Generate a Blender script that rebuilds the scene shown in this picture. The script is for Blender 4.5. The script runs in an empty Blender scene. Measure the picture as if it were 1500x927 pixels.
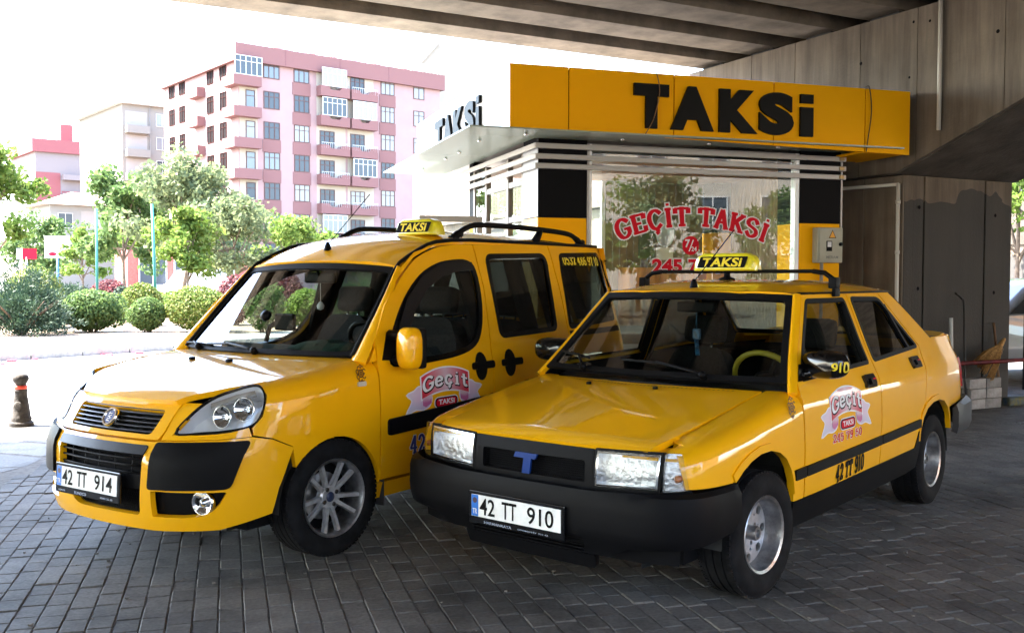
import bpy, bmesh, math, random, bisect
from mathutils import Vector, Matrix, noise
from mathutils.geometry import delaunay_2d_cdt
random.seed(11)
R=math.radians
scene=bpy.context.scene
COL=scene.collection
# ---------------------------------------------------------------- camera
cam_d=bpy.data.cameras.new('camera'); cam=bpy.data.objects.new('camera',cam_d); COL.objects.link(cam)
cam_d.sensor_fit='HORIZONTAL'; cam_d.sensor_width=36.0; cam_d.lens=36.0*1450/1500
cam_d.clip_start=.05; cam_d.clip_end=2000
cam.matrix_world=Matrix.Translation((0,0,1.45))@Matrix.Rotation(math.pi/2-.038,4,'X')@Matrix.Rotation(.002,4,'Z')
scene.camera=cam
# ---------------------------------------------------------------- sky and sun
SUN_AZ=(-1.0,.0)          # horizontal direction towards the sun (x right, y away from camera)
SUN_EL=R(55)
w=bpy.data.worlds.new('World'); scene.world=w; w.use_nodes=True
nt=w.node_tree; bg=nt.nodes['Background']
sky=nt.nodes.new('ShaderNodeTexSky'); sky.sky_type='NISHITA'; sky.sun_disc=False
sky.sun_elevation=SUN_EL; sky.sun_rotation=math.atan2(SUN_AZ[0],SUN_AZ[1]); sky.dust_density=1.6; sky.air_density=1.0; sky.ozone_density=1.0
nt.links.new(sky.outputs[0],bg.inputs[0]); bg.inputs[1].default_value=.15
sd=bpy.data.lights.new('sun','SUN'); sd.energy=3.4; sd.angle=R(.5); sd.color=(1,.95,.87)
so=bpy.data.objects.new('sun',sd); COL.objects.link(so)
sv=Vector((SUN_AZ[0]*math.cos(SUN_EL),SUN_AZ[1]*math.cos(SUN_EL),math.sin(SUN_EL)))
so.rotation_euler=sv.to_track_quat('Z','Y').to_euler(); so.location=(-20,15,40)
vs=scene.view_settings; vs.view_transform='Standard'; vs.look='None'; vs.gamma=1; vs.use_curve_mapping=False
vs.exposure=4.05
scene.cycles.max_bounces=8; scene.cycles.transparent_max_bounces=24; scene.cycles.glossy_bounces=4
scene.cycles.transmission_bounces=8; scene.cycles.sample_clamp_indirect=8; scene.cycles.caustics_reflective=False; scene.cycles.caustics_refractive=False
# ---------------------------------------------------------------- materials
MATS={}
def mat(name,col,rough=.5,metal=0.0,coat=0.0,trans=0.0,ior=1.45,alpha=1.0,emit=None,noise_s=None,noise_a=.25,bump=None,bump_d=.02,col2=None,spec=.5,obj=False,coords='Object'):
    if name in MATS: return MATS[name]
    m=bpy.data.materials.new(name); m.use_nodes=True; MATS[name]=m
    t=m.node_tree; b=t.nodes['Principled BSDF']
    c=(*col,1) if len(col)==3 else col
    b.inputs['Base Color'].default_value=c; b.inputs['Roughness'].default_value=rough; b.inputs['Metallic'].default_value=metal
    b.inputs['Coat Weight'].default_value=coat; b.inputs['Coat Roughness'].default_value=.03; b.inputs['Transmission Weight'].default_value=trans
    b.inputs['IOR'].default_value=ior; b.inputs['Alpha'].default_value=alpha; b.inputs['Specular IOR Level'].default_value=spec
    if emit: b.inputs['Emission Color'].default_value=(*emit[:3],1); b.inputs['Emission Strength'].default_value=emit[3]
    if noise_s or bump:
        tc=t.nodes.new('ShaderNodeTexCoord')
    if noise_s:
        nz=t.nodes.new('ShaderNodeTexNoise'); nz.inputs['Scale'].default_value=noise_s; nz.inputs['Detail'].default_value=6; nz.inputs['Roughness'].default_value=.6
        t.links.new(tc.outputs[coords],nz.inputs['Vector'])
        rp=t.nodes.new('ShaderNodeValToRGB'); rp.color_ramp.elements[0].position=.3; rp.color_ramp.elements[1].position=.7
        c2=col2 if col2 else tuple(x*(1-noise_a*1.6) for x in c[:3]); c1=c[:3] if col2 else tuple(min(1,x*(1+noise_a)) for x in c[:3])
        rp.color_ramp.elements[0].color=(*c2[:3],1); rp.color_ramp.elements[1].color=(*c1,1)
        t.links.new(nz.outputs['Fac'],rp.inputs['Fac']); out=rp.outputs['Color']
        if obj:
            oi=t.nodes.new('ShaderNodeObjectInfo'); mx=t.nodes.new('ShaderNodeMixRGB'); mx.blend_type='MULTIPLY'; mx.inputs['Fac'].default_value=1
            mr=t.nodes.new('ShaderNodeMapRange'); mr.inputs['To Min'].default_value=.72; mr.inputs['To Max'].default_value=1.25
            t.links.new(oi.outputs['Random'],mr.inputs['Value']); t.links.new(mr.outputs[0],mx.inputs['Color2']); t.links.new(out,mx.inputs['Color1']); out=mx.outputs['Color']
        t.links.new(out,b.inputs['Base Color'])
    if bump:
        n2=t.nodes.new('ShaderNodeTexNoise'); n2.inputs['Scale'].default_value=bump; n2.inputs['Detail'].default_value=5
        t.links.new(tc.outputs[coords],n2.inputs['Vector'])
        bp=t.nodes.new('ShaderNodeBump'); bp.inputs['Strength'].default_value=.6; bp.inputs['Distance'].default_value=bump_d
        t.links.new(n2.outputs['Fac'],bp.inputs['Height']); t.links.new(bp.outputs['Normal'],b.inputs['Normal'])
    return m
def vcol_mat(name,rough=.4,coat=0.0):
    if name in MATS: return MATS[name]
    m=bpy.data.materials.new(name); m.use_nodes=True; MATS[name]=m
    t=m.node_tree; b=t.nodes['Principled BSDF']; a=t.nodes.new('ShaderNodeAttribute'); a.attribute_name='Col'
    t.links.new(a.outputs['Color'],b.inputs['Base Color']); b.inputs['Roughness'].default_value=rough; b.inputs['Coat Weight'].default_value=coat
    return m
def glass_mat(name,tint=(1,1,1),refl=1.0,rough=0.0,dark=1.0):
    # thin sheet of glass: clear or tinted pass-through plus a Fresnel reflection
    if name in MATS: return MATS[name]
    m=bpy.data.materials.new(name); m.use_nodes=True; MATS[name]=m
    t=m.node_tree; t.nodes.remove(t.nodes['Principled BSDF']); o=t.nodes['Material Output']
    tr=t.nodes.new('ShaderNodeBsdfTransparent'); tr.inputs[0].default_value=(*[x*dark for x in tint],1)
    gl=t.nodes.new('ShaderNodeBsdfGlossy'); gl.inputs['Roughness'].default_value=rough; gl.inputs['Color'].default_value=(refl,refl,refl,1)
    # Schlick on the absolute facing so that both sides of the sheet behave alike
    lw=t.nodes.new('ShaderNodeLayerWeight'); lw.inputs['Blend'].default_value=.5
    pw=t.nodes.new('ShaderNodeMath'); pw.operation='POWER'; pw.inputs[1].default_value=4.0
    mr=t.nodes.new('ShaderNodeMapRange'); mr.inputs['To Min'].default_value=.045; mr.inputs['To Max'].default_value=.95
    mx=t.nodes.new('ShaderNodeMixShader')
    t.links.new(lw.outputs['Facing'],pw.inputs[0]); t.links.new(pw.outputs[0],mr.inputs['Value'])
    t.links.new(mr.outputs[0],mx.inputs[0]); t.links.new(tr.outputs[0],mx.inputs[1]); t.links.new(gl.outputs[0],mx.inputs[2])
    t.links.new(mx.outputs[0],o.inputs['Surface'])
    return m
# ---------------------------------------------------------------- objects
def tag(o,label=None,cat=None,group=None,kind=None):
    if label: o['label']=label
    if cat: o['category']=cat
    if group: o['group']=group
    if kind: o['kind']=kind
    return o
def empty(name,loc=(0,0,0),rz=0,parent=None):
    o=bpy.data.objects.new(name,None); COL.objects.link(o); o.location=loc; o.rotation_euler=(0,0,rz); o.empty_display_size=.1
    if parent: o.parent=parent
    return o
def link_mesh(name,me,m,parent=None,loc=None,rot=None):
    o=bpy.data.objects.new(name,me); COL.objects.link(o)
    if m is not None:
        for x in (m if isinstance(m,(list,tuple)) else [m]): me.materials.append(x)
    if parent: o.parent=parent
    if loc: o.location=loc
    if rot: o.rotation_euler=rot
    return o
def copy_tree(o,parent=None):
    c=o.copy(); COL.objects.link(c); c.parent=parent
    for ch in o.children: copy_tree(ch,c)
    return c
class MB:
    """collects simple shapes into one mesh"""
    def __init__(s): s.v=[]; s.f=[]; s.mi=[]; s.cur=0; s.T=None; s.sm=[]
    def add(s,vs,fs,smooth=False):
        b=len(s.v)
        for p in vs:
            p=Vector(p); s.v.append(tuple(s.T@p) if s.T else tuple(p))
        for f in fs: s.f.append(tuple(i+b for i in f)); s.mi.append(s.cur); s.sm.append(smooth)
        return s
    def box(s,a,b):
        x0,y0,z0=[min(p,q) for p,q in zip(a,b)]; x1,y1,z1=[max(p,q) for p,q in zip(a,b)]
        return s.add([(x0,y0,z0),(x1,y0,z0),(x1,y1,z0),(x0,y1,z0),(x0,y0,z1),(x1,y0,z1),(x1,y1,z1),(x0,y1,z1)],[(0,3,2,1),(4,5,6,7),(0,1,5,4),(1,2,6,5),(2,3,7,6),(3,0,4,7)])
    def bbox(s,a,b,c=.01):
        # chamfered box
        x0,y0,z0=[min(p,q) for p,q in zip(a,b)]; x1,y1,z1=[max(p,q) for p,q in zip(a,b)]
        bm=bmesh.new(); bmesh.ops.create_cube(bm,size=1)
        for v in bm.verts: v.co=Vector(((x0+x1)/2+v.co.x*(x1-x0),(y0+y1)/2+v.co.y*(y1-y0),(z0+z1)/2+v.co.z*(z1-z0)))
        bmesh.ops.bevel(bm,geom=bm.edges[:],offset=c,segments=2,affect='EDGES',profile=.6)
        bm.verts.index_update(); s.add([v.co for v in bm.verts],[[v.index for v in f.verts] for f in bm.faces]); bm.free(); return s
    def prism(s,poly,z0,z1,ax='z'):
        n=len(poly)
        def q(u,v,w): return {'z':(u,v,w),'y':(u,w,v),'x':(w,u,v)}[ax]
        vs=[q(u,v,z0) for u,v in poly]+[q(u,v,z1) for u,v in poly]
        fs=[tuple(range(n))[::-1],tuple(range(n,2*n))]+[(i,(i+1)%n,n+(i+1)%n,n+i) for i in range(n)]
        return s.add(vs,fs)
    def tube(s,path,r,n=8,caps=True,smooth=True):
        P=[Vector(p) for p in path]; rs=r if isinstance(r,(list,tuple)) else [r]*len(P); vs=[]; fs=[]; ref=None
        for i,p in enumerate(P):
            d=(P[min(i+1,len(P)-1)]-P[max(i-1,0)]).normalized()
            if ref is None: ref=d.orthogonal().normalized()
            a=(ref-d*ref.dot(d)).normalized(); b=d.cross(a); ref=a
            for k in range(n):
                t=2*math.pi*k/n; vs.append(p+(a*math.cos(t)+b*math.sin(t))*rs[i])
        for i in range(len(P)-1):
            for k in range(n): fs.append((i*n+k,i*n+(k+1)%n,(i+1)*n+(k+1)%n,(i+1)*n+k))
        if caps: fs.append(tuple(range(n))[::-1]); fs.append(tuple((len(P)-1)*n+k for k in range(n)))
        return s.add(vs,fs,smooth)
    def lathe(s,prof,n=24,M=None,smooth=True,closed=False):
        # prof: (radius, height) around local z
        vs=[]; fs=[]; m=len(prof)
        for r,h in prof:
            for k in range(n):
                t=2*math.pi*k/n; p=Vector((r*math.cos(t),r*math.sin(t),h)); vs.append(M@p if M else p)
        for i in range(m if closed else m-1):
            j=(i+1)%m
            for k in range(n): fs.append((i*n+k,i*n+(k+1)%n,j*n+(k+1)%n,j*n+k))
        return s.add(vs,fs,smooth)
    def disc(s,c,r,M=None,n=20,h=0):
        vs=[Vector((c[0]+r*math.cos(2*math.pi*k/n),c[1]+r*math.sin(2*math.pi*k/n),h)) for k in range(n)]
        return s.add([M@p if M else p for p in vs],[tuple(range(n))])
    def grid(s,fn,nu,nv,smooth=True,wrap=False):
        vs=[fn(i/nu,j/nv) for j in range(nv+1) for i in range(nu+1)]
        return s.add(vs,[(j*(nu+1)+i,j*(nu+1)+i+1,(j+1)*(nu+1)+i+1,(j+1)*(nu+1)+i) for j in range(nv) for i in range(nu)],smooth)
    def build(s,name,m,parent=None,loc=None,rot=None,sharp=None,fix=True):
        me=bpy.data.meshes.new(name); me.from_pydata(s.v,[],s.f); me.polygons.foreach_set('material_index',s.mi); me.polygons.foreach_set('use_smooth',s.sm)
        if fix:
            bm=bmesh.new(); bm.from_mesh(me); bmesh.ops.recalc_face_normals(bm,faces=bm.faces[:]); bm.to_mesh(me); bm.free()
        if sharp:
            me.polygons.foreach_set('use_smooth',[True]*len(me.polygons)); me.set_sharp_from_angle(angle=R(sharp))
        me.update()
        return link_mesh(name,me,m,parent,loc,rot)
# ---------------------------------------------------------------- 2-D polygons
def area2(p): return .5*sum(p[i][0]*p[(i+1)%len(p)][1]-p[(i+1)%len(p)][0]*p[i][1] for i in range(len(p)))
def rnd(pts,r,n=5):
    """round the corners of a polygon; r number or list"""
    out=[]; m=len(pts)
    for i in range(m):
        rr=r[i] if isinstance(r,(list,tuple)) else r
        a=Vector(pts[i-1]); b=Vector(pts[i]); c=Vector(pts[(i+1)%m])
        if rr<=0: out.append(tuple(b)); continue
        u=(a-b); v=(c-b); k=min(rr,u.length*.48,v.length*.48); p=b+u.normalized()*k; q=b+v.normalized()*k
        for j in range(n+1):
            t=j/n; out.append(tuple(p*(1-t)**2+b*2*t*(1-t)+q*t*t))
    return out
def inset(poly,d):
    if d==0: return list(poly)
    sg=1 if area2(poly)>0 else -1; out=[]; m=len(poly)
    for i in range(m):
        a=Vector(poly[i-1]); b=Vector(poly[i]); c=Vector(poly[(i+1)%m])
        u=(b-a); v=(c-b)
        if u.length<1e-7 or v.length<1e-7: out.append(tuple(b)); continue
        u.normalize(); v.normalize(); n1=Vector((-u.y,u.x))*sg; n2=Vector((-v.y,v.x))*sg; q=n1+n2
        if q.length<1e-4: out.append(tuple(b+n1*d)); continue
        q.normalize(); out.append(tuple(b+q*(d/max(.5,q.dot(n1)))))
    return out
def densify(poly,res):
    out=[]
    for i in range(len(poly)):
        a=Vector(poly[i]); b=Vector(poly[(i+1)%len(poly)]); l=(b-a).length
        if l<1e-6: continue
        n=max(1,int(math.ceil(l/res)))
        for k in range(n): out.append(tuple(a.lerp(b,k/n)))
    return out
def inside(p,poly):
    x,y=p; c=False; j=len(poly)-1
    for i in range(len(poly)):
        xi,yi=poly[i]; xj,yj=poly[j]
        if (yi>y)!=(yj>y) and x<(xj-xi)*(y-yi)/(yj-yi)+xi: c=not c
        j=i
    return c
def fill(poly,holes=(),res=.05):
    """triangulated 2-D region: boundary loops densified, interior grid points"""
    loops=[densify(poly,res)]+[densify(h,res) for h in holes]
    V=[];E=[];LI=[]
    for L in loops:
        b=len(V); V+=L; E+=[(b+i,b+(i+1)%len(L)) for i in range(len(L))]; LI.append(list(range(b,b+len(L))))
    xs=[p[0] for p in poly]; ys=[p[1] for p in poly]
    nx=int((max(xs)-min(xs))/res)+1; ny=int((max(ys)-min(ys))/res)+1
    for i in range(nx+1):
        for j in range(ny+1):
            p=(min(xs)+(i+.5*(j%2))*res,min(ys)+j*res)
            if not inside(p,loops[0]) or any(inside(p,h) for h in loops[1:]): continue
            if min((p[0]-q[0])**2+(p[1]-q[1])**2 for q in V[:LI[-1][-1]+1])<(res*.45)**2: continue
            V.append(p)
    r=delaunay_2d_cdt([Vector(p) for p in V],E,[],0,1e-6,True)
    vo,eo,fo=r[0],r[1],r[2]; orig=r[3]
    keep=[]
    for f in fo:
        c=(sum(vo[i].x for i in f)/3,sum(vo[i].y for i in f)/3)
        if inside(c,loops[0]) and not any(inside(c,h) for h in loops[1:]): keep.append(tuple(f))
    return [tuple(v) for v in vo],keep
def panel(name,poly,mp,m,parent,off=0.0,th=.012,gap=0.0,res=.05,holes=(),flip=1,sharp=35,vcol=None,centre=(-1.2,0,.5)):
    """sheet cut to a 2-D outline, laid on the surface mp(u,v), offset off outwards, with a skirt of depth th"""
    poly=inset(poly,gap) if gap else list(poly)
    V2,F=fill(poly,holes,res); h=1e-3; C=Vector(centre)
    pos=[]; nor=[]
    for u,v in V2:
        p=Vector(mp(u,v)); a=Vector(mp(u+h,v))-Vector(mp(u-h,v)); b=Vector(mp(u,v+h))-Vector(mp(u,v-h)); n=a.cross(b)
        if n.length<1e-12: n=p-C
        n.normalize(); 
        if n.dot(p-C)<0: n=-n
        pos.append(p+n*off); nor.append(n)
    ec={}
    FF=[]
    for f in F:
        n=(pos[f[1]]-pos[f[0]]).cross(pos[f[2]]-pos[f[0]])
        if n.dot(nor[f[0]])<0: f=(f[0],f[2],f[1])
        FF.append(f)
        for i in range(3): ec[(f[i],f[(i+1)%3])]=1
    V=list(pos); mp2={}
    if th:
        for (a,b) in list(ec):
            if (b,a) not in ec:
                for k in (a,b):
                    if k not in mp2: mp2[k]=len(V); V.append(pos[k]-nor[k]*th)
                FF.append((b,a,mp2[a],mp2[b]))
    if flip<0:
        V=[Vector((p.x,-p.y,p.z)) for p in V]; FF=[tuple(reversed(f)) for f in FF]
    me=bpy.data.meshes.new(name); me.from_pydata([tuple(p) for p in V],[],FF); me.polygons.foreach_set('use_smooth',[True]*len(FF))
    if sharp: me.set_sharp_from_angle(angle=R(sharp))
    if vcol:
        at=me.color_attributes.new('Col','FLOAT_COLOR','POINT')
        for i in range(len(V)):
            j=i if i<len(V2) else [k for k,q in mp2.items() if q==i][0]
            at.data[i].color=(*vcol(*V2[j]),1)
    me.update()
    return link_mesh(name,me,m,parent)
# ---------------------------------------------------------------- lettering
def text2d(body,size=1.0,bold=0.0,shear=0.0,sx=1.0,align='CENTER',res=4):
    cu=bpy.data.curves.new('txt','FONT'); cu.body=body; cu.size=size; cu.offset=bold; cu.shear=shear; cu.align_x=align; cu.align_y='BOTTOM_BASELINE' if False else 'TOP_BASELINE'
    cu.resolution_u=res; cu.fill_mode='FRONT'
    o=bpy.data.objects.new('txt',cu); COL.objects.link(o)
    dg=bpy.context.evaluated_depsgraph_get(); me=o.evaluated_get(dg).to_mesh()
    vs=[(v.co.x*sx,v.co.y) for v in me.vertices]; fs=[tuple(p.vertices) for p in me.polygons]
    o.evaluated_get(dg).to_mesh_clear(); bpy.data.objects.remove(o); bpy.data.curves.remove(cu)
    return vs,fs
def fit2d(vf,w=None,h=None,cx=0,cy=0):
    vs,fs=vf; x0=min(p[0] for p in vs);x1=max(p[0] for p in vs);y0=min(p[1] for p in vs);y1=max(p[1] for p in vs)
    kx=w/(x1-x0) if w else None; ky=h/(y1-y0) if h else None
    kx=kx or ky; ky=ky or kx
    return [((p[0]-(x0+x1)/2)*kx+cx,(p[1]-(y0+y1)/2)*ky+cy) for p in vs],fs
# slab-serif strokes on a 0..1 x 0..1 cell: polylines (points) drawn as bars of thickness t, serif bars added at stroke ends
SL={'G':([[(.92,.78),(.7,.95),(.42,.97),(.15,.75),(.12,.4),(.3,.08),(.6,.03),(.88,.2),(.88,.45)],[(.6,.45),(1.0,.45)]],[(.92,.72,0)]),
'E':([[(.2,0),(.2,1)],[(.02,.95),(.88,.95)],[(.02,.05),(.9,.05)],[(.2,.5),(.62,.5)],[(.88,.95),(.88,.72)],[(.9,.05),(.9,.3)]],[]),
'C':([[(.9,.78),(.68,.95),(.42,.97),(.15,.75),(.12,.4),(.3,.08),(.6,.03),(.9,.22)]],[]),
'Ç':([[(.9,.78),(.68,.95),(.42,.97),(.15,.75),(.12,.4),(.3,.08),(.6,.03),(.9,.22)],[(.52,0),(.62,-.14),(.45,-.24)]],[]),
'I':([[(.5,0),(.5,1)],[(.2,.95),(.8,.95)],[(.2,.05),(.8,.05)]],[]),
'İ':([[(.5,0),(.5,1)],[(.2,.95),(.8,.95)],[(.2,.05),(.8,.05)],[(.4,1.2),(.6,1.2)]],[]),
'T':([[(.5,0),(.5,1)],[(.05,.94),(.95,.94)],[(.28,.05),(.72,.05)],[(.05,.94),(.05,.7)],[(.95,.94),(.95,.7)]],[]),
'A':([[(.12,.0),(.5,1)],[(.5,1),(.88,.0)],[(.26,.34),(.74,.34)],[(-.02,.05),(.3,.05)],[(.7,.05),(1.02,.05)]],[]),
'K':([[(.2,0),(.2,1)],[(.02,.95),(.4,.95)],[(.02,.05),(.4,.05)],[(.85,.95),(.25,.42)],[(.42,.56),(.85,.05)],[(.68,.95),(1.0,.95)],[(.68,.05),(1.02,.05)]],[]),
'S':([[(.84,.76),(.66,.95),(.4,.97),(.16,.82),(.2,.62),(.5,.52),(.8,.42),(.88,.22),(.66,.04),(.38,.03),(.14,.24)]],[]),
'0':([[(.5,.97),(.2,.78),(.14,.5),(.2,.2),(.5,.03),(.8,.2),(.86,.5),(.8,.78),(.5,.97)]],[]),
'1':([[(.52,0),(.52,1)],[(.25,.8),(.52,.97)],[(.22,.05),(.82,.05)]],[]),
'2':([[(.16,.72),(.3,.93),(.58,.97),(.82,.8),(.78,.58),(.18,.08)],[(.12,.07),(.86,.07)],[(.86,.05),(.86,.26)]],[]),
'4':([[(.68,0),(.68,1)],[(.66,.96),(.1,.34)],[(.06,.32),(.95,.32)],[(.48,.05),(.9,.05)]],[]),
'5':([[(.82,.93),(.24,.93)],[(.24,.95),(.2,.52)],[(.2,.54),(.5,.62),(.8,.5),(.86,.28),(.64,.04),(.36,.03),(.14,.2)]],[]),
'3':([[(.16,.78),(.36,.96),(.64,.95),(.8,.76),(.62,.54),(.4,.52)],[(.5,.53),(.82,.42),(.84,.2),(.6,.03),(.32,.05),(.14,.22)]],[]),
'6':([[(.8,.82),(.56,.97),(.28,.8),(.15,.45),(.24,.12),(.5,.03),(.8,.14),(.84,.38),(.6,.55),(.3,.5),(.18,.34)]],[]),
'8':([[(.5,.52),(.22,.66),(.22,.86),(.5,.97),(.78,.86),(.78,.66),(.5,.52),(.16,.36),(.16,.14),(.5,.03),(.84,.14),(.84,.36),(.5,.52)]],[]),
'7':([[(.1,.93),(.9,.93)],[(.88,.92),(.4,0)],[(.12,.95),(.12,.7)]],[]),
'9':([[(.84,.66),(.6,.42),(.32,.45),(.16,.66),(.3,.92),(.6,.97),(.84,.78),(.84,.4),(.66,.08),(.4,.03),(.2,.16)]],[]),
'e':([[(.16,.36),(.82,.4),(.78,.58),(.5,.7),(.22,.56),(.14,.3),(.3,.06),(.6,.03),(.84,.18)]],[]),
'ç':([[(.82,.54),(.6,.69),(.3,.62),(.14,.34),(.28,.07),(.58,.03),(.84,.18)],[(.5,0),(.6,-.14),(.44,-.24)]],[]),
'i':([[(.5,0),(.5,.68)],[(.24,.65),(.52,.65)],[(.2,.04),(.8,.04)],[(.4,.9),(.6,.9)]],[]),
't':([[(.42,.95),(.42,.2),(.56,.04),(.82,.14)],[(.1,.66),(.82,.66)]],[])}
SLW={'I':.6,'İ':.6,'i':.55,'t':.7,'1':.7,'e':.8,'ç':.8,' ':.45}
class Letters(list): idx=None
def slab(body,h=1.0,wid=.82,t=.17,sp=.1,shear=0.0,grow=0.0):
    """returns list of convex quads (each a list of 2-D points) for a line of slab lettering, baseline at 0, centred on x"""
    out=[]; x=0; idx=[]
    for li,ch in enumerate(body):
        w_=wid*SLW.get(ch,1.0)
        if ch!=' ':
            for st in SL[ch][0]:
                pts=[(x+p[0]*w_,p[1]) for p in st]
                if len(pts)>2: pts=[(p[0],p[1]) for p in catmull(pts,3)]
                for a,b in zip(pts,pts[1:]):
                    a=Vector(a); b=Vector(b); d=(b-a).normalized(); n=Vector((-d.y,d.x))
                    vert=abs(d.y); tt=(t*(.62+.45*vert))/2+grow; ex=(.03 if len(pts)<4 else .012)+grow
                    a2=a-d*ex; b2=b+d*ex
                    out.append([a2+n*tt,a2-n*tt,b2-n*tt,b2+n*tt]); idx.append(li)
        x+=w_+sp
    x-=sp
    res=Letters([((p.x-x/2+p.y*shear)*h,p.y*h) for p in q] for q in out); res.idx=idx
    return res,x*h
def decal(name,vf,mp,m,parent,off=.003,centre=(-1.2,0,.5),flip=1,step=.0):
    """flat print laid on a surface: vf=(verts2d,faces)"""
    vs,fs=vf; V=[];h=1e-3;C=Vector(centre); N=[]
    for u,v in vs:
        p=Vector(mp(u,v)); a=Vector(mp(u+h,v))-Vector(mp(u-h,v)); b=Vector(mp(u,v+h))-Vector(mp(u,v-h)); n=a.cross(b); n.normalize()
        if n.dot(p-C)<0: n=-n
        V.append(p+n*off); N.append(n)
    F=[]
    for f in fs:
        n=(V[f[1]]-V[f[0]]).cross(V[f[2]]-V[f[0]])
        F.append(tuple(f) if n.dot(N[f[0]])>0 else tuple(reversed(f)))
    if flip<0:
        V=[Vector((p.x,-p.y,p.z)) for p in V]; F=[tuple(reversed(f)) for f in F]
    me=bpy.data.meshes.new(name); me.from_pydata([tuple(p) for p in V],[],F); me.update()
    return link_mesh(name,me,m,parent)
def remap(qs,fn):
    r=Letters([fn(u,v) for u,v in q] for q in qs); r.idx=qs.idx; return r
def decal_quads(name,quads,mp,m,parent,off=.003,centre=(-1.2,0,.5),step=2e-5,flip=1):
    ix=getattr(quads,'idx',None)
    if ix:
        for li in sorted(set(ix)): decal_quads(name,[q for q,i in zip(quads,ix) if i==li],mp,m,parent,off,centre,step,flip)
        return
    V=[];F=[];h=1e-3;C=Vector(centre)
    for k,q in enumerate(quads):
        b=len(V); n0=None
        for u,v in q:
            p=Vector(mp(u,v)); a=Vector(mp(u+h,v))-Vector(mp(u-h,v)); bb=Vector(mp(u,v+h))-Vector(mp(u,v-h)); n=a.cross(bb); n.normalize()
            if n.dot(p-C)<0: n=-n
            V.append(p+n*(off+step*k)); n0=n
        f=tuple(range(b,b+len(q))); n=(V[b+1]-V[b]).cross(V[b+2]-V[b])
        F.append(f if n.dot(n0)>0 else tuple(reversed(f)))
    if flip<0:
        V=[Vector((p.x,-p.y,p.z)) for p in V]; F=[tuple(reversed(f)) for f in F]
    me=bpy.data.meshes.new(name); me.from_pydata([tuple(p) for p in V],[],F); me.update()
    return link_mesh(name,me,m,parent)
def poly_vf(poly): return list(poly),[tuple(range(len(poly)))]
def tri_vf(poly,res=.05): return fill(poly,(),res)
# ---------------------------------------------------------------- body maths
def pchip(tab):
    xs=[p[0] for p in tab]; ys=[p[1] for p in tab]; n=len(xs)
    h=[xs[i+1]-xs[i] for i in range(n-1)]; d=[(ys[i+1]-ys[i])/h[i] for i in range(n-1)]
    m=[0.0]*n; m[0]=d[0]; m[-1]=d[-1]
    for i in range(1,n-1):
        if d[i-1]*d[i]<=0: m[i]=0.0
        else:
            w1=2*h[i]+h[i-1]; w2=h[i]+2*h[i-1]
            m[i]=(w1+w2)/(w1/d[i-1]+w2/d[i])
    def f(x):
        if x<=xs[0]: return ys[0]
        if x>=xs[-1]: return ys[-1]
        i=bisect.bisect_right(xs,x)-1
        t=(x-xs[i])/h[i]
        return (ys[i]*(1+2*t)*(1-t)**2+m[i]*h[i]*t*(1-t)**2+ys[i+1]*t*t*(3-2*t)+m[i+1]*h[i]*t*t*(t-1))
    return f
def lin(tab):
    xs=[p[0] for p in tab]; ys=[p[1] for p in tab]
    def f(x):
        if x<=xs[0]: return ys[0]
        if x>=xs[-1]: return ys[-1]
        i=bisect.bisect_right(xs,x)-1
        t=(x-xs[i])/(xs[i+1]-xs[i]); return ys[i]+(ys[i+1]-ys[i])*t
    return f
def catmull(pts,n=14,closed=False):
    P=list(pts); out=[]; m=len(P)
    rng=range(m if closed else m-1)
    for i in rng:
        p1=P[i]; p2=P[(i+1)%m]
        p0=P[(i-1)%m] if (closed or i>0) else tuple(2*a-b for a,b in zip(p1,p2))
        p3=P[(i+2)%m] if (closed or i+2<m) else tuple(2*b-a for a,b in zip(p1,p2))
        for k in range(n):
            t=k/n
            out.append(tuple(.5*(2*b+(c-a)*t+(2*a-5*b+4*c-d)*t*t+(3*b-a-3*c+d)*t**3) for a,b,c,d in zip(p0,p1,p2,p3)))
    if not closed: out.append(tuple(P[-1]))
    return out
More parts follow.
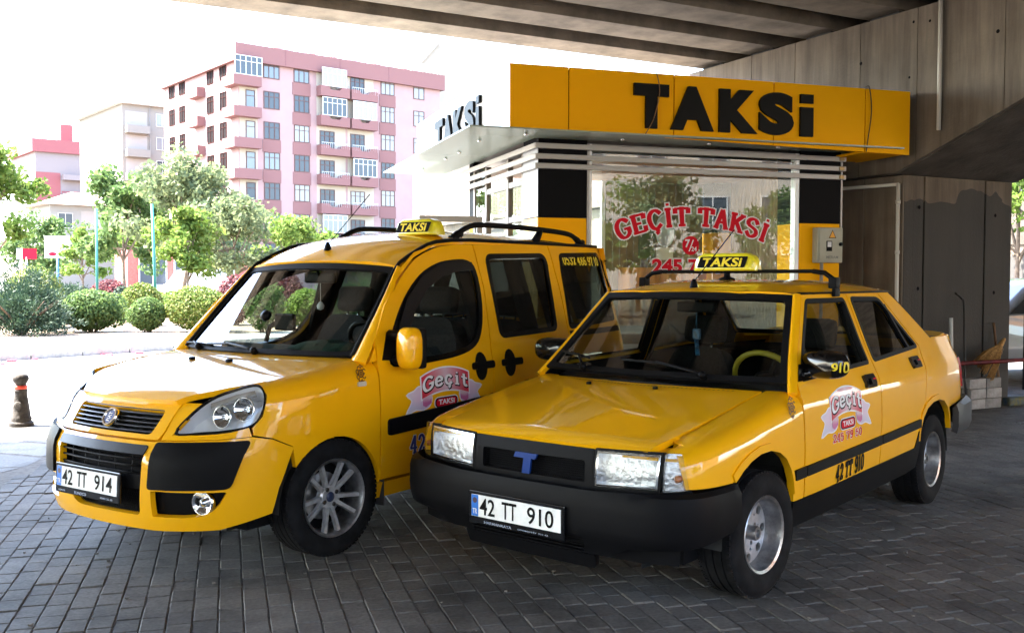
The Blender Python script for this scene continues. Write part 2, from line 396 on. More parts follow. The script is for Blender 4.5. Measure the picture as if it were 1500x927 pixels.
class Body:
    def __init__(self,outline,T,Fr,Re,H=None,r=.07):
        P=catmull(outline,40); self.P=P
        S=[0.0]
        for a,b in zip(P,P[1:]): S.append(S[-1]+math.hypot(b[0]-a[0],b[1]-a[1]))
        self.S=S; self.L=S[-1]
        N=[]
        for i in range(len(P)):
            a=P[max(0,i-1)]; b=P[min(len(P)-1,i+1)]
            dx,dy=b[0]-a[0],b[1]-a[1]; l=math.hypot(dx,dy); N.append((dy/l,-dx/l))
        self.N=N; self.T=T; self.Fr=Fr; self.Re=Re; self.H=H; self.r=r
        self.negx=[-p[0] for p in P]
    def o(self,s):
        s=min(max(s,0.0),self.L-1e-6); i=bisect.bisect_right(self.S,s)-1
        t=(s-self.S[i])/(self.S[i+1]-self.S[i])
        a,b=self.P[i],self.P[i+1]; n,m=self.N[i],self.N[i+1]
        return a[0]+(b[0]-a[0])*t,a[1]+(b[1]-a[1])*t,n[0]+(m[0]-n[0])*t,n[1]+(m[1]-n[1])*t
    def s_x(self,x):
        i=bisect.bisect_right(self.negx,-x)-1; i=min(max(i,0),len(self.P)-2)
        a,b=self.P[i],self.P[i+1]; t=(x-a[0])/(b[0]-a[0]) if abs(b[0]-a[0])>1e-9 else 0
        return self.S[i]+(self.S[i+1]-self.S[i])*t
    def s_y(self,y):  # front half
        for i in range(len(self.P)-1):
            if self.P[i+1][1]>=y:
                a,b=self.P[i],self.P[i+1]; return self.S[i]+(self.S[i+1]-self.S[i])*(y-a[1])/(b[1]-a[1])
        return 0
    def m(self,s,v,sh=False):
        sg=1.0
        if s<0: s=-s; sg=-1.0
        x,y,nx,ny=self.o(s); z=v; e=0.0
        if sh and self.H:
            r=self.r; Hs=self.H(x); q=v-(Hs-r)
            if q>0:
                a=q/r
                if a<=math.pi/2: z=Hs-r+r*math.sin(a); e=r*(1-math.cos(a))
                else: z=Hs; e=r+(q-r*math.pi/2)
        ix=(self.Fr(z)+e)*nx if nx>0 else (self.Re(z)+e)*nx
        iy=(self.T(z)+e)*ny
        return (x-ix,(y-iy)*sg,z)
    def ms(self,s,v): return self.m(s,v)
    def mx(self,x,v): return self.m(self.s_x(x),v)
    def mxs(self,x,v): return self.m(self.s_x(x),v,True)
    def mss(self,s,v): return self.m(s,v,True)
# ---- saloon (local: x forward from front axle, y left, z up)
SB=Body([(.725,0),(.722,.2),(.712,.45),(.69,.64),(.645,.735),(.56,.785),(.40,.808),(0,.822),(-1.2,.83),(-2.4,.822),(-2.9,.80),(-3.2,.765),(-3.29,.70),(-3.325,.5),(-3.34,0)],
  pchip([(.2,.05),(.33,.012),(.45,0),(.62,0),(.78,.008),(.88,.022),(.925,.042),(.96,.06),(1.36,.215),(1.42,.24)]),
  pchip([(.2,.0),(.55,0),(.64,.002),(.74,.02),(.9,.05)]),
  pchip([(.2,.0),(.6,0),(.8,.01),(1.02,.05),(1.1,.1)]),
  pchip([(-.6,.925),(-.35,.906),(0,.852),(.35,.795),(.6,.755),(.73,.735)]),.075)
# ---- van
DB=Body([(.885,0),(.875,.2),(.845,.4),(.785,.56),(.68,.70),(.52,.79),(.30,.838),(0,.852),(-1,.855),(-2.5,.85),(-3.05,.83),(-3.28,.775),(-3.375,.66),(-3.40,.35),(-3.405,0)],
  pchip([(.2,.05),(.33,.012),(.5,0),(.7,0),(.9,.01),(1.02,.034),(1.1,.060),(1.3,.125),(1.5,.195),(1.62,.232),(1.70,.265),(1.76,.32)]),
  pchip([(.2,.05),(.3,.015),(.42,.0),(.58,.005),(.64,.035),(.73,.10),(.82,.165),(.95,.27),(1.05,.4)]),
  pchip([(.2,.0),(.7,0),(1.1,.03),(1.7,.13)]),
  pchip([(-.4,1.025),(-.1,1.0),(.2,.965),(.42,.942),(.55,.930),(.68,.915),(.78,.89),(.885,.862)]),.10)
# ---------------------------------------------------------------- shared car materials and parts
PAINT=mat('taxi_paint',(.93,.455,.002),rough=.5,coat=1.0,spec=.10,noise_s=2.2,noise_a=.03,bump=4,bump_d=.0004)
BLK=mat('black_plastic',(.0045,.0045,.0055),rough=.5,spec=.10,bump=900,bump_d=.0004)
BLKG=mat('black_gloss',(.004,.004,.005),rough=.15,coat=.25)
RUB=mat('rubber',(.005,.005,.006),rough=.6,spec=.2)
TYRE=mat('tyre_rubber',(.011,.011,.012),rough=.8,spec=.15,noise_s=14,noise_a=.35)
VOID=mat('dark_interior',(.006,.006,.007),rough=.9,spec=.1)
CHROME=mat('chrome',(.85,.86,.88),rough=.08,metal=1)
ALLOY=mat('alloy',(.62,.62,.63),rough=.32,metal=.55,noise_s=30,noise_a=.15)
ALLOYD=mat('brushed_alloy',(.42,.42,.43),rough=.34,metal=.92,noise_s=24,noise_a=.25)
SEAT=mat('seat_cloth',(.013,.0135,.016),rough=.95,noise_s=60,noise_a=.5)
GLASSC=glass_mat('car_glass',(.58,.63,.60))
GLASST=glass_mat('car_glass_tinted',(.13,.15,.145))
LENS=glass_mat('lamp_lens',(.93,.95,.97),rough=.06)
LENS2=glass_mat('lamp_lens_ribbed',(.86,.88,.90),rough=.22)
REFL=mat('lamp_reflector',(.56,.58,.60),rough=.34,metal=.8,bump=16,bump_d=.004)
WHITE=mat('plate_white',(.88,.88,.86),rough=.4,spec=.1,noise_s=25,noise_a=.05)
INK=mat('black_ink',(.004,.004,.004),rough=.5,spec=.08)
BLUE=mat('plate_blue',(.01,.16,.62),rough=.4)
RED=mat('print_red',(.60,.008,.022),rough=.5,spec=.08)
PINKP=vcol_mat('ribbon_print',.35,.5)
PWHITE=mat('print_white',(.78,.78,.80),rough=.5,spec=.1)
NAVY=mat('print_navy',(.02,.035,.22),rough=.4)
LEMON=mat('sign_lemon',(.82,.72,.02),rough=.3,coat=.7)
LEMOND=mat('print_lemon',(.80,.62,.02),rough=.4)
AMBER=mat('amber_lens',(.55,.16,.03),rough=.2,coat=1)
DIRTP=mat('paint_dirty',(.012,.012,.013),rough=.55,noise_s=9,noise_a=.6,col2=(.035,.033,.03))
def circ(cx,cy,r,n=24,ry=None,a0=0.0): 
    ry=ry or r
    return [(cx+r*math.cos(a0+2*math.pi*k/n),cy+ry*math.sin(a0+2*math.pi*k/n)) for k in range(n)]
def wheelM(side): return Matrix.Rotation(-math.pi/2 if side>0 else math.pi/2,4,'X')
def tyre_mesh(parent,Rt,Rr,wd):
    h=wd/2; prof=[(Rr-.006,h*.80),(Rr+.004,h*.93),(Rr+.03,h*1.03),((Rt+Rr)/2+.012,h*1.06),(Rt-.03,h*1.0),(Rt-.012,h*.90),(Rt-.003,h*.76)]
    g=.007
    tread=[(Rt,h*.62),(Rt,h*.5),(Rt-g,h*.485),(Rt-g,h*.40),(Rt,h*.385),(Rt+.001,h*.06),(Rt-g,h*.05),(Rt-g,-h*.05),(Rt+.001,-h*.06),(Rt,-h*.385),(Rt-g,-h*.40),(Rt-g,-h*.485),(Rt,-h*.5),(Rt,-h*.62)]
    prof+=tread+[(r,-z) for r,z in reversed(prof[:7])]
    mb=MB(); mb.lathe(prof,72)
    # shoulder sipes: shallow blocks around both shoulders
    for k in range(72):
        a=2*math.pi*(k+.5)/72
        for sgn in (1,-1):
            M=Matrix.Rotation(a,4,'Z'); mb.T=M
            mb.box((Rt-.010,-.0085,sgn*h*.64),(Rt+.0012,.0085,sgn*h*.84)); mb.T=None
    return mb.build('tyre',TYRE,parent,sharp=38,fix=False)
def rotor(parent,z,r):
    MB().lathe([(0,z),(r,z),(r,z-.012),(0,z-.012)],28,smooth=False).build('brake_disc',ALLOYD,parent)
def plate_num(parent,loc,rot,txt,dealer,w_=.52,h_=.112):
    """licence plate built in its own plane (local x right, z up, facing -y)"""
    o=MB().bbox((-w_/2-.012,-.006,-h_/2-.030),(w_/2+.012,.010,h_/2+.010),.005).build('plate_holder',BLKG,parent,loc,rot)
    def mp(u,v): return (u,-.0075,v)
    C=(0,1,0)
    MB().box((-w_/2+.006,-.010,-h_/2+.006),(w_/2-.006,-.0062,h_/2-.006)).build('licence_plate',WHITE,o)
    mq=lambda u,v:(u,-.0102,v)
    decal('blue_band',poly_vf([(-w_/2+.007,-h_/2+.007),(-w_/2+.048,-h_/2+.007),(-w_/2+.048,h_/2-.007),(-w_/2+.007,h_/2-.007)]),mq,BLUE,o,.0006,C)
    decal('band_letters',fit2d(text2d('TR',1,.02),.028,.024,-w_/2+.028,-h_/2+.030),mq,PWHITE,o,.0013,C)
    decal('seal',poly_vf(circ(-w_/2+.028,h_/2-.032,.013,14)),mq,mat('seal_dark',(.05,.03,.06),.4),o,.0013,C)
    for part,cx,wd in txt: decal('plate_characters',fit2d(text2d(part,1,.012),wd,.076,cx,0),mq,INK,o,.0013,C)
    for t_,cx,wd,hh in dealer: decal('dealer_print',fit2d(text2d(t_,1,.015),wd,hh,cx,-h_/2-.016),lambda u,v:(u,-.0062,v),mat('dealer_grey',(.32,.36,.46),.5),o,.0008,C)
    return o
def ribbon_logo(parent,mp,cx,cz,k=1.0,sgn=-1,tel=None,flip=1):
    """door sticker: waving ribbon with name, pill below. u runs to the viewer's right"""
    q=lambda u,v: mp(cx+sgn*u*k*1.12,cz+v*k*.84)
    def arc(u): return .050*(1-(u/.20)**2)
    top=[(u,.108+arc(u)) for u in [-.20+.02*i for i in range(21)]]; bot=[(u,-.040+arc(u)*.85) for u in [-.20+.02*i for i in range(21)]]
    # tails
    tl=[(-.19,.035),(-.225,.045),(-.26,.02),(-.315,.0),(-.275,-.045),(-.32,-.125),(-.25,-.105),(-.185,-.11),(-.135,-.085),(-.125,-.02)]
    tails=catmull(tl,3,True); tr=[(-u,v) for u,v in tails]
    grad=lambda u,v:(.74,.62+.12*min(1,abs(u)/.3),.72)
    for nm,t_ in (('ribbon_tail',tails),('ribbon_tail',tr)):
        V,F=fill(inset(t_,-.008),(),.05); decal('sticker_border',(V,F),q,PWHITE,parent,.0010,flip=flip)
        o=decal(nm,fill(t_,(),.04),q,PINKP,parent,.0016,flip=flip); paint(o,fill(t_,(),.04)[0],lambda u,v:(.72-.1*(v<-.06),.52+.9*max(0,abs(u)-.2),.66+.5*max(0,abs(u)-.2)))
    main=top+bot[::-1]
    decal('sticker_border',fill(inset(main,.010 if area2(main)<0 else -.010) if False else grow(main,.010),(),.05),q,PWHITE,parent,.0022,flip=flip)
    vf=fill(main,(),.025); o=decal('ribbon',vf,q,PINKP,parent,.0028,flip=flip)
    def rc(u,v):
        a=min(1,abs(u)/.17)**.85; return (.70*(1-a)+.62*a,.50*(1-a)+.012*a,.58*(1-a)+.045*a)
    paint(o,vf[0],rc)
    for sg in (-1,1):
        roll=[(sg*.195,-.035),(sg*.195,-.085),(sg*.17,-.098),(sg*.125,-.075),(sg*.12,-.015)]
        o=decal('ribbon_fold',fill(roll,(),.03),q,PINKP,parent,.0034,flip=flip); paint(o,fill(roll,(),.03)[0],lambda u,v:(.68,.50-.0*v,.56) if v>-.05 else (.55,.12,.30))
    nq,wd=slab('Geçit',.092,1.0,.22,.10)
    def curve(qs,dx=0,dz=0): return remap(qs,lambda u,v:(u+dx,v+dz-.006+arc(u)*.92))
    sh,_=slab('Geçit',.092,1.0,.22,.10,grow=.05)
    decal_quads('name_shadow',curve(sh,.004,-.005),q,INK,parent,.0040,flip=flip,step=1e-5)
    decal_quads('name_letters',curve(nq),q,PWHITE,parent,.0052,flip=flip,step=1e-5)
    def pill(w_,h_): return rnd([(-w_,-.085-h_),(w_,-.085-h_),(w_,-.085+h_),(-w_,-.085+h_)],h_*.95,6)
    for nm,w_,h_,m_,of in (('pill_border',.102,.040,PWHITE,.0040),('pill_rim',.096,.034,INK,.0046),('pill',.086,.026,RED,.0052)):
        decal(nm,fill([(u,v+.005) for u,v in pill(w_,h_)],(),.06),q,m_,parent,of,flip=flip)
    decal('pill_letters',fit2d(text2d('TAKSi',1,.03),.135,.036,0,-.078),q,PWHITE,parent,.0060,flip=flip)
    if tel:
        a,_=slab(tel,.052,.78,.20,.14,grow=.06); b,_=slab(tel,.052,.78,.20,.14)
        sh_=lambda qs:remap(qs,lambda u,v:(u,v-.185))
        decal_quads('phone_border',sh_(a),q,PWHITE,parent,.0012,flip=flip,step=1e-5); decal_quads('phone_number',sh_(b),q,RED,parent,.0026,flip=flip,step=1e-5)
def grow(poly,d): return inset(poly,-d)
def paint(o,V2,fn):
    me=o.data; at=me.color_attributes.new('Col','FLOAT_COLOR','POINT')
    for i,p in enumerate(V2): at.data[i].color=(*fn(*p),1)
def crest(parent,mp,cx,cz,k=.05,flip=1):
    """small dark ornamental crest: crown, shield rings and scrolls"""
    Q=[]
    def arcq(x,y,r,a0,a1,t,n=7):
        for i in range(n):
            a=a0+(a1-a0)*i/n; b=a0+(a1-a0)*(i+1)/n
            Q.append([(x+(r-t)*math.cos(a),y+(r-t)*math.sin(a)),(x+(r+t)*math.cos(a),y+(r+t)*math.sin(a)),(x+(r+t)*math.cos(b),y+(r+t)*math.sin(b)),(x+(r-t)*math.cos(b),y+(r-t)*math.sin(b))])
    arcq(0,0,.42,0,2*math.pi,.07,14); arcq(0,0,.18,0,2*math.pi,.07,8)
    for sx in (-1,1):
        arcq(sx*.55,.25,.25,.3,5.2,.06); arcq(sx*.5,-.35,.25,1.2,6.1,.06); arcq(sx*.3,.65,.2,.2,3.4,.06); arcq(sx*.25,-.75,.18,2.5,6.2,.06)
    arcq(0,.85,.16,0,2*math.pi,.06,8); arcq(0,-.95,.12,0,2*math.pi,.06,8)
    decal_quads('crest',[[(u*k,v*k) for u,v in q] for q in Q],lambda u,v:mp(cx-u,cz+v),mat('crest_brown',(.09,.03,.004),.5),parent,.0015,step=1e-5,flip=flip)
def seat(parent,x,y,w_=.50,hz=.30,back=.62,head=True,tilt=.22,m=None):
    mm=m or SEAT
    def cush(a,b,cc): return MB().bbox(a,b,cc)
    s_=cush((x-.05,y-w_/2,hz),(x+.45,y+w_/2,hz+.16),.05).build('seat',mm,parent,sharp=60)
    M=Matrix.Translation((x-.02,y,hz+.08))@Matrix.Rotation(-tilt,4,'Y')
    def fb(u,v):
        # rounded backrest shell
        a=(u-.5)*2; b=v
        wd=w_/2*(1-.16*b*b*b); return (0,0,0)
    mb=MB(); mb.T=M
    ww=w_/2; pts=rnd([(-ww,0),(ww,0),(ww*.96,back*.7),(ww*.62,back),(-ww*.62,back),(-ww*.96,back*.7)],.07,4)
    mb.prism(pts,-.08,.07,'x'); b_=mb.build('backrest',mm,s_,sharp=50)
    if head:
        mb=MB(); mb.T=M; mb.bbox((-.055,-.14,back+.035),(.05,.14,back+.215),.045); mb.build('headrest',mm,s_,sharp=60)
        mb=MB(); mb.T=M
        for sy in (-.05,.05): mb.tube([(0,sy,back-.05),(0,sy,back+.06)],.007,6)
        mb.build('headrest_post',CHROME,s_)
    return s_
def steering(parent,loc,tilt,col,r=.185):
    mb=MB(); M=Matrix.Translation(loc)@Matrix.Rotation(-tilt,4,'Y'); mb.T=M
    mb.lathe([(r+.016*math.cos(a),.016*math.sin(a)) for a in [2*math.pi*k/8 for k in range(8)]],32,closed=True)
    o=mb.build('steering_wheel',col,parent)
    mb=MB(); mb.T=M; mb.lathe([(0,-.03),(.06,-.03),(.075,-.01),(.06,.02),(0,.03)],16)
    for a in (0,math.pi*.66,math.pi*1.33): mb.tube([(0,0,0),(r*math.cos(a+.5),r*math.sin(a+.5),0)],.014,6)
    mb.build('hub',BLK,o); return o
def wiper(parent,p0,p1,p2,nrm,lift=.02):
    """arm p0->p1, blade p1->p2 along the glass"""
    n=Vector(nrm).normalized(); a,b,c=[Vector(p) for p in (p0,p1,p2)]
    mb=MB(); mb.tube([a+n*.015,a.lerp(b,.15)+n*(lift+.012),b+n*(lift+.005)],[.014,.009,.006],6); o=mb.build('wiper',BLK,parent)
    d=b-(c-b)*.5; MB().tube([d+n*lift*.4,b+n*(lift*.8),c+n*lift*.4],.006,6).build('wiper_blade',RUB,o); MB().lathe([(0,0),(.02,0),(.02,.03),(.012,.04),(0,.04)],12,Matrix.Translation(a)@n.to_track_quat('Z','Y').to_matrix().to_4x4()).build('pivot_cap',BLK,o)
    return o
def taxi_sign(parent,loc,wid,dep,hh,txt_w,rz,tilt=0):
    """lemon roof sign with rounded ends; its face looks along local -y"""
    o=empty('roof_sign',loc,rz,parent)
    sec=lambda k:[(-dep/2*k,0),(dep/2*k,0),(dep*.36*k,hh*.84),(dep*.24*k,hh),(-dep*.24*k,hh),(-dep*.36*k,hh*.84)]
    mb=MB(); st=[(-wid/2,.62),(-wid/2+.02,.85),(-wid/2+.06,1.0),(wid/2-.06,1.0),(wid/2-.02,.85),(wid/2,.62)]
    rings=[[(x,p[0],p[1]*(.55+.45*min(1,(k-.62)/.38)) if True else 0) for p in rnd(sec(k),.018,3)] for x,k in st]; n=len(rings[0])
    vs=[p for r_ in rings for p in r_]; fs=[(i*n+j,i*n+(j+1)%n,(i+1)*n+(j+1)%n,(i+1)*n+j) for i in range(len(st)-1) for j in range(n)]+[tuple(range(n)),tuple((len(st)-1)*n+j for j in range(n))]
    mb.add(vs,fs); b=mb.build('sign_shell',LEMON,o,sharp=50)
    sl=(dep/2-dep*.36)/(hh*.84)
    mp=lambda u,v:(u,-dep/2+sl*v,v)
    q=rnd([(-txt_w/2-.03,.018),(txt_w/2+.012,.018),(txt_w/2+.03,hh*.80),(-txt_w/2-.012,hh*.80)],.01,3)
    decal('sign_face',fill(q,(),.2),mp,INK,o,.0015,(0,0,.05)); decal('sign_letters',fit2d(text2d('TAKSi',1,.03,.12),txt_w*.96,hh*.52,.0,hh*.475),mp,LEMOND,o,.003,(0,0,.05))
    mp2=lambda u,v:(-u,dep/2-sl*v,v)
    decal('sign_face',fill(q,(),.2),mp2,INK,o,.0015,(0,0,.05)); decal('sign_letters',fit2d(text2d('TAKSi',1,.03,.12),txt_w*.96,hh*.52,.0,hh*.475),mp2,LEMOND,o,.003,(0,0,.05))
    return o
def well(parent,cx,cz,r,y0,y1,name='wheel_well'):
    mb=MB(); n=16
    pts=[(cx+r*math.cos(math.pi*k/n),cz+r*math.sin(math.pi*k/n)) for k in range(n+1)]
    for (a,b) in zip(pts,pts[1:]): mb.add([(a[0],y0,a[1]),(b[0],y0,b[1]),(b[0],y1,b[1]),(a[0],y1,a[1])],[(0,1,2,3)])
    mb.add([(p[0],y0,p[1]) for p in pts]+[(pts[-1][0],y0,.15),(pts[0][0],y0,.15)],[tuple(range(len(pts)+2))])
    return mb.build(name,DIRTP,parent,fix=False)
# ---------------------------------------------------------------- the saloon
def build_saloon():
    B=SB; root=empty('saloon_taxi',(.545,4.98,0),-(math.pi/2+R(39.5)))
    tag(root,'yellow boxy saloon taxi with black bumper and plate 42 TT 910','car','taxis in front of the kiosk')
    mx,ms,mxs,mss=B.mx,B.ms,B.mxs,B.mss
    sx=B.s_x
    ycut=lin([(-.6,.632),(-.35,.632),(0,.628),(.4,.622),(.70,.600)])
    def vtop(x):
        lo,hi=.6,1.4; yc=ycut(x)
        for _ in range(40):
            m_=(lo+hi)/2
            if mxs(x,m_)[1]>yc and True: lo=m_
            else: hi=m_
        return lo
    farch=[(-.232,.44),(-.222,.50),(-.19,.565),(-.14,.62),(-.07,.658),(.02,.678),(.12,.676),(.21,.655),(.28,.625),(.345,.583)]
    rarch=[(-2.085,.46),(-2.10,.53),(-2.15,.595),(-2.23,.645),(-2.35,.672),(-2.48,.678),(-2.60,.66),(-2.69,.61),(-2.74,.54),(-2.76,.46)]
    E0=(-.350,.945); E1=(-.760,1.366)   # windscreen edge on the side surface
    G0=(-2.13,1.372); G1=(-2.66,1.062)  # rear window edge
    fw=rnd([(-.445,.958),(-.82,1.338),(-1.345,1.338),(-1.375,.985)],[.02,.03,.03,.02],4)
    rw=rnd([(-1.475,.99),(-1.455,1.342),(-1.90,1.335),(-2.30,1.028)],[.02,.03,.05,.03],4)
    def wf(a,t):
        x=E0[0]+(E1[0]-E0[0])*t; z=E0[1]+(E1[1]-E0[1])*t; p=mx(x,z); bb=.10-.025*t
        return (x+bb*(1-a*a),p[1]*a*(.950-.008*t),z+.012*(1-a*a)*t)
    def pf(a,t):
        p=Vector(mx(-.376-.412*t,.945+.427*t)); q=Vector(wf(1,t)); r=q.lerp(p,a); s_=math.sin(math.pi*min(1,max(0,a))); r.x+=.010*s_; r.z+=.008*s_; return tuple(r)
    for fl in (1,-1):
        # fender
        P=[(-.352,.40),(-.357,.885),(-.36,.925),(-.335,vtop(-.335))]
        for i in range(1,13):
            x=-.335+(.672+.335)*i/12; P.append((x,vtop(x)))
        P+=[(.688,.735),(.668,.735),(.640,.588),(.50,.584),(.36,.581)]+farch[::-1][1:]+[(-.236,.40)]
        panel('front_fender',P,mxs,PAINT,root,gap=.002,res=.045,flip=fl,th=.03)
        # doors
        fd=[(-.360,.40),(-.366,.925),(-.385,.955),(-.785,1.368),(-1.405,1.372),(-1.435,.96),(-1.405,.62),(-1.375,.405)]
        d=panel('front_door',fd,mx,PAINT,root,gap=.003,holes=[fw],res=.06,flip=fl,th=.035)
        rd=[(-1.381,.405),(-1.411,.62),(-1.441,.96),(-1.411,1.372),(-1.93,1.366),(-2.345,1.03),(-2.29,.90),(-2.215,.72)]+[(-2.15,.60),(-2.10,.535),(-2.082,.47),(-2.03,.43)]+[(-1.98,.425)]
        d2=panel('rear_door',rd,mx,PAINT,root,gap=.003,holes=[rw],res=.06,flip=fl,th=.035)
        for dd,pw,nm,po in ((d,fw,'side_window',fd),(d2,rw,'side_window',rd)):
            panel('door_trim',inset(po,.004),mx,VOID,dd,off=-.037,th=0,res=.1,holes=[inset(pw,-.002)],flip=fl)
            panel(nm,inset(pw,-.004),mx,GLASSC if dd is d else GLASST,dd,off=-.014,th=0,res=.1,flip=fl)
            panel('window_seal',inset(pw,-.010),mx,RUB,dd,off=.003,th=.02,res=.1,holes=[inset(pw,.012)],flip=fl)
        panel('window_bar',[(-2.165,1.015),(-1.985,1.30),(-1.955,1.30),(-2.135,1.015)],mx,RUB,d2,off=.002,th=.02,flip=fl)
        panel('b_pillar',[(-1.36,.93),(-1.34,1.375),(-1.47,1.375),(-1.49,.93)],mx,BLK,root,off=-.02,th=.03,flip=fl)
        # quarter: C-pillar, rear wing
        Q=[(-2.352,1.03),(-1.937,1.366),(-2.12,1.372),(-2.40,1.225),(-2.65,1.068),(-2.95,1.062),(-3.20,1.06)]
        Q+=[(-3.23,1.02),(-3.24,.80),(-3.24,.62)]+[(-2.80,.60)]+[(-2.745,.55),(-2.69,.612)]+rarch[::-1][3:]
        Q=[(-2.352,1.03),(-1.937,1.366),(-2.12,1.372),(-2.40,1.225),(-2.65,1.068),(-2.95,1.062),(-3.20,1.06),(-3.23,1.02),(-3.24,.80),(-3.24,.62),(-2.78,.60),(-2.735,.57),(-2.69,.61),(-2.60,.66),(-2.48,.678),(-2.35,.672),(-2.23,.645),(-2.165,.61),(-2.225,.74),(-2.297,.90)]
        panel('quarter_panel',Q,mx,PAINT,root,gap=.002,res=.05,flip=fl,th=.03)
        # A pillar outside
        panel('a_pillar',[(0,-.10),(1,-.10),(1,1),(0,1)],pf,PAINT,root,th=.03,res=.12,flip=fl)
        panel('pillar_trim',[(-.05,-.05),(1,-.05),(1,1),(-.05,1)],pf,VOID,root,off=-.032,th=0,res=.15,flip=fl)
        panel('quarter_trim',[(-2.30,1.0),(-1.90,1.36),(-2.10,1.37),(-2.63,1.06),(-2.65,.98)],mx,VOID,root,off=-.034,th=0,flip=fl)
        # wheel arch lips
        for ar,cx in ((farch,0),(rarch,-2.45)):
            lip=ar+[(p[0]+(p[0]-cx-.04)*.07,p[1]+(.035 if .55<p[1] else .0)) for p in reversed(ar)]
            panel('arch_lip',lip,mxs if cx==0 else mx,PAINT,root,off=.008,th=.03,flip=fl,res=.03)
        # side moulding, sill, lower flare
        for u0,u1,nm in ((-.236,-.355,'front'),(-.365,-1.387,'f'),(-1.397,-2.09,'r')):
            z0=lambda x:.501+(-x-.23)/1.85*.042
            panel('side_moulding',rnd([(u0,z0(u0)),(u1,z0(u1)),(u1,z0(u1)+.050),(u0,z0(u0)+.048)],.006,2),mx,BLK,root,off=.014,th=.016,res=.12,flip=fl)
        zz=lambda x:.398+(-x-.23)/1.75*.035
        panel('sill',[(-.225,.27),(-.225,.398),(-1.2,.416),(-1.99,.428),(-2.085,.53),(-2.10,.50),(-2.06,.30),(-1.9,.285)],mx,BLK,root,off=.006,th=.05,res=.1,flip=fl)
        # door handles
        for hx,hz_ in ((-1.265,.888),(-2.125,.935)):
            h_=panel('door_handle',rnd([(hx-.075,hz_-.032),(hx+.075,hz_-.032),(hx+.078,hz_+.036),(hx-.072,hz_+.036)],.014,4),mx,BLKG,root,off=.016,th=.02,res=.04,flip=fl)
            panel('handle_grip',rnd([(hx-.055,hz_-.016),(hx+.02,hz_-.016),(hx+.02,hz_+.014),(hx-.055,hz_+.014)],.008,3),mx,BLK,h_,off=.024,th=.01,flip=fl)
            panel('red_mark',[(hx-.05,hz_+.004),(hx-.008,hz_+.004),(hx-.008,hz_+.010),(hx-.05,hz_+.010)],mx,RED,h_,off=.026,th=.002,flip=fl)
        # inner shell so that gaps and wells stay dark
        inn=[(-.2,.30),(-.25,.44),(-.24,.52),(-.2,.585),(-.15,.645),(-.07,.68),(.1,.70),(.22,.68),(.33,.62),(.5,.6),(.62,.6),(.6,.70),(.3,.76),(0,.81),(-.3,.86),(-.40,.90),(-1.4,.94),(-2.3,.985),(-2.6,1.0),(-3.1,1.0),(-3.15,.5),(-2.82,.5),(-2.78,.58),(-2.7,.66),(-2.5,.71),(-2.3,.69),(-2.12,.60),(-2.05,.5),(-2.0,.32)]
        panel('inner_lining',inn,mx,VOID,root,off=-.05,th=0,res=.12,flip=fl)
        # wheels
        for wx in (0.0,-2.47):
            y=.70*fl
            wh=empty('wheel',(wx,y,.288),0,root); wh.matrix_local=Matrix.Translation((wx,y,.288))@(Matrix.Rotation(R(-4)*(1 if wx==0 else 0),4,'Z'))@wheelM(fl)
            tyre_mesh(wh,.288,.176,.20)
            mb=MB(); mb.lathe([(.166,.072),(.176,.088),(.180,.092),(.176,.096),(.164,.090),(.158,.07),(.152,.02),(.146,-.02),(.140,-.045)],48); rim=mb.build('rim',ALLOYD,wh,sharp=40)
            holes=[circ(.122*math.cos(a),.122*math.sin(a),.021,12) for a in [2*math.pi*k/8 for k in range(8)]]+[circ(.060*math.cos(a+.4),.060*math.sin(a+.4),.012,10) for a in [2*math.pi*k/4 for k in range(4)]]+[circ(.085*math.cos(a+.2),.085*math.sin(a+.2),.007,8) for a in [2*math.pi*k/8 for k in range(8)]]
            panel('wheel_disc',circ(0,0,.150,36),lambda u,v:(u,v,.012),ALLOY,wh,th=.014,holes=holes,res=.05,centre=(0,0,-1))
            MB().lathe([(0,-.03),(.155,-.03)],30).build('wheel_backing',VOID,wh)
            MB().lathe([(.034,.010),(.034,.052),(.030,.060),(.018,.060),(.018,.045),(0,.045)],20).build('hub_cap',ALLOYD,wh,sharp=40)
        well(root,0.05,.30,.375,.40*fl,.795*fl); well(root,-2.43,.30,.37,.40*fl,.79*fl)
    # bonnet
    H=B.H
    def zh(x,y):
        a=abs(y); st=min(1,max(0,(.36-a+.05*0)/.05)); st=st*st*(3-2*st)
        edge=max(0,(x-.62))/.1
        return H(min(x,.7))+.004+.016*(1-(y/.62)**2)-.028*max(0,edge)**2
    hood=[(-.335,.626),(-.30,.626)]+[(x,ycut(x)-.004) for x in (-.1,.1,.3,.5,.64)]+[(.690,.592),(.703,.45),(.712,.2),(.714,0)]
    hood=hood+[(x,-y) for x,y in hood[::-1][1:]]
    hood[0]=(-.30,.626); hood[-1]=(-.30,-.626)
    hood=hood[:-1]+[(-.30,-.626),(-.255,-.40),(-.225,-.2),(-.215,0),(-.225,.2),(-.255,.40)]
    panel('bonnet',hood,lambda u,v:(u,v,zh(u,v)),PAINT,root,gap=.003,res=.05,th=.03,centre=(0,0,0))
    # bonnet nozzle dots + vents in the rear edge
    for y in (-.28,.13): MB().bbox((-.14,y-.01,zh(-.13,y)),(-.115,y+.01,zh(-.13,y)+.014),.004).build('washer_jet',BLK,root)
    mb=MB()
    for k in range(44):
        y=-.50+k*.0232; x=-.175-.10*(y/.6)**2; z=zh(x,y)+.0012
        mb.add([(x-.018,y,z),(x-.018,y+.009,z),(x+.018,y+.013,z),(x+.018,y+.004,z)],[(0,1,2,3)])
    mb.build('bonnet_vents',mat('vent_dark',(.10,.045,.002),.6),root)
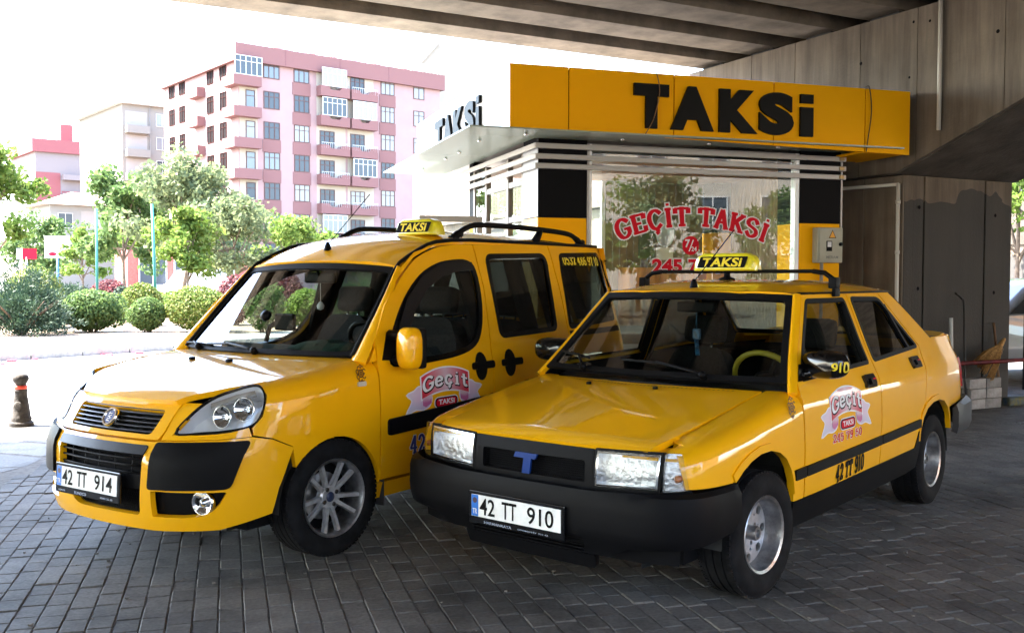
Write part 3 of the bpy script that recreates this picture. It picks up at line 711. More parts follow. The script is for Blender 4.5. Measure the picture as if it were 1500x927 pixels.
    # cowl
    cw=[(-.222,.2),(-.252,.40),(-.30,.63),(-.345,.74),(-.46,.74),(-.46,-.74),(-.345,-.74),(-.30,-.63),(-.252,-.40),(-.222,-.2),(-.212,0)]
    panel('cowl',cw,lambda u,v:(u,v,.918-.03*(v/.7)**2),BLK,root,th=.02,res=.1,centre=(0,0,0))
    # windscreen / rear window
    def wsm_(E0,E1,b0,b1):
        def f(a,t):   # a -1..1, t 0..1
            x=E0[0]+(E1[0]-E0[0])*t; z=E0[1]+(E1[1]-E0[1])*t; p=mx(x,z); bb=b0+(b1-b0)*t
            return (x+bb*(1-a*a),p[1]*a,z+.012*(1-a*a)*t)
        return f
    wr=wsm_(G1,G0,-.06,-.06)
    sq=[(-1,0),(1,0),(1,1),(-1,1)]
    panel('windscreen',sq,wf,GLASSC,root,off=-.006,th=0,res=.1,sharp=0)
    inn=rnd([(-.955,.055),(.955,.055),(.945,.93),(-.945,.93)],.05,4)
    panel('windscreen_seal',sq,wf,RUB,root,off=.004,th=.02,res=.1,holes=[inn])
    panel('rear_window',sq,wr,GLASSC,root,off=-.006,th=0,res=.1,sharp=0)
    panel('rear_window_seal',sq,wr,RUB,root,off=.004,th=.02,res=.1,holes=[inn])
    # roof
    zc=pchip([(-2.19,1.418),(-1.95,1.438),(-1.4,1.452),(-1.05,1.438),(-.82,1.408),(-.68,1.380)])
    def zr(x,y):
        yq=ye(max(min(x,-.76),-2.12)); return 1.372+(zc(x)-1.372)*(1-min(1,abs(y)/yq)**4.5)
    def ye(x):
        k=min(1,max(0,(x+1.25)/.45)); return (mx(min(x,-.70),1.372)[1]+.004)*(1-.056*k)
    rf=[(x,ye(x)) for x in (-.80,-.9,-1.0,-1.1,-1.25,-1.5,-1.8,-2.125)]; rf=[(-.684,0),(-.697,.3),(-.738,.50),(-.765,ye(-.765))]+rf+[(-2.165,.4),(-2.185,0)]
    rf=rf+[(x,-y) for x,y in rf[::-1][1:-1]]
    panel('roof',rf,lambda u,v:(u,v,zr(u,v)),PAINT,root,th=.02,res=.06,centre=(-1.4,0,.5))
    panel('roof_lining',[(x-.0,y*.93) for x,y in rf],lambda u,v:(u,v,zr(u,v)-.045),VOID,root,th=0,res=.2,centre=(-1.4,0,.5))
    for fl in (1,-1):
        MB().tube([(x,fl*(ye(x)+.003),1.376) for x in (-.80,-.9,-1.0,-1.1,-1.25,-1.5,-1.8,-2.12)],.006,6).build('gutter',BLK,root)
        panel('roof_side',[(-.77,-.02),(-1.27,-.02),(-1.27,1),(-.77,1)],lambda u,v:(u,(ye(min(u,-.8))-.004)*(1-v)+(mx(u,1.372)[1]+.001)*v,1.3725-.004*v),PAINT,root,th=.01,res=.12,flip=fl)
    # boot lid and tail
    bl=[(-2.70,.655),(-2.95,.66),(-3.20,.645),(-3.262,.55),(-3.285,.2),(-3.287,0)]
    bl=bl+[(x,-y) for x,y in bl[::-1][1:]]
    zb=lambda x,y:1.058+.012*(1-(y/.66)**2)+.02*max(0,(-3.0-x)/.28)
    panel('boot_lid',bl,lambda u,v:(u,v,zb(u,v)),PAINT,root,th=.03,res=.08,centre=(-3,0,0))
    panel('parcel_shelf',[(-2.05,-.62),(-2.70,-.66),(-2.70,.66),(-2.05,.62)],lambda u,v:(u,v,.985),VOID,root,th=.02,res=.3,centre=(-2,0,0))
    L=B.L; s1=sx(-3.225)
    tail=[(s1,.62),(L,.62),(L,1.075),(s1,1.06)]
    panel('tail_panel',tail,ms,PAINT,root,th=.02,res=.08); panel('tail_panel',tail,ms,PAINT,root,th=.02,res=.08,flip=-1)
    for fl in (1,-1): panel('tail_lamp',[(s1-.01,.70),(s1+.42,.70),(s1+.42,.90),(s1-.01,.90)],ms,mat('tail_red',(.35,.01,.008),.15,coat=1),root,off=.012,th=.02,res=.08,flip=fl)
    # rear bumper
    def rb(s,v):
        p=Vector(ms(s,v)); x,y,nx,ny=B.o(s); k=.05+.06*max(0,-nx)-.05*max(0,(v-.60)/.05)-.03*max(0,(.45-v)/.1)
        q=Vector((nx,ny,0)); return tuple(p+q*k)
    for fl in (1,-1): panel('rear_bumper',[(sx(-2.80),.42),(L,.40),(L,.62),(sx(-3.2),.635),(sx(-2.80),.615)],rb,mat('bumper_grey',(.03,.03,.033),.45,bump=900,bump_d=.0004),root,th=.04,res=.05,flip=fl)
    # front: grille panel, lamps
    g=.335
    gp=rnd([(-g,.535),(g,.535),(g,.722),(-g,.722)],.006,2)
    gh=rnd([(-.285,.578),(.295,.578),(.295,.668),(-.285,.668)],.01,3)
    go=panel('grille',gp,ms,BLK,root,off=.004,th=.05,holes=[gh],res=.06)
    panel('grille_backing',grow(gh,.01),ms,VOID,go,off=-.04,th=0,res=.2)
    mb=MB()
    for k in range(59):
        s_=-.285+k*.01; p=Vector(ms(s_,.578)); q=Vector(ms(s_,.668)); mb.tube([p-Vector((.02,0,0)),q-Vector((.02,0,0))],.0012,4,False)
    for k in range(10):
        v=.578+k*.01; mb.tube([Vector(ms(s_,v))-Vector((.019,0,0)) for s_ in (-.285,-.1,.1,.295)],.0015,4,False)
    mb.build('grille_mesh',BLK,go)
    tp=[(-.062,.655),(.062,.655),(.052,.632),(.030,.632),(.022,.565),(-.022,.565),(-.012,.632),(-.070,.632)]
    panel('t_badge',[(u-.02,v+.012) for u,v in tp],ms,mat('badge_blue',(.008,.04,.20),.45,spec=.15),go,off=.012,th=.012,res=.05)
    for fl in (1,-1):
        hl=rnd([(.342,.560),(.648,.578),(.658,.733),(.346,.722)],.006,2)
        b=panel('headlight',hl,ms,mat('lamp_fluted',(.40,.415,.43),.3,metal=.85,bump=30,bump_d=.016),root,off=-.035,th=.0,res=.03,flip=fl)
        panel('headlight_housing',grow(hl,.006),ms,BLK,b,off=.006,th=.06,holes=[inset(hl,.007)],res=.06,flip=fl)
        panel('bezel',inset(hl,.006),ms,CHROME,b,off=.004,th=.05,holes=[inset(hl,.016)],res=.06,flip=fl)
        panel('lens',inset(hl,.005),ms,LENS2,b,off=.008,th=0,res=.05,flip=fl)
        il=rnd([(.665,.578),(.772,.588),(.738,.735),(.668,.735)],.008,2)
        b2=panel('indicator',il,ms,mat('indicator_inner',(.55,.56,.58),.25,metal=.8,bump=60,bump_d=.006),root,off=-.025,th=.0,res=.04,flip=fl)
        panel('lens',il,ms,LENS2,b2,off=.006,th=.03,res=.04,flip=fl)
        mb=MB(); q=Vector(ms(.715,.63)); mb.lathe([(0,.02),(.014,.012),(.016,-.01)],12,Matrix.Translation((q.x-.02,q.y*fl,q.z))@Matrix.Rotation(math.pi/2,4,'Y')); mb.build('amber_bulb',AMBER,b2)
        panel('lamp_trim',[(.335,.536),(.785,.556),(.783,.586),(.66,.574),(.335,.557)],ms,BLK,root,off=.003,th=.04,res=.06,flip=fl)
        panel('nose_corner',[(.46,.705),(.72,.705),(.75,.77),(.69,.85),(.46,.85)],mss,PAINT,root,off=-.007,th=0,res=.04,flip=fl)
    # front bumper
    se=sx(.352)
    prof=pchip([(.255,.030),(.30,.045),(.345,.058),(.365,.078),(.45,.086),(.53,.084),(.556,.078),(.574,.060),(.588,.0)])
    def fb(s,v):
        a=abs(s); x,y,nx,ny=B.o(a); p=Vector(ms(s,v)); k=prof(v)*(.30+.70*max(0,nx)**.7)+.006
        zd=-.045*0
        return tuple(p+Vector((nx*k,ny*k*(1 if s>=0 else -1),zd)))
    bp=[(-se,.44),(-se+.06,.39),(-.80,.365),(-.54,.335),(-.44,.285),(.44,.285),(.54,.335),(.80,.365),(se-.06,.39),(se,.44),(se,.582),(.7,.580),(.35,.562),(-.35,.562),(-.7,.580),(-se,.582)]
    hole=rnd([(-.30,.292),(.33,.292),(.33,.345),(-.30,.345)],.008,2)
    bo=panel('front_bumper',bp,fb,BLK,root,th=.05,res=.04,holes=[hole])
    panel('bumper_backing',[(-.75,.27),(.75,.27),(.75,.55),(-.75,.55)],ms,VOID,bo,off=.0,th=0,res=.2)
    mb=MB()
    for v in (.305,.320,.335): mb.tube([fb(s_,v) for s_ in (-.30,-.1,.1,.33)],.003,4,False)
    mb.build('intake_bars',BLK,bo)
    sp=lambda s,v: tuple(Vector(fb(s,max(.26,v)))+Vector((-.01-.25*(.29-v),0,min(0,v-.26))))
    panel('lip_spoiler',rnd([(-.36,.215),(.36,.215),(.37,.278),(-.37,.278)],.01,2),sp,BLK,bo,off=.002,th=.03,res=.06)
    plate_num(root,(.822,-.005,.418),(0,0,math.pi/2),[('42',-.158,.09),('TT',-.03,.085),('910',.145,.145)],[('HARMANKAYA',-.10,.16,.012),('OTOMOTİV  332 42',.10,.17,.008)])
    # underside
    MB().box((-3.1,-.60,.20),(.40,.60,.32)).build('floor_pan',VOID,root)
    # cabin
    c=empty('cabin',(0,0,0),0,root)
    db=[(-.44,.90),(-.58,.925),(-.75,.915),(-.80,.86),(-.78,.70),(-.72,.55),(-.34,.55)]
    MB().prism(db,-.70,.70,'y').build('dashboard',mat('dash',(.014,.014,.016),.7),root)
    for y in (.36,-.36): seat(root,-1.38,y,.50,.34,.60)
    s_=seat(root,-2.10,.0,1.2,.36,.52,False,.3)
    steering(root,(-.93,.36,.885),1.05,mat('wheel_yellow',(.45,.36,.03),.45),.19)
    MB().bbox((-.76,-.10,1.265),(-.73,.14,1.325),.012).build('rear_view_mirror',BLK,root); MB().tube([(-.72,.02,1.36),(-.745,.02,1.30)],.008,6).build('mirror_stem',BLK,root)
    mb=MB(); mb.tube([(-.78,.0,1.27),(-.78,.0,1.17)],.0035,4); mb.bbox((-.79,-.02,1.11),(-.77,.025,1.17),.006); mb.tube([(-.78,.0,1.11),(-.78,.01,1.02)],.012,6); mb.build('hanging_charm',mat('charm_blue',(.03,.16,.34),.3,noise_s=40,col2=(.01,.01,.012)),root)
    bpy.data.objects.remove(c)
    # wipers
    nrm=(.75,0,.66)
    wiper(root,wf(-.58,.02),wf(-.72,.16),wf(-.98,.20),nrm); wiper(root,wf(.44,.02),wf(.05,.13),wf(-.28,.155),nrm)
    # door mirror on the near side
    for fl in (1,-1):
        p=Vector(mx(-.56,1.03)); 
        mb=MB(); mb.T=Matrix.Translation((p.x,(p.y+.10)*fl,p.z+.0))@Matrix.Rotation(R(-12)*fl,4,'Z')
        mb_T=mb.T.copy()
        def ell(u,v):
            a=2*math.pi*u; b=math.pi*v; sgn=lambda q,e:math.copysign(abs(q)**e,q)
            return (.070*sgn(math.cos(b),.7)+.02*0,.120*sgn(math.sin(b),.6)*sgn(math.cos(a),.7),.070*sgn(math.sin(b),.6)*sgn(math.sin(a),.7))
        mb.grid(ell,24,12); o=mb.build('door_mirror',BLKG,root)
        MB().tube([(p.x+.05,p.y*fl,p.z-.06),(p.x+.03,(p.y+.05)*fl,p.z-.03)],[.03,.022],8).build('mirror_arm',BLKG,o)
        panel('mirror_foot',[(-.395,.952),(-.60,.952),(-.60,1.03),(-.47,1.03)],mx,BLKG,root,off=.004,th=.02,flip=fl)
        if fl>0:
            MM=mb_T
            def mq(u,v):
                sgn=lambda q,e:math.copysign(abs(q)**e,q); b=1.12+u/.10; a=v/.085
                return tuple(MM@Vector((.070*sgn(math.cos(b),.7),.120*sgn(math.sin(b),.6)*sgn(math.cos(a),.7),.070*sgn(math.sin(b),.6)*sgn(math.sin(a),.7))))
            decal('mirror_number',fit2d(text2d('910',1,.03),.120,.042,.0,-.006),mq,LEMOND,root,.004,tuple(MM.translation))
    # roof bar, sign, aerial
    xb=-1.22; yb=mx(xb,1.372)[1]+.004
    mb=MB()
    for fl in (1,-1):
        mb.bbox((xb-.03,fl*(yb-.02),1.400),(xb+.03,fl*(yb+.028),1.462),.008)
        mb.tube([(xb,fl*(yb+.0),1.45),(xb,fl*(yb-.05),1.486),(xb,fl*(yb-.12),1.496)],.014,8)
        mb.bbox((xb-.035,fl*(yb+.004),1.355),(xb+.035,fl*(yb+.026),1.40),.005)
    mb.tube([(xb,-yb+.1,1.496),(xb,yb-.1,1.496)],.011,8)
    mb.build('roof_bar',BLK,root,sharp=50)
    taxi_sign(root,(xb,-.04,1.500),.40,.15,.105,.27,math.pi/2,0)
    MB().lathe([(.05,0),(.045,.012),(.02,.02),(.018,.04),(.03,.05)],14,Matrix.Translation((xb,-.04,1.445))).build('sign_foot',BLK,root)
    MB().lathe([(.024,0),(.018,.03),(.008,.05),(.0,.052)],12,Matrix.Translation((-.80,-.03,zr(-.8,0)-.004))).build('aerial_base',BLK,root)
    MB().tube([(-.80,-.03,zr(-.8,0)+.03),(-.97,.13,1.73)],.0035,6).build('aerial',BLK,root)
    # print
    ribbon_logo(root,mx,-.895,.765,.93,-1,'245 79 50'); crest(root,mx,-.235,.848,.048)
    a,_=slab('42 TT 910',.085,.50,.19,.09,.12); decal_quads('door_number',a,lambda u,v:mx(-.93-u,.421+v+.014*(u/.3)),INK,root,.003,step=1e-5)
    ribbon_logo(root,lambda u,v:mx(u,v),-.905,.775,.93,1,'245 79 50',flip=-1)
    return root
# ---------------------------------------------------------------- the van
def build_van():
    B=DB; root=empty('van_taxi',(-1.585,5.63,0),-(math.pi/2+R(34.3)))
    tag(root,'tall yellow van taxi with black bumper boxes and plate 42 TT 914','car','taxis in front of the kiosk')
    mx,ms,mxs,mss=B.mx,B.ms,B.mxs,B.mss; sx=B.s_x; sd=sx(-.285)   # s of the front door gap
    ax=.055; arch=[(ax+.345*math.cos(a),.285+.345*math.sin(a)*1.0) for a in [math.pi-(math.pi)*k/18 for k in range(19)]]   # from rear (-x) to front
    arch=[(x,z) for x,z in arch if z>.30]
    archs=[(sx(x),z) for x,z in arch]   # s decreasing towards the front
    rax=-2.53; rarch=[(rax+.35*math.cos(a),.29+.345*math.sin(a)) for a in [math.pi-math.pi*k/18 for k in range(19)]]
    hlp=catmull([(.475,.705),(.515,.80),(.59,.885),(.69,.935),(.81,.960),(.885,.952),(.918,.88),(.908,.79),(.865,.742),(.76,.722),(.62,.71)],4,True)
    hc=lin([(-.5,.735),(-.1,.735),(.2,.715),(.38,.665)])
    def vtop(s):
        lo,hi=.6,1.6; x=B.o(s)[0]
        for _ in range(40):
            m_=(lo+hi)/2; p=mss(s,m_)
            if p[1]>hc(p[0]): lo=m_
            else: hi=m_
        return lo
    E0=(-.225,1.022); E1=(-.69,1.515)
    Told=pchip([(.9,.01),(1.02,.03),(1.1,.05),(1.4,.105),(1.62,.165),(1.70,.20),(1.76,.26)])
    def adj(x,z):
        # keep the measured outline while the sides lean in more towards the roof
        if z<1.0: return (x,z)
        y=.85-Told(z); d=B.T(z)-Told(z); return (x-(x-3.758)/(y-4.482)*d,z-(z-1.45)/(y-4.482)*d)
    AD=lambda L:[adj(x,z) for x,z in L]
    fwin=catmull([(-.40,1.0),(-.47,1.16),(-.60,1.33),(-.77,1.46),(-.95,1.53),(-1.12,1.556),(-1.26,1.555),(-1.325,1.50),(-1.33,1.30),(-1.29,1.14),(-1.20,1.045),(-1.02,.995),(-.72,.972),(-.48,.965)],4,True); fwin=AD(fwin)
    swin=rnd([(-1.50,1.075),(-1.475,1.60),(-2.215,1.62),(-2.195,1.095)],[.05,.07,.07,.05],6); swin=AD(swin)
    rwin=rnd([(-2.385,1.10),(-2.415,1.625),(-3.10,1.645),(-3.13,1.14)],[.03,.05,.05,.04],6); rwin=AD(rwin)
    for fl in (1,-1):
        # fender (arc-length coordinates)
        P=[(sd,.335),(sd,.985),(sx(-.23),1.03)]
        s0=sx(-.17); P+=[(s0,1.05)]
        for k in range(10):
            s_=s0-(s0-sx(.34))*k/9; P.append((s_,vtop(s_)))
        P=[(sd,.335),(sd,1.0)]
        for k in range(12):
            s_=sd-(sd-sx(.36))*k/11; P.append((s_,vtop(s_)))
        hi=[p for p in hlp if p[0]>.868]; hi.sort(key=lambda p:-p[1])
        P+=[(.885,.968),(.932,.88),(.920,.78),(.872,.728),(.888,.691)]
        P+=[(1.0,.669),(1.122,.617)]+[p for p in archs[::-1] if p[0]>1.13]+[(sx(-.275),.335)]
        panel('front_fender',P,mss,PAINT,root,gap=.002,res=.045,flip=fl,th=.03)
        # doors
        fd=[(-.289,.345),(-.289,.99),(-.30,1.10),(-.42,1.29),(-.58,1.45),(-.76,1.575),(-.98,1.645),(-1.2,1.668),(-1.375,1.672),(-1.385,1.4),(-1.36,1.0),(-1.362,.345)]; fd=AD(fd)
        d=panel('front_door',rnd(fd,[0,0,.05,.05,.08,.08,.1,.05,.0,0,0,0],4),mx,PAINT,root,gap=.003,holes=[fwin],res=.06,flip=fl,th=.035)
        sd_=[(-1.368,.345),(-1.366,1.0),(-1.391,1.4),(-1.381,1.672),(-2.30,1.69),(-2.315,1.4),(-2.345,1.0),(-2.30,.74),(-2.215,.57),(-2.17,.345)]; sd_=AD(sd_)
        d2=panel('sliding_door',sd_,mx,PAINT,root,gap=.003,holes=[swin],res=.06,flip=fl,th=.035)
        qp=[(-2.221,.57),(-2.307,.74),(-2.352,1.0),(-2.322,1.4),(-2.307,1.69),(-3.20,1.69),(-3.24,1.4),(-3.26,1.0),(-3.27,.5),(-3.10,.36),(-2.88,.34)]+[p for p in rarch[::-1] if p[1]>.35 and p[0]>-2.89 and p[0]<-2.24]; qp=AD(qp)
        d3=panel('quarter_panel',qp,mx,PAINT,root,gap=.002,holes=[rwin],res=.06,flip=fl,th=.035)
        for dd,pw,gm_,po in ((d,fwin,GLASSC,fd),(d2,swin,GLASST,sd_),(d3,rwin,GLASST,qp)):
            panel('door_trim',inset(po,.006),mx,VOID,dd,off=-.038,th=0,res=.12,holes=[inset(pw,-.002)],flip=fl)
            panel('side_window',grow(pw,.004),mx,gm_,dd,off=-.010,th=0,res=.12,flip=fl)
            panel('window_seal',grow(pw,.012),mx,BLKG,dd,off=.003,th=.02,res=.08,holes=[inset(pw,.022)],flip=fl)
        # smoked wind deflector along the top of the front window
        cd=[p for p in fwin]
        defl=[(-.47,1.13),(-.60,1.33),(-.77,1.46),(-.95,1.53),(-1.12,1.556),(-1.29,1.55),(-1.29,1.50),(-1.12,1.49),(-.96,1.455),(-.80,1.385),(-.66,1.26),(-.53,1.08)]; defl=AD(defl)
        panel('wind_deflector',defl,mx,mat('smoked',(.012,.012,.014),.2,coat=.5),d,off=.018,th=.012,res=.08,flip=fl)
        # A pillar: from the windscreen edge to the door
        ap=[(E0[0],E0[1]-.03)]+AD([(-.284,1.0),(-.295,1.105),(-.415,1.295),(-.575,1.456),(-.757,1.581),(-.98,1.651),(-1.2,1.674),(-1.30,1.69),(-.98,1.672),(-.76,1.605)])+[E1]
        panel('a_pillar',ap,mx,PAINT,root,off=.000,th=.045,flip=fl,gap=.001,res=.05)
        panel('pillar_trim',ap,mx,VOID,root,off=-.047,th=0,flip=fl,res=.08)
        # dark fittings on the side
        for u0,u1 in ((-.345,-1.34),(-1.40,-2.15)):
            zz=lambda x:.585+(-x-.345)*.035
            panel('side_moulding',rnd([(u0,zz(u0)),(u1,zz(u1)),(u1,zz(u1)+.105),(u0,zz(u0)+.09)],.02,4),mx,BLK,root,off=.014,th=.016,res=.1,flip=fl)
        panel('slide_rail',[(-2.38,1.035),(-3.20,1.045),(-3.20,1.085),(-2.38,1.075)],mx,BLK,root,off=.003,th=.01,res=.2,flip=fl)
        panel('sill',[(-.28,.24),(-.28,.328),(-2.17,.328),(-2.17,.24)],mx,PAINT,root,off=-.006,th=.04,res=.2,flip=fl)
        for hx in (-1.235,-1.555):
            h_=panel('door_handle',circ(hx,.905,.062,20,.088),mx,BLK,root,off=.004,th=.012,res=.06,flip=fl)
            panel('handle_grip',rnd([(hx-.10,.888),(hx+.10,.888),(hx+.10,.932),(hx-.10,.932)],.02,4),mx,BLK,h_,off=.038,th=.035,res=.06,flip=fl)
        panel('side_repeater',rnd([(-.115,.875),(-.175,.875),(-.175,.90),(-.115,.90)],.008,3),mx,LENS if False else mat('repeater',(.6,.55,.45),.2,coat=1),root,off=.010,th=.012,flip=fl)
        inn=[(-.2,.28),(-.3,.6),(0,.70),(.3,.66),(.45,.45),(.55,.45),(.5,.82),(.2,.87),(-.1,.93),(-.3,.95),(-1.3,.94),(-1.5,1.04),(-2.3,1.06),(-3.15,1.08),(-3.2,.4),(-2.95,.35),(-2.9,.5),(-2.53,.66),(-2.2,.55),(-2.1,.28)]
        panel('inner_lining',inn,mx,VOID,root,off=-.06,th=0,res=.15,flip=fl)
        for xs_ in ((-1.30,-1.45),(-2.22,-2.40)):
            panel('door_pillar',[(xs_[0],.95),(xs_[0],1.68),(xs_[1],1.68),(xs_[1],.95)],mx,VOID,root,off=-.045,th=.03,flip=fl,res=.2)
        # wheels
        for wx in (.03,-2.53):
            y=.735*fl; st=R(-5) if wx>-1 else 0
            wh=empty('wheel',(wx,y,.306),0,root); wh.matrix_local=Matrix.Translation((wx,y,.306))@Matrix.Rotation(st,4,'Z')@wheelM(fl)
            tyre_mesh(wh,.306,.200,.19)
            MB().lathe([(.190,.072),(.200,.086),(.206,.090),(.204,.096),(.194,.092),(.186,.075),(.182,.02),(.178,-.05)],48).build('rim',ALLOYD,wh,sharp=40)
            mb=MB()
            for k in range(5):
                for sg in (-1,1):
                    a0=2*math.pi*k/5+.3; a1=a0+sg*.25
                    p=Vector((.042*math.cos(a0+sg*.28),.042*math.sin(a0+sg*.28),.050)); q=Vector((.190*math.cos(a1),.190*math.sin(a1),.074)); t_=Vector((-math.sin(a0),math.cos(a0),0))
                    w0,w1=.017,.014
                    vs_=[]
                    for c_,w_,dz in ((p,w0,0),(p.lerp(q,.5)+Vector((0,0,.004)),.013,0),(q,w1,0)):
                        vs_+=[c_-t_*w_+Vector((0,0,-.022)),c_-t_*w_*.72,c_+t_*w_*.72,c_+t_*w_+Vector((0,0,-.022))]
                    fs_=[(i*4+j,i*4+(j+1)%4,(i+1)*4+(j+1)%4,(i+1)*4+j) for i in range(2) for j in range(4)]
                    mb.add(vs_,fs_)
            mb.lathe([(0,.056),(.052,.056),(.062,.045),(.066,.02)],28); mb.build('spokes',ALLOY,wh,sharp=30)
            MB().lathe([(0,.0605),(.024,.0605),(.027,.056)],18).build('hub_cap',mat('hub_navy',(.02,.03,.07),.3),wh)
            for k in range(4):
                a=math.pi/2*k+.5; MB().lathe([(0,.050),(.011,.050),(.012,.058),(.008,.060),(0,.058)],10,Matrix.Translation((.046*math.cos(a),.046*math.sin(a),.002))).build('wheel_bolt',mat('bolt',(.12,.11,.10),.4,metal=1),wh)
            MB().lathe([(0,-.035),(.18,-.035)],30).build('wheel_backing',VOID,wh); rotor(wh,-.01,.125)
        well(root,ax,.285,.355,.42*fl,.81*fl); well(root,rax,.29,.36,.42*fl,.81*fl)
        MB().box((-.33,.66*fl,.20),(-.322,.84*fl,.52)).build('mud_flap',mat('mudflap',(.03,.03,.032),.7),root)
        # headlight
        b=panel('headlight',hlp,mss,mat('lamp_bed',(.78,.79,.81),.35,metal=.2,bump=18,bump_d=.004),root,off=-.085,th=0,res=.03,flip=fl)
        panel('headlight_housing',grow(hlp,.006),mss,BLK,b,off=.002,th=.012,holes=[inset(hlp,.003)],res=.05,flip=fl); panel('lamp_wall',grow(hlp,.004),mss,MATS['lamp_bed'],b,off=-.010,th=.078,holes=[inset(hlp,.002)],res=.05,flip=fl)
        panel('lens',inset(hlp,.003),mss,LENS,b,off=.006,th=0,res=.04,flip=fl)
        for (s_,v_,r_) in ((.665,.80,.050),(.795,.835,.054)):
            q=Vector(mss(s_,v_)); nv=(Vector(mss(s_+.01,v_))-q).cross(Vector(mss(s_,v_+.01))-q).normalized(); nv=nv if nv.x>0 else -nv; M=Matrix.Translation((q.x-nv.x*.052,(q.y-nv.y*.052)*fl,q.z-nv.z*.052))@Vector((nv.x+.6,(nv.y*.6)*fl,nv.z*.35)).to_track_quat('Z','Y').to_matrix().to_4x4()
            MB().lathe([(0,-.02),(r_*.4,-.015),(r_*.8,.004),(r_,.020),(r_*1.06,.022),(r_*1.1,.015)],26,M).build('reflector_bowl',CHROME,b); MB().lathe([(0,.016),(.012,.013),(.014,-.01)],12,M).build('bulb_cap',CHROME,b)
        strip=[(.565,.855),(.69,.912),(.85,.932),(.86,.905),(.70,.882),(.585,.83)]
        panel('indicator_strip',strip,mss,mat('ind_strip',(.75,.74,.72),.2,metal=.6,bump=160,bump_d=.004),b,off=-.018,th=.02,res=.03,flip=fl)
        # black corner box of the bumper
        bx=rnd([(.408,.655),(.885,.672),(.80,.448),(.392,.44)],[.015,.03,.03,.02],4)
        panel('bumper_guard',bx,ms,BLK,root,off=.016,th=.03,res=.045,flip=fl)
        fg=rnd([(.402,.432),(.79,.432),(.745,.36),(.68,.318),(.58,.308),(.402,.305)],[.01,.02,.03,.03,.02,.01],4)
        f_=panel('fog_recess',fg,ms,BLK,root,off=-.05,th=0,res=.06,flip=fl)
        q=Vector(ms(.655,.375)); x_,y_,nx,ny=B.o(.655); M=Matrix.Translation((q.x-.055,(q.y-.02)*fl,q.z))@Vector((1,.25*fl,0)).to_track_quat('Z','Y').to_matrix().to_4x4()
        MB().lathe([(.0,.012),(.035,.014),(.054,.030),(.058,.030),(.058,.0)],26,M).build('fog_light',CHROME,f_); MB().lathe([(.0,.034),(.03,.033),(.054,.028)],22,M).build('fog_lens',LENS,f_); MB().lathe([(0,.03),(.018,.026),(.022,.01)],14,M).build('bulb_cap',CHROME,f_)
        # upper corner panel between grille and headlight / bumper seam strip
        cp=[(.412,.668),(.885,.686),(.855,.732),(.76,.712),(.62,.70),(.462,.695),(.515,.80),(.545,.842),(.41,.842)]
        panel('front_corner',cp,mss,PAINT,root,gap=.0015,off=.0,res=.04,flip=fl,th=.02)
    # bumper: yellow
    se=1.128
    bl=[(-1.015,.30),(-.75,.245),(-.4,.232),(.4,.232),(.75,.245),(1.015,.30),(1.045,.42),(se,.612),(1.0,.665),(.885,.685),(.405,.664),(.385,.66)]
    bl2=[(-s_,v) for s_,v in bl[6:]][::-1]
    bpoly=bl+[(-.385,.66)]+bl2[0:0]+[(-.405,.664),(-.885,.685),(-1.0,.665),(-se,.612),(-1.045,.42)]
    fgR=rnd([(.402,.432),(.79,.432),(.745,.36),(.68,.318),(.58,.308),(.402,.305)],[.01,.02,.03,.03,.02,.01],4); fgL=[(-u,v) for u,v in fgR]
    mid=rnd([(-.352,.632),(.352,.632),(.338,.43),(.325,.31),(.20,.295),(-.05,.30),(-.18,.345),(-.24,.395),(-.335,.40)],[.02,.02,.01,.02,.05,.08,.05,.03,.02],4)
    mid=rnd([(-.352,.632),(.352,.632),(.338,.43),(.325,.305),(-.19,.305),(-.25,.395),(-.338,.40)],[.02,.02,.01,.03,.09,.03,.02],4)
    bo=panel('front_bumper',bpoly,ms,PAINT,root,th=.035,res=.045,holes=[fgR,fgL,mid])
    panel('bumper_backing',[(-.9,.24),(.9,.24),(.9,.64),(-.9,.64)],ms,VOID,bo,off=-.06,th=0,res=.15)
    bar=rnd([(-.355,.600),(.355,.600),(.36,.642),(-.36,.642)],.012,3); panel('bumper_bar',bar,ms,mat('bar_grey',(.014,.014,.016),.4,spec=.25),bo,off=.006,th=.03,res=.06)
    mb=MB()
    for v in (.505,.54,.572):
        mb.tube([Vector(ms(s_,v))-Vector((.022,0,0)) for s_ in (-.345,-.2,0,.2,.345)],.0055,6)
    for s_ in (-.25,-.125,0,.125,.25): mb.tube([Vector(ms(s_,v))-Vector((.027,0,0)) for v in (.46,.60)],.003,4)
    mb.build('intake_bars',BLK,bo)
    mb=MB()
    for k in range(40):
        s_=-.22+k*.0135; mb.tube([Vector(ms(s_-.03,.31))-Vector((.028,0,0)),Vector(ms(s_+.03,.42))-Vector((.028,0,0))],.0013,3,False); mb.tube([Vector(ms(s_+.03,.31))-Vector((.028,0,0)),Vector(ms(s_-.03,.42))-Vector((.028,0,0))],.0013,3,False)
    mb.build('intake_mesh',BLK,bo)
    panel('intake_panel',[(-.35,.43),(.345,.43),(.35,.50),(-.35,.50)],ms,BLK,bo,off=-.02,th=.01,res=.1)
    plate_num(root,(.898,-.03,.443),(R(-3),0,math.pi/2),[('42',-.158,.09),('TT',-.035,.085),('914',.145,.145)],[('KONYA',-.21,.06,.009),('RUNOCO',-.05,.10,.014),('0332 35 22',.17,.10,.008)])
    # grille in the bonnet nose
    gl=[(-.395,.668),(.395,.668),(.408,.70),(.418,.845),(-.418,.845),(-.408,.70)]
    gh=rnd([(-.335,.688),(.335,.688),(.352,.80),(-.352,.80)],[.02,.02,.03,.03],4)
    gf=panel('grille_frame',rnd(gl,[0,0,0,.03,.03,0],3),mss,PAINT,root,th=.03,res=.045,holes=[gh],off=.004)
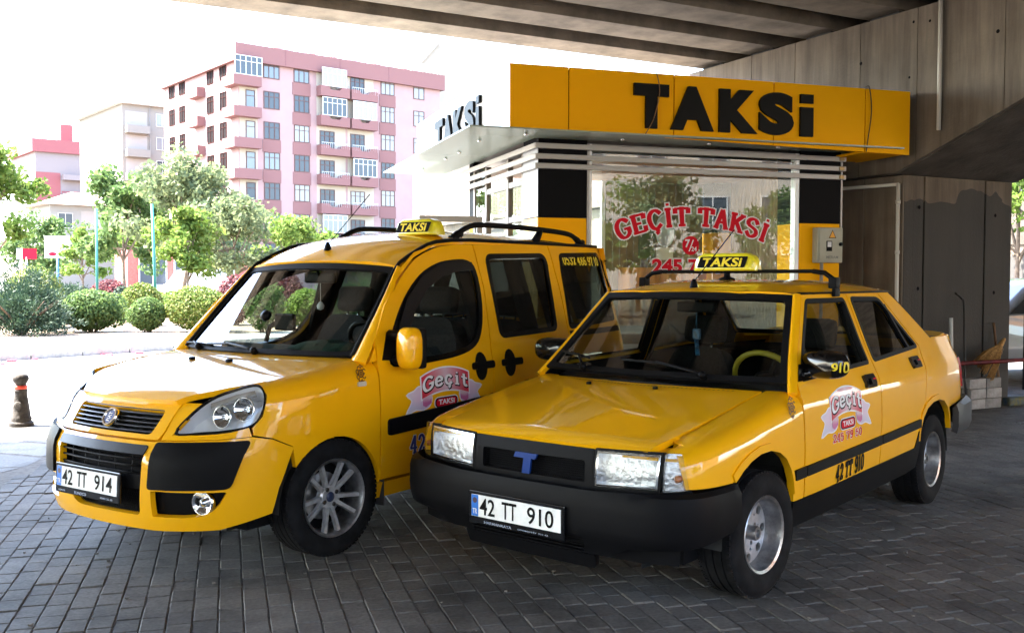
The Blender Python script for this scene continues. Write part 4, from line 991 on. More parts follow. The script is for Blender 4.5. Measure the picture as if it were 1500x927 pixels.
    panel('grille_backing',grow(gh,.01),ms,VOID,gf,off=-.05,th=0,res=.15)
    for k in range(6):
        v=.700+k*.0195; o_=.355-.0*k
        f=lambda s__,dv,dx:tuple(Vector(mss(s__,v+dv))+Vector((dx,0,0)))
        mb=MB(); n=10; vs_=[]
        for i in range(n+1):
            s__=-.342+.684*i/n
            vs_+=[f(s__,-.002,.000),f(s__,.003,.000),f(s__,.004,-.03),f(s__,-.001,-.03)]
        mb.add(vs_,[(i*4+j,i*4+(j+1)%4,(i+1)*4+(j+1)%4,(i+1)*4+j) for i in range(n) for j in range(4)]); mb.build('grille_slat',mat('slat',(.03,.03,.033),.35),gf)
    q=Vector(mss(0,.745)); M=Matrix.Translation((q.x+.004,0,q.z))@Vector((1,0,.62)).to_track_quat('Z','Y').to_matrix().to_4x4()
    em=MB().lathe([(.0,.014),(.036,.014),(.040,.020),(.048,.020),(.052,.010),(.052,-.01)],30,M).build('badge',CHROME,gf,sharp=40)
    MB().lathe([(0,.0155),(.035,.0155)],24,M).build('badge_centre',mat('badge_navy',(.015,.04,.16),.25,coat=1),em)
    vs2,fs2=fit2d(text2d('FIAT',1,.01),.05,.026,0,0); MB().add([M@Vector((y,-x,.0165)) if False else M@Vector((-y,x,.0165)) for x,y in vs2],fs2).build('badge_letters',PWHITE,em,fix=False)
    # bonnet
    zc=pchip([(-.4,1.04),(-.1,1.015),(.2,.975),(.38,.945),(.47,.928),(.575,.902),(.655,.872),(.71,.840)])
    def zh(x,y):
        e=abs(y)/.74; return zc(x)-.018*e*e
    hd=[(-.26,.731),(-.1,.731),(.2,.711),(.38,.660),(.47,.605),(.575,.52),(.655,.425),(.69,.39),(.705,.2),(.71,0)]
    hd=hd+[(x,-y) for x,y in hd[::-1][1:]]+[(-.17,-.4),(-.12,0),(-.17,.4)]
    def zhm(u,v):
        # follow the front edge down to the lamps
        return (u,v,min(zh(u,v),9))
    panel('bonnet',hd,zhm,PAINT,root,gap=.003,res=.05,th=.03,centre=(0,0,0))
    for y in (-.22,.10): MB().bbox((.10,y-.012,zh(.1,y)-.004),(.135,y+.012,zh(.1,y)+.014),.004).build('washer_jet',BLK,root)
    panel('bonnet_underlay',[(-.2,-.73),(.36,-.65),(.56,-.5),(.66,-.4),(.68,0),(.66,.4),(.56,.5),(.36,.65),(-.2,.73)],lambda u,v:(u,v,zh(u,v)-.04),VOID,root,th=0,res=.2,centre=(0,0,0))
    cw=[(-.09,.0),(-.15,.4),(-.22,.735),(-.33,.77),(-.33,-.77),(-.22,-.735),(-.15,-.4)]
    panel('cowl',cw,lambda u,v:(u,v,1.008-.02*(v/.7)**2),BLK,root,th=.02,res=.1,centre=(0,0,0))
    # windscreen, roof
    def wf(a,t):
        x=E0[0]+(E1[0]-E0[0])*t; z=E0[1]+(E1[1]-E0[1])*t; p=mx(x,z); bb=.13+(.05-.13)*t
        return (x+bb*(1-a*a),p[1]*a*(.865+.085*t),z+.03*(1-a*a)*t*t)
    def pf(a,t):   # pillar face between the glass edge and the body side
        x=E0[0]+(E1[0]-E0[0])*t; z=E0[1]+(E1[1]-E0[1])*t; p=Vector(mx(x,z)); q=Vector(wf(1,t)); r=q.lerp(p,a); r.x+=.012*math.sin(math.pi*a); r.z+=.012*math.sin(math.pi*a); return tuple(r)
    for fl in (1,-1): panel('a_pillar_face',[(-.02,-.06),(1,-.06),(1,1),(-.02,1)],pf,PAINT,root,th=.02,res=.12,flip=fl)
    sq=[(-1,0),(1,0),(1,1),(-1,1)]; inn=rnd([(-.965,.045),(.965,.045),(.955,.94),(-.955,.94)],.06,4)
    panel('windscreen',sq,wf,GLASSC,root,off=-.004,th=0,res=.1,sharp=0)
    panel('windscreen_seal',sq,wf,RUB,root,off=.003,th=.02,res=.1,holes=[inn])
    zcr=pchip([(-3.28,1.735),(-2.8,1.765),(-1.9,1.785),(-1.4,1.765),(-1.0,1.705),(-.74,1.605),(-.64,1.556)])
    ze=pchip([(-3.25,1.70),(-1.46,1.695),(-1.09,1.672),(-.86,1.60),(-.69,1.522)])
    def ye(x):
        k=min(1,max(0,(x+1.1)/.41)); return (mx(min(x,-.69),ze(x))[1]+.002)*(1-.048*k)
    def zr(x,y):
        e=min(1,abs(y)/ye(x)); return ze(x)+(zcr(x)-ze(x))*(1-e**2.8)
    rf=[(-.642,.0),(-.652,.35),(-.69,ye(-.69))]+[(x,ye(x)) for x in (-.76,-.86,-.97,-1.09,-1.25,-1.46,-1.7,-2.1,-2.6,-3.0,-3.2)]+[(-3.26,.4),(-3.275,0)]
    rf=rf+[(x,-y) for x,y in rf[::-1][1:-1]]
    for fl in (1,-1):
        gp_=[wf(1,t) for t in (0,.25,.5,.75,.95)]+[(x,ye(x),ze(x)+.002) for x in (-.72,-.80,-.90,-1.0,-1.09,-1.25,-1.46,-1.9,-2.3,-2.8,-3.2)]
        MB().tube([(x+.004,y*fl,z+.006) for x,y,z in gp_],.012,8).build('roof_gutter',BLK,root)
    panel('roof',rf,lambda u,v:(u,v,zr(u,v)),PAINT,root,th=.02,res=.06,centre=(-1.6,0,.5))
    panel('roof_lining',[(x-.03,y*.93) for x,y in rf],lambda u,v:(u,v,zr(u,v)-.05),VOID,root,th=0,res=.2,centre=(-1.6,0,.5))
    # tail: tailgate with window
    L=B.L; s1=sx(-3.235)
    tw=rnd([(s1+.12,1.12),(L,1.12),(L,1.60),(s1+.14,1.60)],[.05,0,0,.05],4)
    for fl in (1,-1):
        t_=panel('tailgate',[(s1,.40),(L,.40),(L,1.72),(s1,1.69)],ms,PAINT,root,th=.03,res=.1,holes=[tw],flip=fl); panel('tailgate_window',grow(tw,.004),ms,GLASST,t_,off=-.01,th=0,res=.15,flip=fl)
        panel('rear_bumper',[(sx(-2.9),.28),(L,.28),(L,.50),(sx(-3.15),.50)],ms,BLK,root,off=.03,th=.05,res=.08,flip=fl)
    MB().box((-3.2,-.62,.19),(.45,.62,.34)).build('floor_pan',VOID,root)
    MB().prism([(.70,.235),(.55,.20),(.3,.19),(.3,.30),(.70,.28)],-.5,.5,'y').build('engine_tray',VOID,root)
    # cabin
    MB().prism([(-.20,1.0),(-.42,1.045),(-.62,1.03),(-.68,.95),(-.66,.80),(-.60,.6),(-.20,.6)],-.74,.74,'y').build('dashboard',mat('dash_cloth',(.016,.030,.022),.95,noise_s=8,noise_a=.5),root)
    def heap(u,v):
        a=u*2*math.pi; r=v; return (-.42+.16*r*math.cos(a),.33+.30*r*math.sin(a),1.04+.05*(1-r*r)+.012*noise.noise(Vector((u*9,v*6,1))))
    MB().grid(heap,24,8).build('dashboard_cloth',mat('green_cloth',(.012,.05,.028),.95,noise_s=25,noise_a=.4),root,fix=False)
    for y in (.38,-.38): seat(root,-1.22,y,.52,.50,.62)
    for y in (.42,-.05,-.45): seat(root,-2.02,y,.44,.52,.56)
    steering(root,(-.78,.38,1.03),.95,BLK,.19)
    for fl in (1,-1): panel('curtain',[(-1.86+.02*fl*0,1.10),(-1.84,1.60),(-2.06,1.605),(-2.05,1.10)],lambda u,v:(mx(u,v)[0],mx(u,v)[1]+.012*math.sin(u*75)*.5-.03,v),mat('curtain_grey',(.10,.10,.105),.9),root,off=-.02,th=0,res=.02,flip=fl,sharp=0)
    for fl in (1,-1): panel('curtain',[(-2.62,1.16),(-2.60,1.62),(-2.80,1.625),(-2.80,1.16)],lambda u,v:(mx(u,v)[0],mx(u,v)[1]+.012*math.sin(u*75)*.5-.03,v),MATS['curtain_grey'],root,off=-.02,th=0,res=.02,flip=fl,sharp=0)
    panel('towel',[(-2.44,1.14),(-2.40,1.37),(-2.43,1.38),(-2.53,1.14)],mx,PWHITE,root,off=-.03,th=.01,res=.05)
    MB().bbox((-.70,-.13,1.42),(-.67,.13,1.49),.014).build('rear_view_mirror',BLK,root); MB().tube([(-.64,0,1.53),(-.68,0,1.46)],.009,6).build('mirror_stem',BLK,root)
    mb=MB(); mb.tube([(-.685,.0,1.42),(-.685,.0,1.30)],.002,4); mb.lathe([(0,-.03),(.02,-.02),(.024,0),(.012,.02),(0,.03)],10,Matrix.Translation((-.685,0,1.28))); mb.build('hanging_charm',PWHITE,root)
    # meter on a stalk
    mb=MB(); mb.bbox((-.36,-.03,1.14),(-.33,.13,1.24),.01); mb.tube([(-.32,-.09,1.07),(-.34,-.08,1.16),(-.345,-.02,1.19)],.014,8); mb.lathe([(0,0),(.035,0),(.03,.03),(0,.04)],12,Matrix.Translation((-.33,-.09,1.22))@Matrix.Rotation(1.0,4,'Y')); mb.build('taximeter',BLK,root)
    nrm=(.70,0,.72)
    wiper(root,wf(.10,.0),wf(-.30,.06),wf(-.62,.05),nrm); wiper(root,wf(-.70,.0),wf(-.84,.04),wf(-.50,.035),nrm)
    # door mirror
    for fl in (1,):
        p=Vector(mx(-.43,1.065))
        mb=MB(); mb.T=Matrix.Translation((p.x,(p.y+.135)*fl,p.z+.0))@Matrix.Rotation(R(-10)*fl,4,'Z')
        sgn=lambda q,e:math.copysign(abs(q)**e,q)
        def ell(u,v):
            a=2*math.pi*u; b=math.pi*v
            return (.062*sgn(math.cos(b),.75),.068*sgn(math.sin(b),.5)*sgn(math.cos(a),.55),.118*sgn(math.sin(b),.5)*sgn(math.sin(a),.55))
        mb.grid(ell,28,12); o=mb.build('door_mirror',PAINT,root)
        mb2=MB(); mb2.T=mb.T; mb2.bbox((-.075,-.065,-.113),(-.03,.065,.113),.02); mb2.build('mirror_back',BLK,o,sharp=50)
        for dz in (-.07,.07): MB().tube([(p.x+.0,(p.y-.01)*fl,p.z+dz),(p.x,(p.y+.10)*fl,p.z+dz+.005)],[.030,.022],10).build('mirror_arm',BLK,o)
        panel('mirror_foot',[(-.33,1.0),(-.50,.99),(-.53,1.15),(-.42,1.15)],mx,BLK,root,off=.006,th=.02,flip=fl)
    # roof rails
    for fl in (1,-1):
        yr=.515; z_=lambda x,k:zr(x,yr)+k
        mb=MB(); path=[(-1.36,yr+.0,z_(-1.36,-.01)),(-1.44,yr,z_(-1.44,.035)),(-1.55,yr,z_(-1.55,.075)),(-1.70,yr,z_(-1.70,.09)),(-2.2,yr,z_(-2.2,.092)),(-2.75,yr,z_(-2.75,.082)),(-2.92,yr,z_(-2.92,.055)),(-3.05,yr,z_(-3.05,-.01))]
        mb.tube([(x,y*fl,z) for x,y,z in catmull(path,4)],[.03]+[.024]*3+[.019]*(len(catmull(path,4))-8)+[.024]*3+[.03],10)
        for x in (-1.41,-2.38,-3.0): mb.tube([(x+.03,yr*fl,z_(x,-.01)),(x-.05,yr*fl,z_(x,.085 if x==-2.38 else .03))],[.035,.02],8)
        mb.build('roof_rail',BLK,root)
    ts=taxi_sign(root,(-1.26,.33,zr(-1.26,.33)-.008),.34,.16,.105,.23,math.pi/2-R(0))
    MB().tube(catmull([(-1.33,.42,zr(-1.33,.42)+.02),(-1.36,.47,zr(-1.36,.47)+.025),(-1.42,.52,zr(-1.42,.52)+.015),(-1.40,.555,zr(-1.40,.555))],5),.005,6).build('sign_cable',mat('cable_grey',(.45,.43,.36),.6),root)
    MB().lathe([(.026,0),(.02,.03),(.008,.055),(0,.056)],12,Matrix.Translation((-.80,-.05,zr(-.80,.05)-.006))).build('aerial_base',BLK,root)
    MB().tube([(-.80,-.05,zr(-.80,0)+.03),(-1.0,.13,zr(-.98,0)+.29)],.003,6).build('aerial',BLK,root)
    # print
    ribbon_logo(root,mx,-.865,.79,1.0,-1,None); crest(root,mx,-.148,.942,.045)
    ribbon_logo(root,mx,-.865,.795,1.0,1,None,flip=-1)
    a,_=slab('42 TT 914',.10,.60,.19,.10,grow=.04); b,_=slab('42 TT 914',.10,.60,.19,.10)
    decal_quads('door_number_border',a,lambda u,v:mx(-.80-u,.455+v),PWHITE,root,.003,step=1e-5); decal_quads('door_number',b,lambda u,v:mx(-.80-u,.455+v),NAVY,root,.0045,step=1e-5)
    a,_=slab('0532 486 97 10',.068,.62,.20,.10); decal_quads('window_phone',a,lambda u,v:mx(-2.86-u,1.555+v),LEMOND,root,.002,step=1e-5)
    return root
# ---------------------------------------------------------------- frames
def frame(o,ang): 
    c,s_=math.cos(R(ang)),math.sin(R(ang))
    return lambda x,y,z=0:(o[0]+c*x-s_*y,o[1]+s_*x+c*y,z)
KO=(.26,9.8); KA=18.0; BO=(4.3,10.9); BA=28.0
KF=frame(KO,KA); BF=frame(BO,BA)
CONC=mat('concrete',(.30,.255,.20),.85,noise_s=3.2,noise_a=.30,bump=30,bump_d=.01,coords='Object')
CONCD=mat('concrete_dark',(.085,.07,.056),.9,noise_s=2.4,noise_a=.35,bump=24,bump_d=.01)
def streak_mat(name,col,col2,paint=None):
    """board-marked concrete with run-off streaks and, below an uneven line, grey paint"""
    m=bpy.data.materials.new(name); m.use_nodes=True; MATS[name]=m; t=m.node_tree; b=t.nodes['Principled BSDF']; b.inputs['Roughness'].default_value=.85
    g=t.nodes.new('ShaderNodeNewGeometry'); mp=t.nodes.new('ShaderNodeMapping'); mp.inputs['Scale'].default_value=(7,7,.55); t.links.new(g.outputs['Position'],mp.inputs['Vector'])
    n1=t.nodes.new('ShaderNodeTexNoise'); n1.inputs['Scale'].default_value=1.0; n1.inputs['Detail'].default_value=7; n1.inputs['Roughness'].default_value=.65; t.links.new(mp.outputs[0],n1.inputs['Vector'])
    rp=t.nodes.new('ShaderNodeValToRGB'); rp.color_ramp.elements[0].position=.32; rp.color_ramp.elements[1].position=.68; rp.color_ramp.elements[0].color=(*col2,1); rp.color_ramp.elements[1].color=(*col,1); t.links.new(n1.outputs[0],rp.inputs[0])
    out=rp.outputs[0]
    n2=t.nodes.new('ShaderNodeTexNoise'); n2.inputs['Scale'].default_value=2.2; n2.inputs['Detail'].default_value=4; t.links.new(g.outputs['Position'],n2.inputs['Vector'])
    mm=t.nodes.new('ShaderNodeMixRGB'); mm.blend_type='MULTIPLY'; mm.inputs[0].default_value=.7; r2=t.nodes.new('ShaderNodeValToRGB'); r2.color_ramp.elements[0].position=.3; r2.color_ramp.elements[0].color=(.6,.57,.54,1); r2.color_ramp.elements[1].position=.7; t.links.new(n2.outputs[0],r2.inputs[0]); t.links.new(out,mm.inputs[1]); t.links.new(r2.outputs[0],mm.inputs[2]); out=mm.outputs[0]
    if paint:
        sp=t.nodes.new('ShaderNodeSeparateXYZ'); t.links.new(g.outputs['Position'],sp.inputs[0])
        n3=t.nodes.new('ShaderNodeTexNoise'); n3.inputs['Scale'].default_value=1.6; n3.inputs['Detail'].default_value=2; t.links.new(g.outputs['Position'],n3.inputs['Vector'])
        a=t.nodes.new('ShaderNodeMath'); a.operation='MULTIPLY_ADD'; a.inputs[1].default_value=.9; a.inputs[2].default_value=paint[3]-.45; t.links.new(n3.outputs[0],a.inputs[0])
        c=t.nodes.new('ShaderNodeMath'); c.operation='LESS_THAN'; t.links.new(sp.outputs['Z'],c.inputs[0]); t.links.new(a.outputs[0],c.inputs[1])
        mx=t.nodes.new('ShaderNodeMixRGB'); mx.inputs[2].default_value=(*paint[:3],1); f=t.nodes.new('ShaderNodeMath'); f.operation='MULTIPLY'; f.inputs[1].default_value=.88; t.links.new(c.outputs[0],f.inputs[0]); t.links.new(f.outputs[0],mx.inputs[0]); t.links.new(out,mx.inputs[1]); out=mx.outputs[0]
    t.links.new(out,b.inputs['Base Color'])
    n4=t.nodes.new('ShaderNodeTexNoise'); n4.inputs['Scale'].default_value=40; n4.inputs['Detail'].default_value=5; t.links.new(g.outputs['Position'],n4.inputs['Vector'])
    bp=t.nodes.new('ShaderNodeBump'); bp.inputs['Strength'].default_value=.5; bp.inputs['Distance'].default_value=.008; t.links.new(n4.outputs[0],bp.inputs['Height']); t.links.new(bp.outputs[0],b.inputs['Normal'])
    return m
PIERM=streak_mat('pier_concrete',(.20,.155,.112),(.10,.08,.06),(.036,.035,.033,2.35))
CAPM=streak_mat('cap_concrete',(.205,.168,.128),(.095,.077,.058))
PIERL=streak_mat('pier_lit_side',(.25,.20,.15),(.14,.11,.082))  # paler copy for the left face, the light from the left put into its colour
# ---------------------------------------------------------------- ground
ASPH=mat('asphalt',(.30,.29,.27),.9,noise_s=.8,noise_a=.12,bump=60,bump_d=.006,coords='Object')
def island_mat(name,c0,c1,c2,rough=.8):
    m=bpy.data.materials.new(name); m.use_nodes=True; MATS[name]=m; t=m.node_tree; b=t.nodes['Principled BSDF']; b.inputs['Roughness'].default_value=rough
    g=t.nodes.new('ShaderNodeNewGeometry'); oi=t.nodes.new('ShaderNodeObjectInfo'); a=t.nodes.new('ShaderNodeMath'); a.operation='ADD'; fr=t.nodes.new('ShaderNodeMath'); fr.operation='FRACT'
    t.links.new(g.outputs['Random Per Island'],a.inputs[0]); t.links.new(oi.outputs['Random'],a.inputs[1]); t.links.new(a.outputs[0],fr.inputs[0])
    rp=t.nodes.new('ShaderNodeValToRGB'); rp.color_ramp.elements[0].color=(*c0,1); rp.color_ramp.elements[1].color=(*c2,1); e=rp.color_ramp.elements.new(.5); e.color=(*c1,1); t.links.new(fr.outputs[0],rp.inputs[0])
    n=t.nodes.new('ShaderNodeTexNoise'); n.inputs['Scale'].default_value=1.3; n.inputs['Detail'].default_value=6; n.inputs['Roughness'].default_value=.7; t.links.new(g.outputs['Position'],n.inputs['Vector'])
    r2=t.nodes.new('ShaderNodeValToRGB'); r2.color_ramp.elements[0].position=.36; r2.color_ramp.elements[0].color=(.40,.39,.38,1); r2.color_ramp.elements[1].position=.56; r2.color_ramp.elements[1].color=(1,1,1,1); t.links.new(n.outputs[0],r2.inputs[0])
    n2=t.nodes.new('ShaderNodeTexNoise'); n2.inputs['Scale'].default_value=55; n2.inputs['Detail'].default_value=4; t.links.new(g.outputs['Position'],n2.inputs['Vector'])
    r3=t.nodes.new('ShaderNodeValToRGB'); r3.color_ramp.elements[0].position=.3; r3.color_ramp.elements[0].color=(.7,.7,.7,1); r3.color_ramp.elements[1].position=.7; r3.color_ramp.elements[1].color=(1.1,1.1,1.1,1); t.links.new(n2.outputs[0],r3.inputs[0])
    m1=t.nodes.new('ShaderNodeMixRGB'); m1.blend_type='MULTIPLY'; m1.inputs[0].default_value=1; m2=t.nodes.new('ShaderNodeMixRGB'); m2.blend_type='MULTIPLY'; m2.inputs[0].default_value=1
    t.links.new(rp.outputs[0],m1.inputs[1]); t.links.new(r2.outputs[0],m1.inputs[2]); t.links.new(m1.outputs[0],m2.inputs[1]); t.links.new(r3.outputs[0],m2.inputs[2]); t.links.new(m2.outputs[0],b.inputs['Base Color'])
    bp=t.nodes.new('ShaderNodeBump'); bp.inputs['Strength'].default_value=.5; bp.inputs['Distance'].default_value=.004; t.links.new(n2.outputs[0],bp.inputs['Height']); t.links.new(bp.outputs[0],b.inputs['Normal'])
    return m
PAVM=island_mat('paver_stone',(.130,.122,.112),(.152,.142,.130),(.182,.169,.152))
FLAGM=island_mat('flag_stone',(.17,.17,.17),(.20,.198,.19),(.235,.23,.22))
JOINT=mat('joint_sand',(.145,.135,.122),.95,noise_s=20,noise_a=.3)
RD=Vector((.585,.811,0)); RN=Vector((-.811,.585,0)); RP=Vector((-4.85,9.98,0))   # near kerb line of the road
def rp_(a,b,z=0): p=RP+RD*a+RN*b; return (p.x,p.y,z)
def quad_sheet(name,pts,z,m,kind='structure'):
    me=bpy.data.meshes.new(name); me.from_pydata([(x,y,z) for x,y in pts],[],[tuple(range(len(pts)))]); me.update(); o=link_mesh(name,me,m)
    if o.data.polygons[0].normal.z<0: o.data.flip_normals()
    tag(o,kind=kind); return o
def build_ground():
    g=quad_sheet('ground',[(-900,-900),(900,-900),(900,900),(-900,900)],-.16,mat('earth',(.16,.15,.13),.95,noise_s=.3,noise_a=.2))
    road=quad_sheet('road',[rp_(-90,0)[:2],rp_(140,0)[:2],rp_(140,8.9)[:2],rp_(-90,8.9)[:2]],-.12,ASPH)
    # apron under and around the bridge
    ap=quad_sheet('pavement',[rp_(-60,-.16)[:2],rp_(90,-.16)[:2],(75,20),(40,-40),(-30,-40)],-.0055,JOINT)
    # near kerb
    kb=empty('near_kerb',rp_(0,-.08)); tag(kb,'weathered grey stone kerb at the near edge of the sunlit road','kerb')
    KM=mat('kerb_stone',(.34,.33,.31),.85,noise_s=8,noise_a=.2)
    mb=MB(); mb.bbox((-.48,-.08,-.16),(.48,.08,.0),.012); k0=mb.build('kerb_stone',KM,kb); k0.rotation_euler=(0,0,math.atan2(RD.y,RD.x)); k0.location=RD*(-6.0)
    for i in range(-5,40):
        c=k0.copy(); COL.objects.link(c); c.location=RD*(i*.98)+RN*random.uniform(-.006,.006)
    fk=empty('far_kerb',rp_(0,8.98)); tag(fk,'long pale kerb along the shrub bed across the road','kerb')
    mb=MB(); mb.bbox((-.52,-.09,-.16),(.52,.09,.03),.02); k1=mb.build('kerb_stone',KM,fk); k1.rotation_euler=(0,0,math.atan2(RD.y,RD.x)); k1.location=RD*(-4)
    for i in range(-3,36):
        c=k1.copy(); COL.objects.link(c); c.location=RD*(i*1.06)+RN*random.uniform(-.008,.008)
    quad_sheet('far_pavement',[rp_(-60,9.07)[:2],rp_(120,9.07)[:2],rp_(120,11.0)[:2],rp_(-60,11.0)[:2]],.015,mat('walk_concrete',(.36,.34,.31),.9,noise_s=2,noise_a=.12))
    quad_sheet('planting_bed',[rp_(-60,11.0)[:2],rp_(120,11.0)[:2],rp_(120,26)[:2],rp_(-60,26)[:2]],.03,mat('soil',(.26,.19,.13),.95,noise_s=1.2,noise_a=.3,bump=12,bump_d=.04))
    quad_sheet('far_road',[rp_(-80,26)[:2],rp_(140,26)[:2],rp_(140,40)[:2],rp_(-80,40)[:2]],.02,ASPH)
    # ---- pavers: running bond, long joints along the kiosk depth direction
    a=R(16.0); ca,sa=math.cos(a),math.sin(a); ux=Vector((ca,sa,0)); uy=Vector((-sa,ca,0)); W,L=.105,.157
    def proj(p):
        c,s_=math.cos(.038),math.sin(.038); Z=p.z-1.45; d=p.y*c-Z*s_
        if d<.3: return None
        u=Z*c+p.y*s_; return 750+1450*p.x/d,463.5-1450*u/d,d
    lim=lambda p:(p.x>-3.62-.06*(p.y-7.4)) 
    def on_kiosk(p):
        d=Vector((p.x-KO[0],p.y-KO[1])); x=d.x*math.cos(R(KA))+d.y*math.sin(R(KA)); y=-d.x*math.sin(R(KA))+d.y*math.cos(R(KA)); return -.02<x<3.52 and -.02<y<2.6
    def on_pier(p):
        d=Vector((p.x-BO[0],p.y-BO[1])); x=d.x*math.cos(R(BA))+d.y*math.sin(R(BA)); y=-d.x*math.sin(R(BA))+d.y*math.cos(R(BA)); return -.02<x<1.9 and y>-.02
    cells=[]
    for i in range(-80,130):
        for j in range(-5,145):
            c=ux*(i*W)+uy*((j+.5*(i%2))*L+.04*math.sin(i*1.7))
            if not lim(c) or c.y>14.5 or c.y<2.9 or on_kiosk(c) or on_pier(c): continue
            q=proj(c)
            if q is None or not(-90<q[0]<1600) or not(330<q[1]<1010): continue
            if (c-RP).dot(RN)>-.3: continue
            cells.append((q[2],c,q))
    cells.sort(key=lambda t:t[0])
    vis=[c for c in cells if -10<c[2][0]<1510 and c[2][1]<935]
    near=set(id(c[1]) for c in vis[:300])
    def block(mb,c,dz,tx,ty,rot,sc=1):
        ch=.004; w_=W/2-.0025; l_=L/2-.0025; M=Matrix.Translation((c.x,c.y,dz))@Matrix.Rotation(a+rot,4,'Z')@Matrix.Rotation(tx,4,'X')@Matrix.Rotation(ty,4,'Y'); mb.T=M
        mb.add([(-w_,-l_,-.05),(w_,-l_,-.05),(w_,l_,-.05),(-w_,l_,-.05),(-w_,-l_,-ch),(w_,-l_,-ch),(w_,l_,-ch),(-w_,l_,-ch),(-w_+ch,-l_+ch,0),(w_-ch,-l_+ch,0),(w_-ch,l_-ch,0),(-w_+ch,l_-ch,0)],
          [(0,1,5,4),(1,2,6,5),(2,3,7,6),(3,0,4,7),(4,5,9,8),(5,6,10,9),(6,7,11,10),(7,4,8,11),(8,9,10,11)])
    one=MB(); block(one,Vector((0,0,0)),0,0,0,-a); pm=None
    rest=MB()
    for d,c,q in cells:
        r_=random.Random(int(c.x*1000)*7919+int(c.y*1000)); dz=r_.gauss(0,.0016); tx,ty,rt=r_.gauss(0,.006),r_.gauss(0,.009),r_.gauss(0,.010)
        if id(c) in near:
            if pm is None: o=one.build('paver',PAVM,ap,fix=False); pm=o.data
            else: o=link_mesh('paver',pm,None,ap)
            o.matrix_local=Matrix.Translation((c.x,c.y,dz+.018))@Matrix.Rotation(a+rt,4,'Z')@Matrix.Rotation(tx,4,'X')@Matrix.Rotation(ty,4,'Y')
            o.location.z=dz
        else: block(rest,c,dz,tx,ty,rt)
    o=rest.build('paver_field',PAVM,ap,fix=False); tag(o,kind='stuff')
    # ---- irregular slabs on the left
    rr=random.Random(5); nx,ny=9,9; pts={}
    for i in range(nx+1):
        for j in range(ny+1):
            pts[i,j]=Vector((-3.78-i*.62+rr.uniform(-.14,.14)-(.06*(j*.6-1.2)),5.2+j*.58+rr.uniform(-.15,.15),0))
    for i in range(nx):
        for j in range(ny):
            q=[pts[i,j],pts[i+1,j],pts[i+1,j+1],pts[i,j+1]]
            if any((p-RP).dot(RN)>-.22 for p in q): continue
            cs=[q] if rr.random()<.45 else [[q[0],q[1],q[2]],[q[0],q[2],q[3]]]
            for poly in cs:
                P2=inset(rnd([(p.x,p.y) for p in poly],.06,2),.012); h_=rr.uniform(-.006,.004)
                top=inset(P2,.012); n=len(P2); mb=MB()
                if len(top)!=n: continue
                mb.add([(x,y,-.05) for x,y in P2]+[(x,y,h_-.010) for x,y in P2]+[(x,y,h_) for x,y in top],[(k,(k+1)%n,n+(k+1)%n,n+k) for k in range(n)]+[(n+k,n+(k+1)%n,2*n+(k+1)%n,2*n+k) for k in range(n)]+[tuple(range(2*n,3*n))])
                mb.build('flagstone',FLAGM,ap)
    return ap
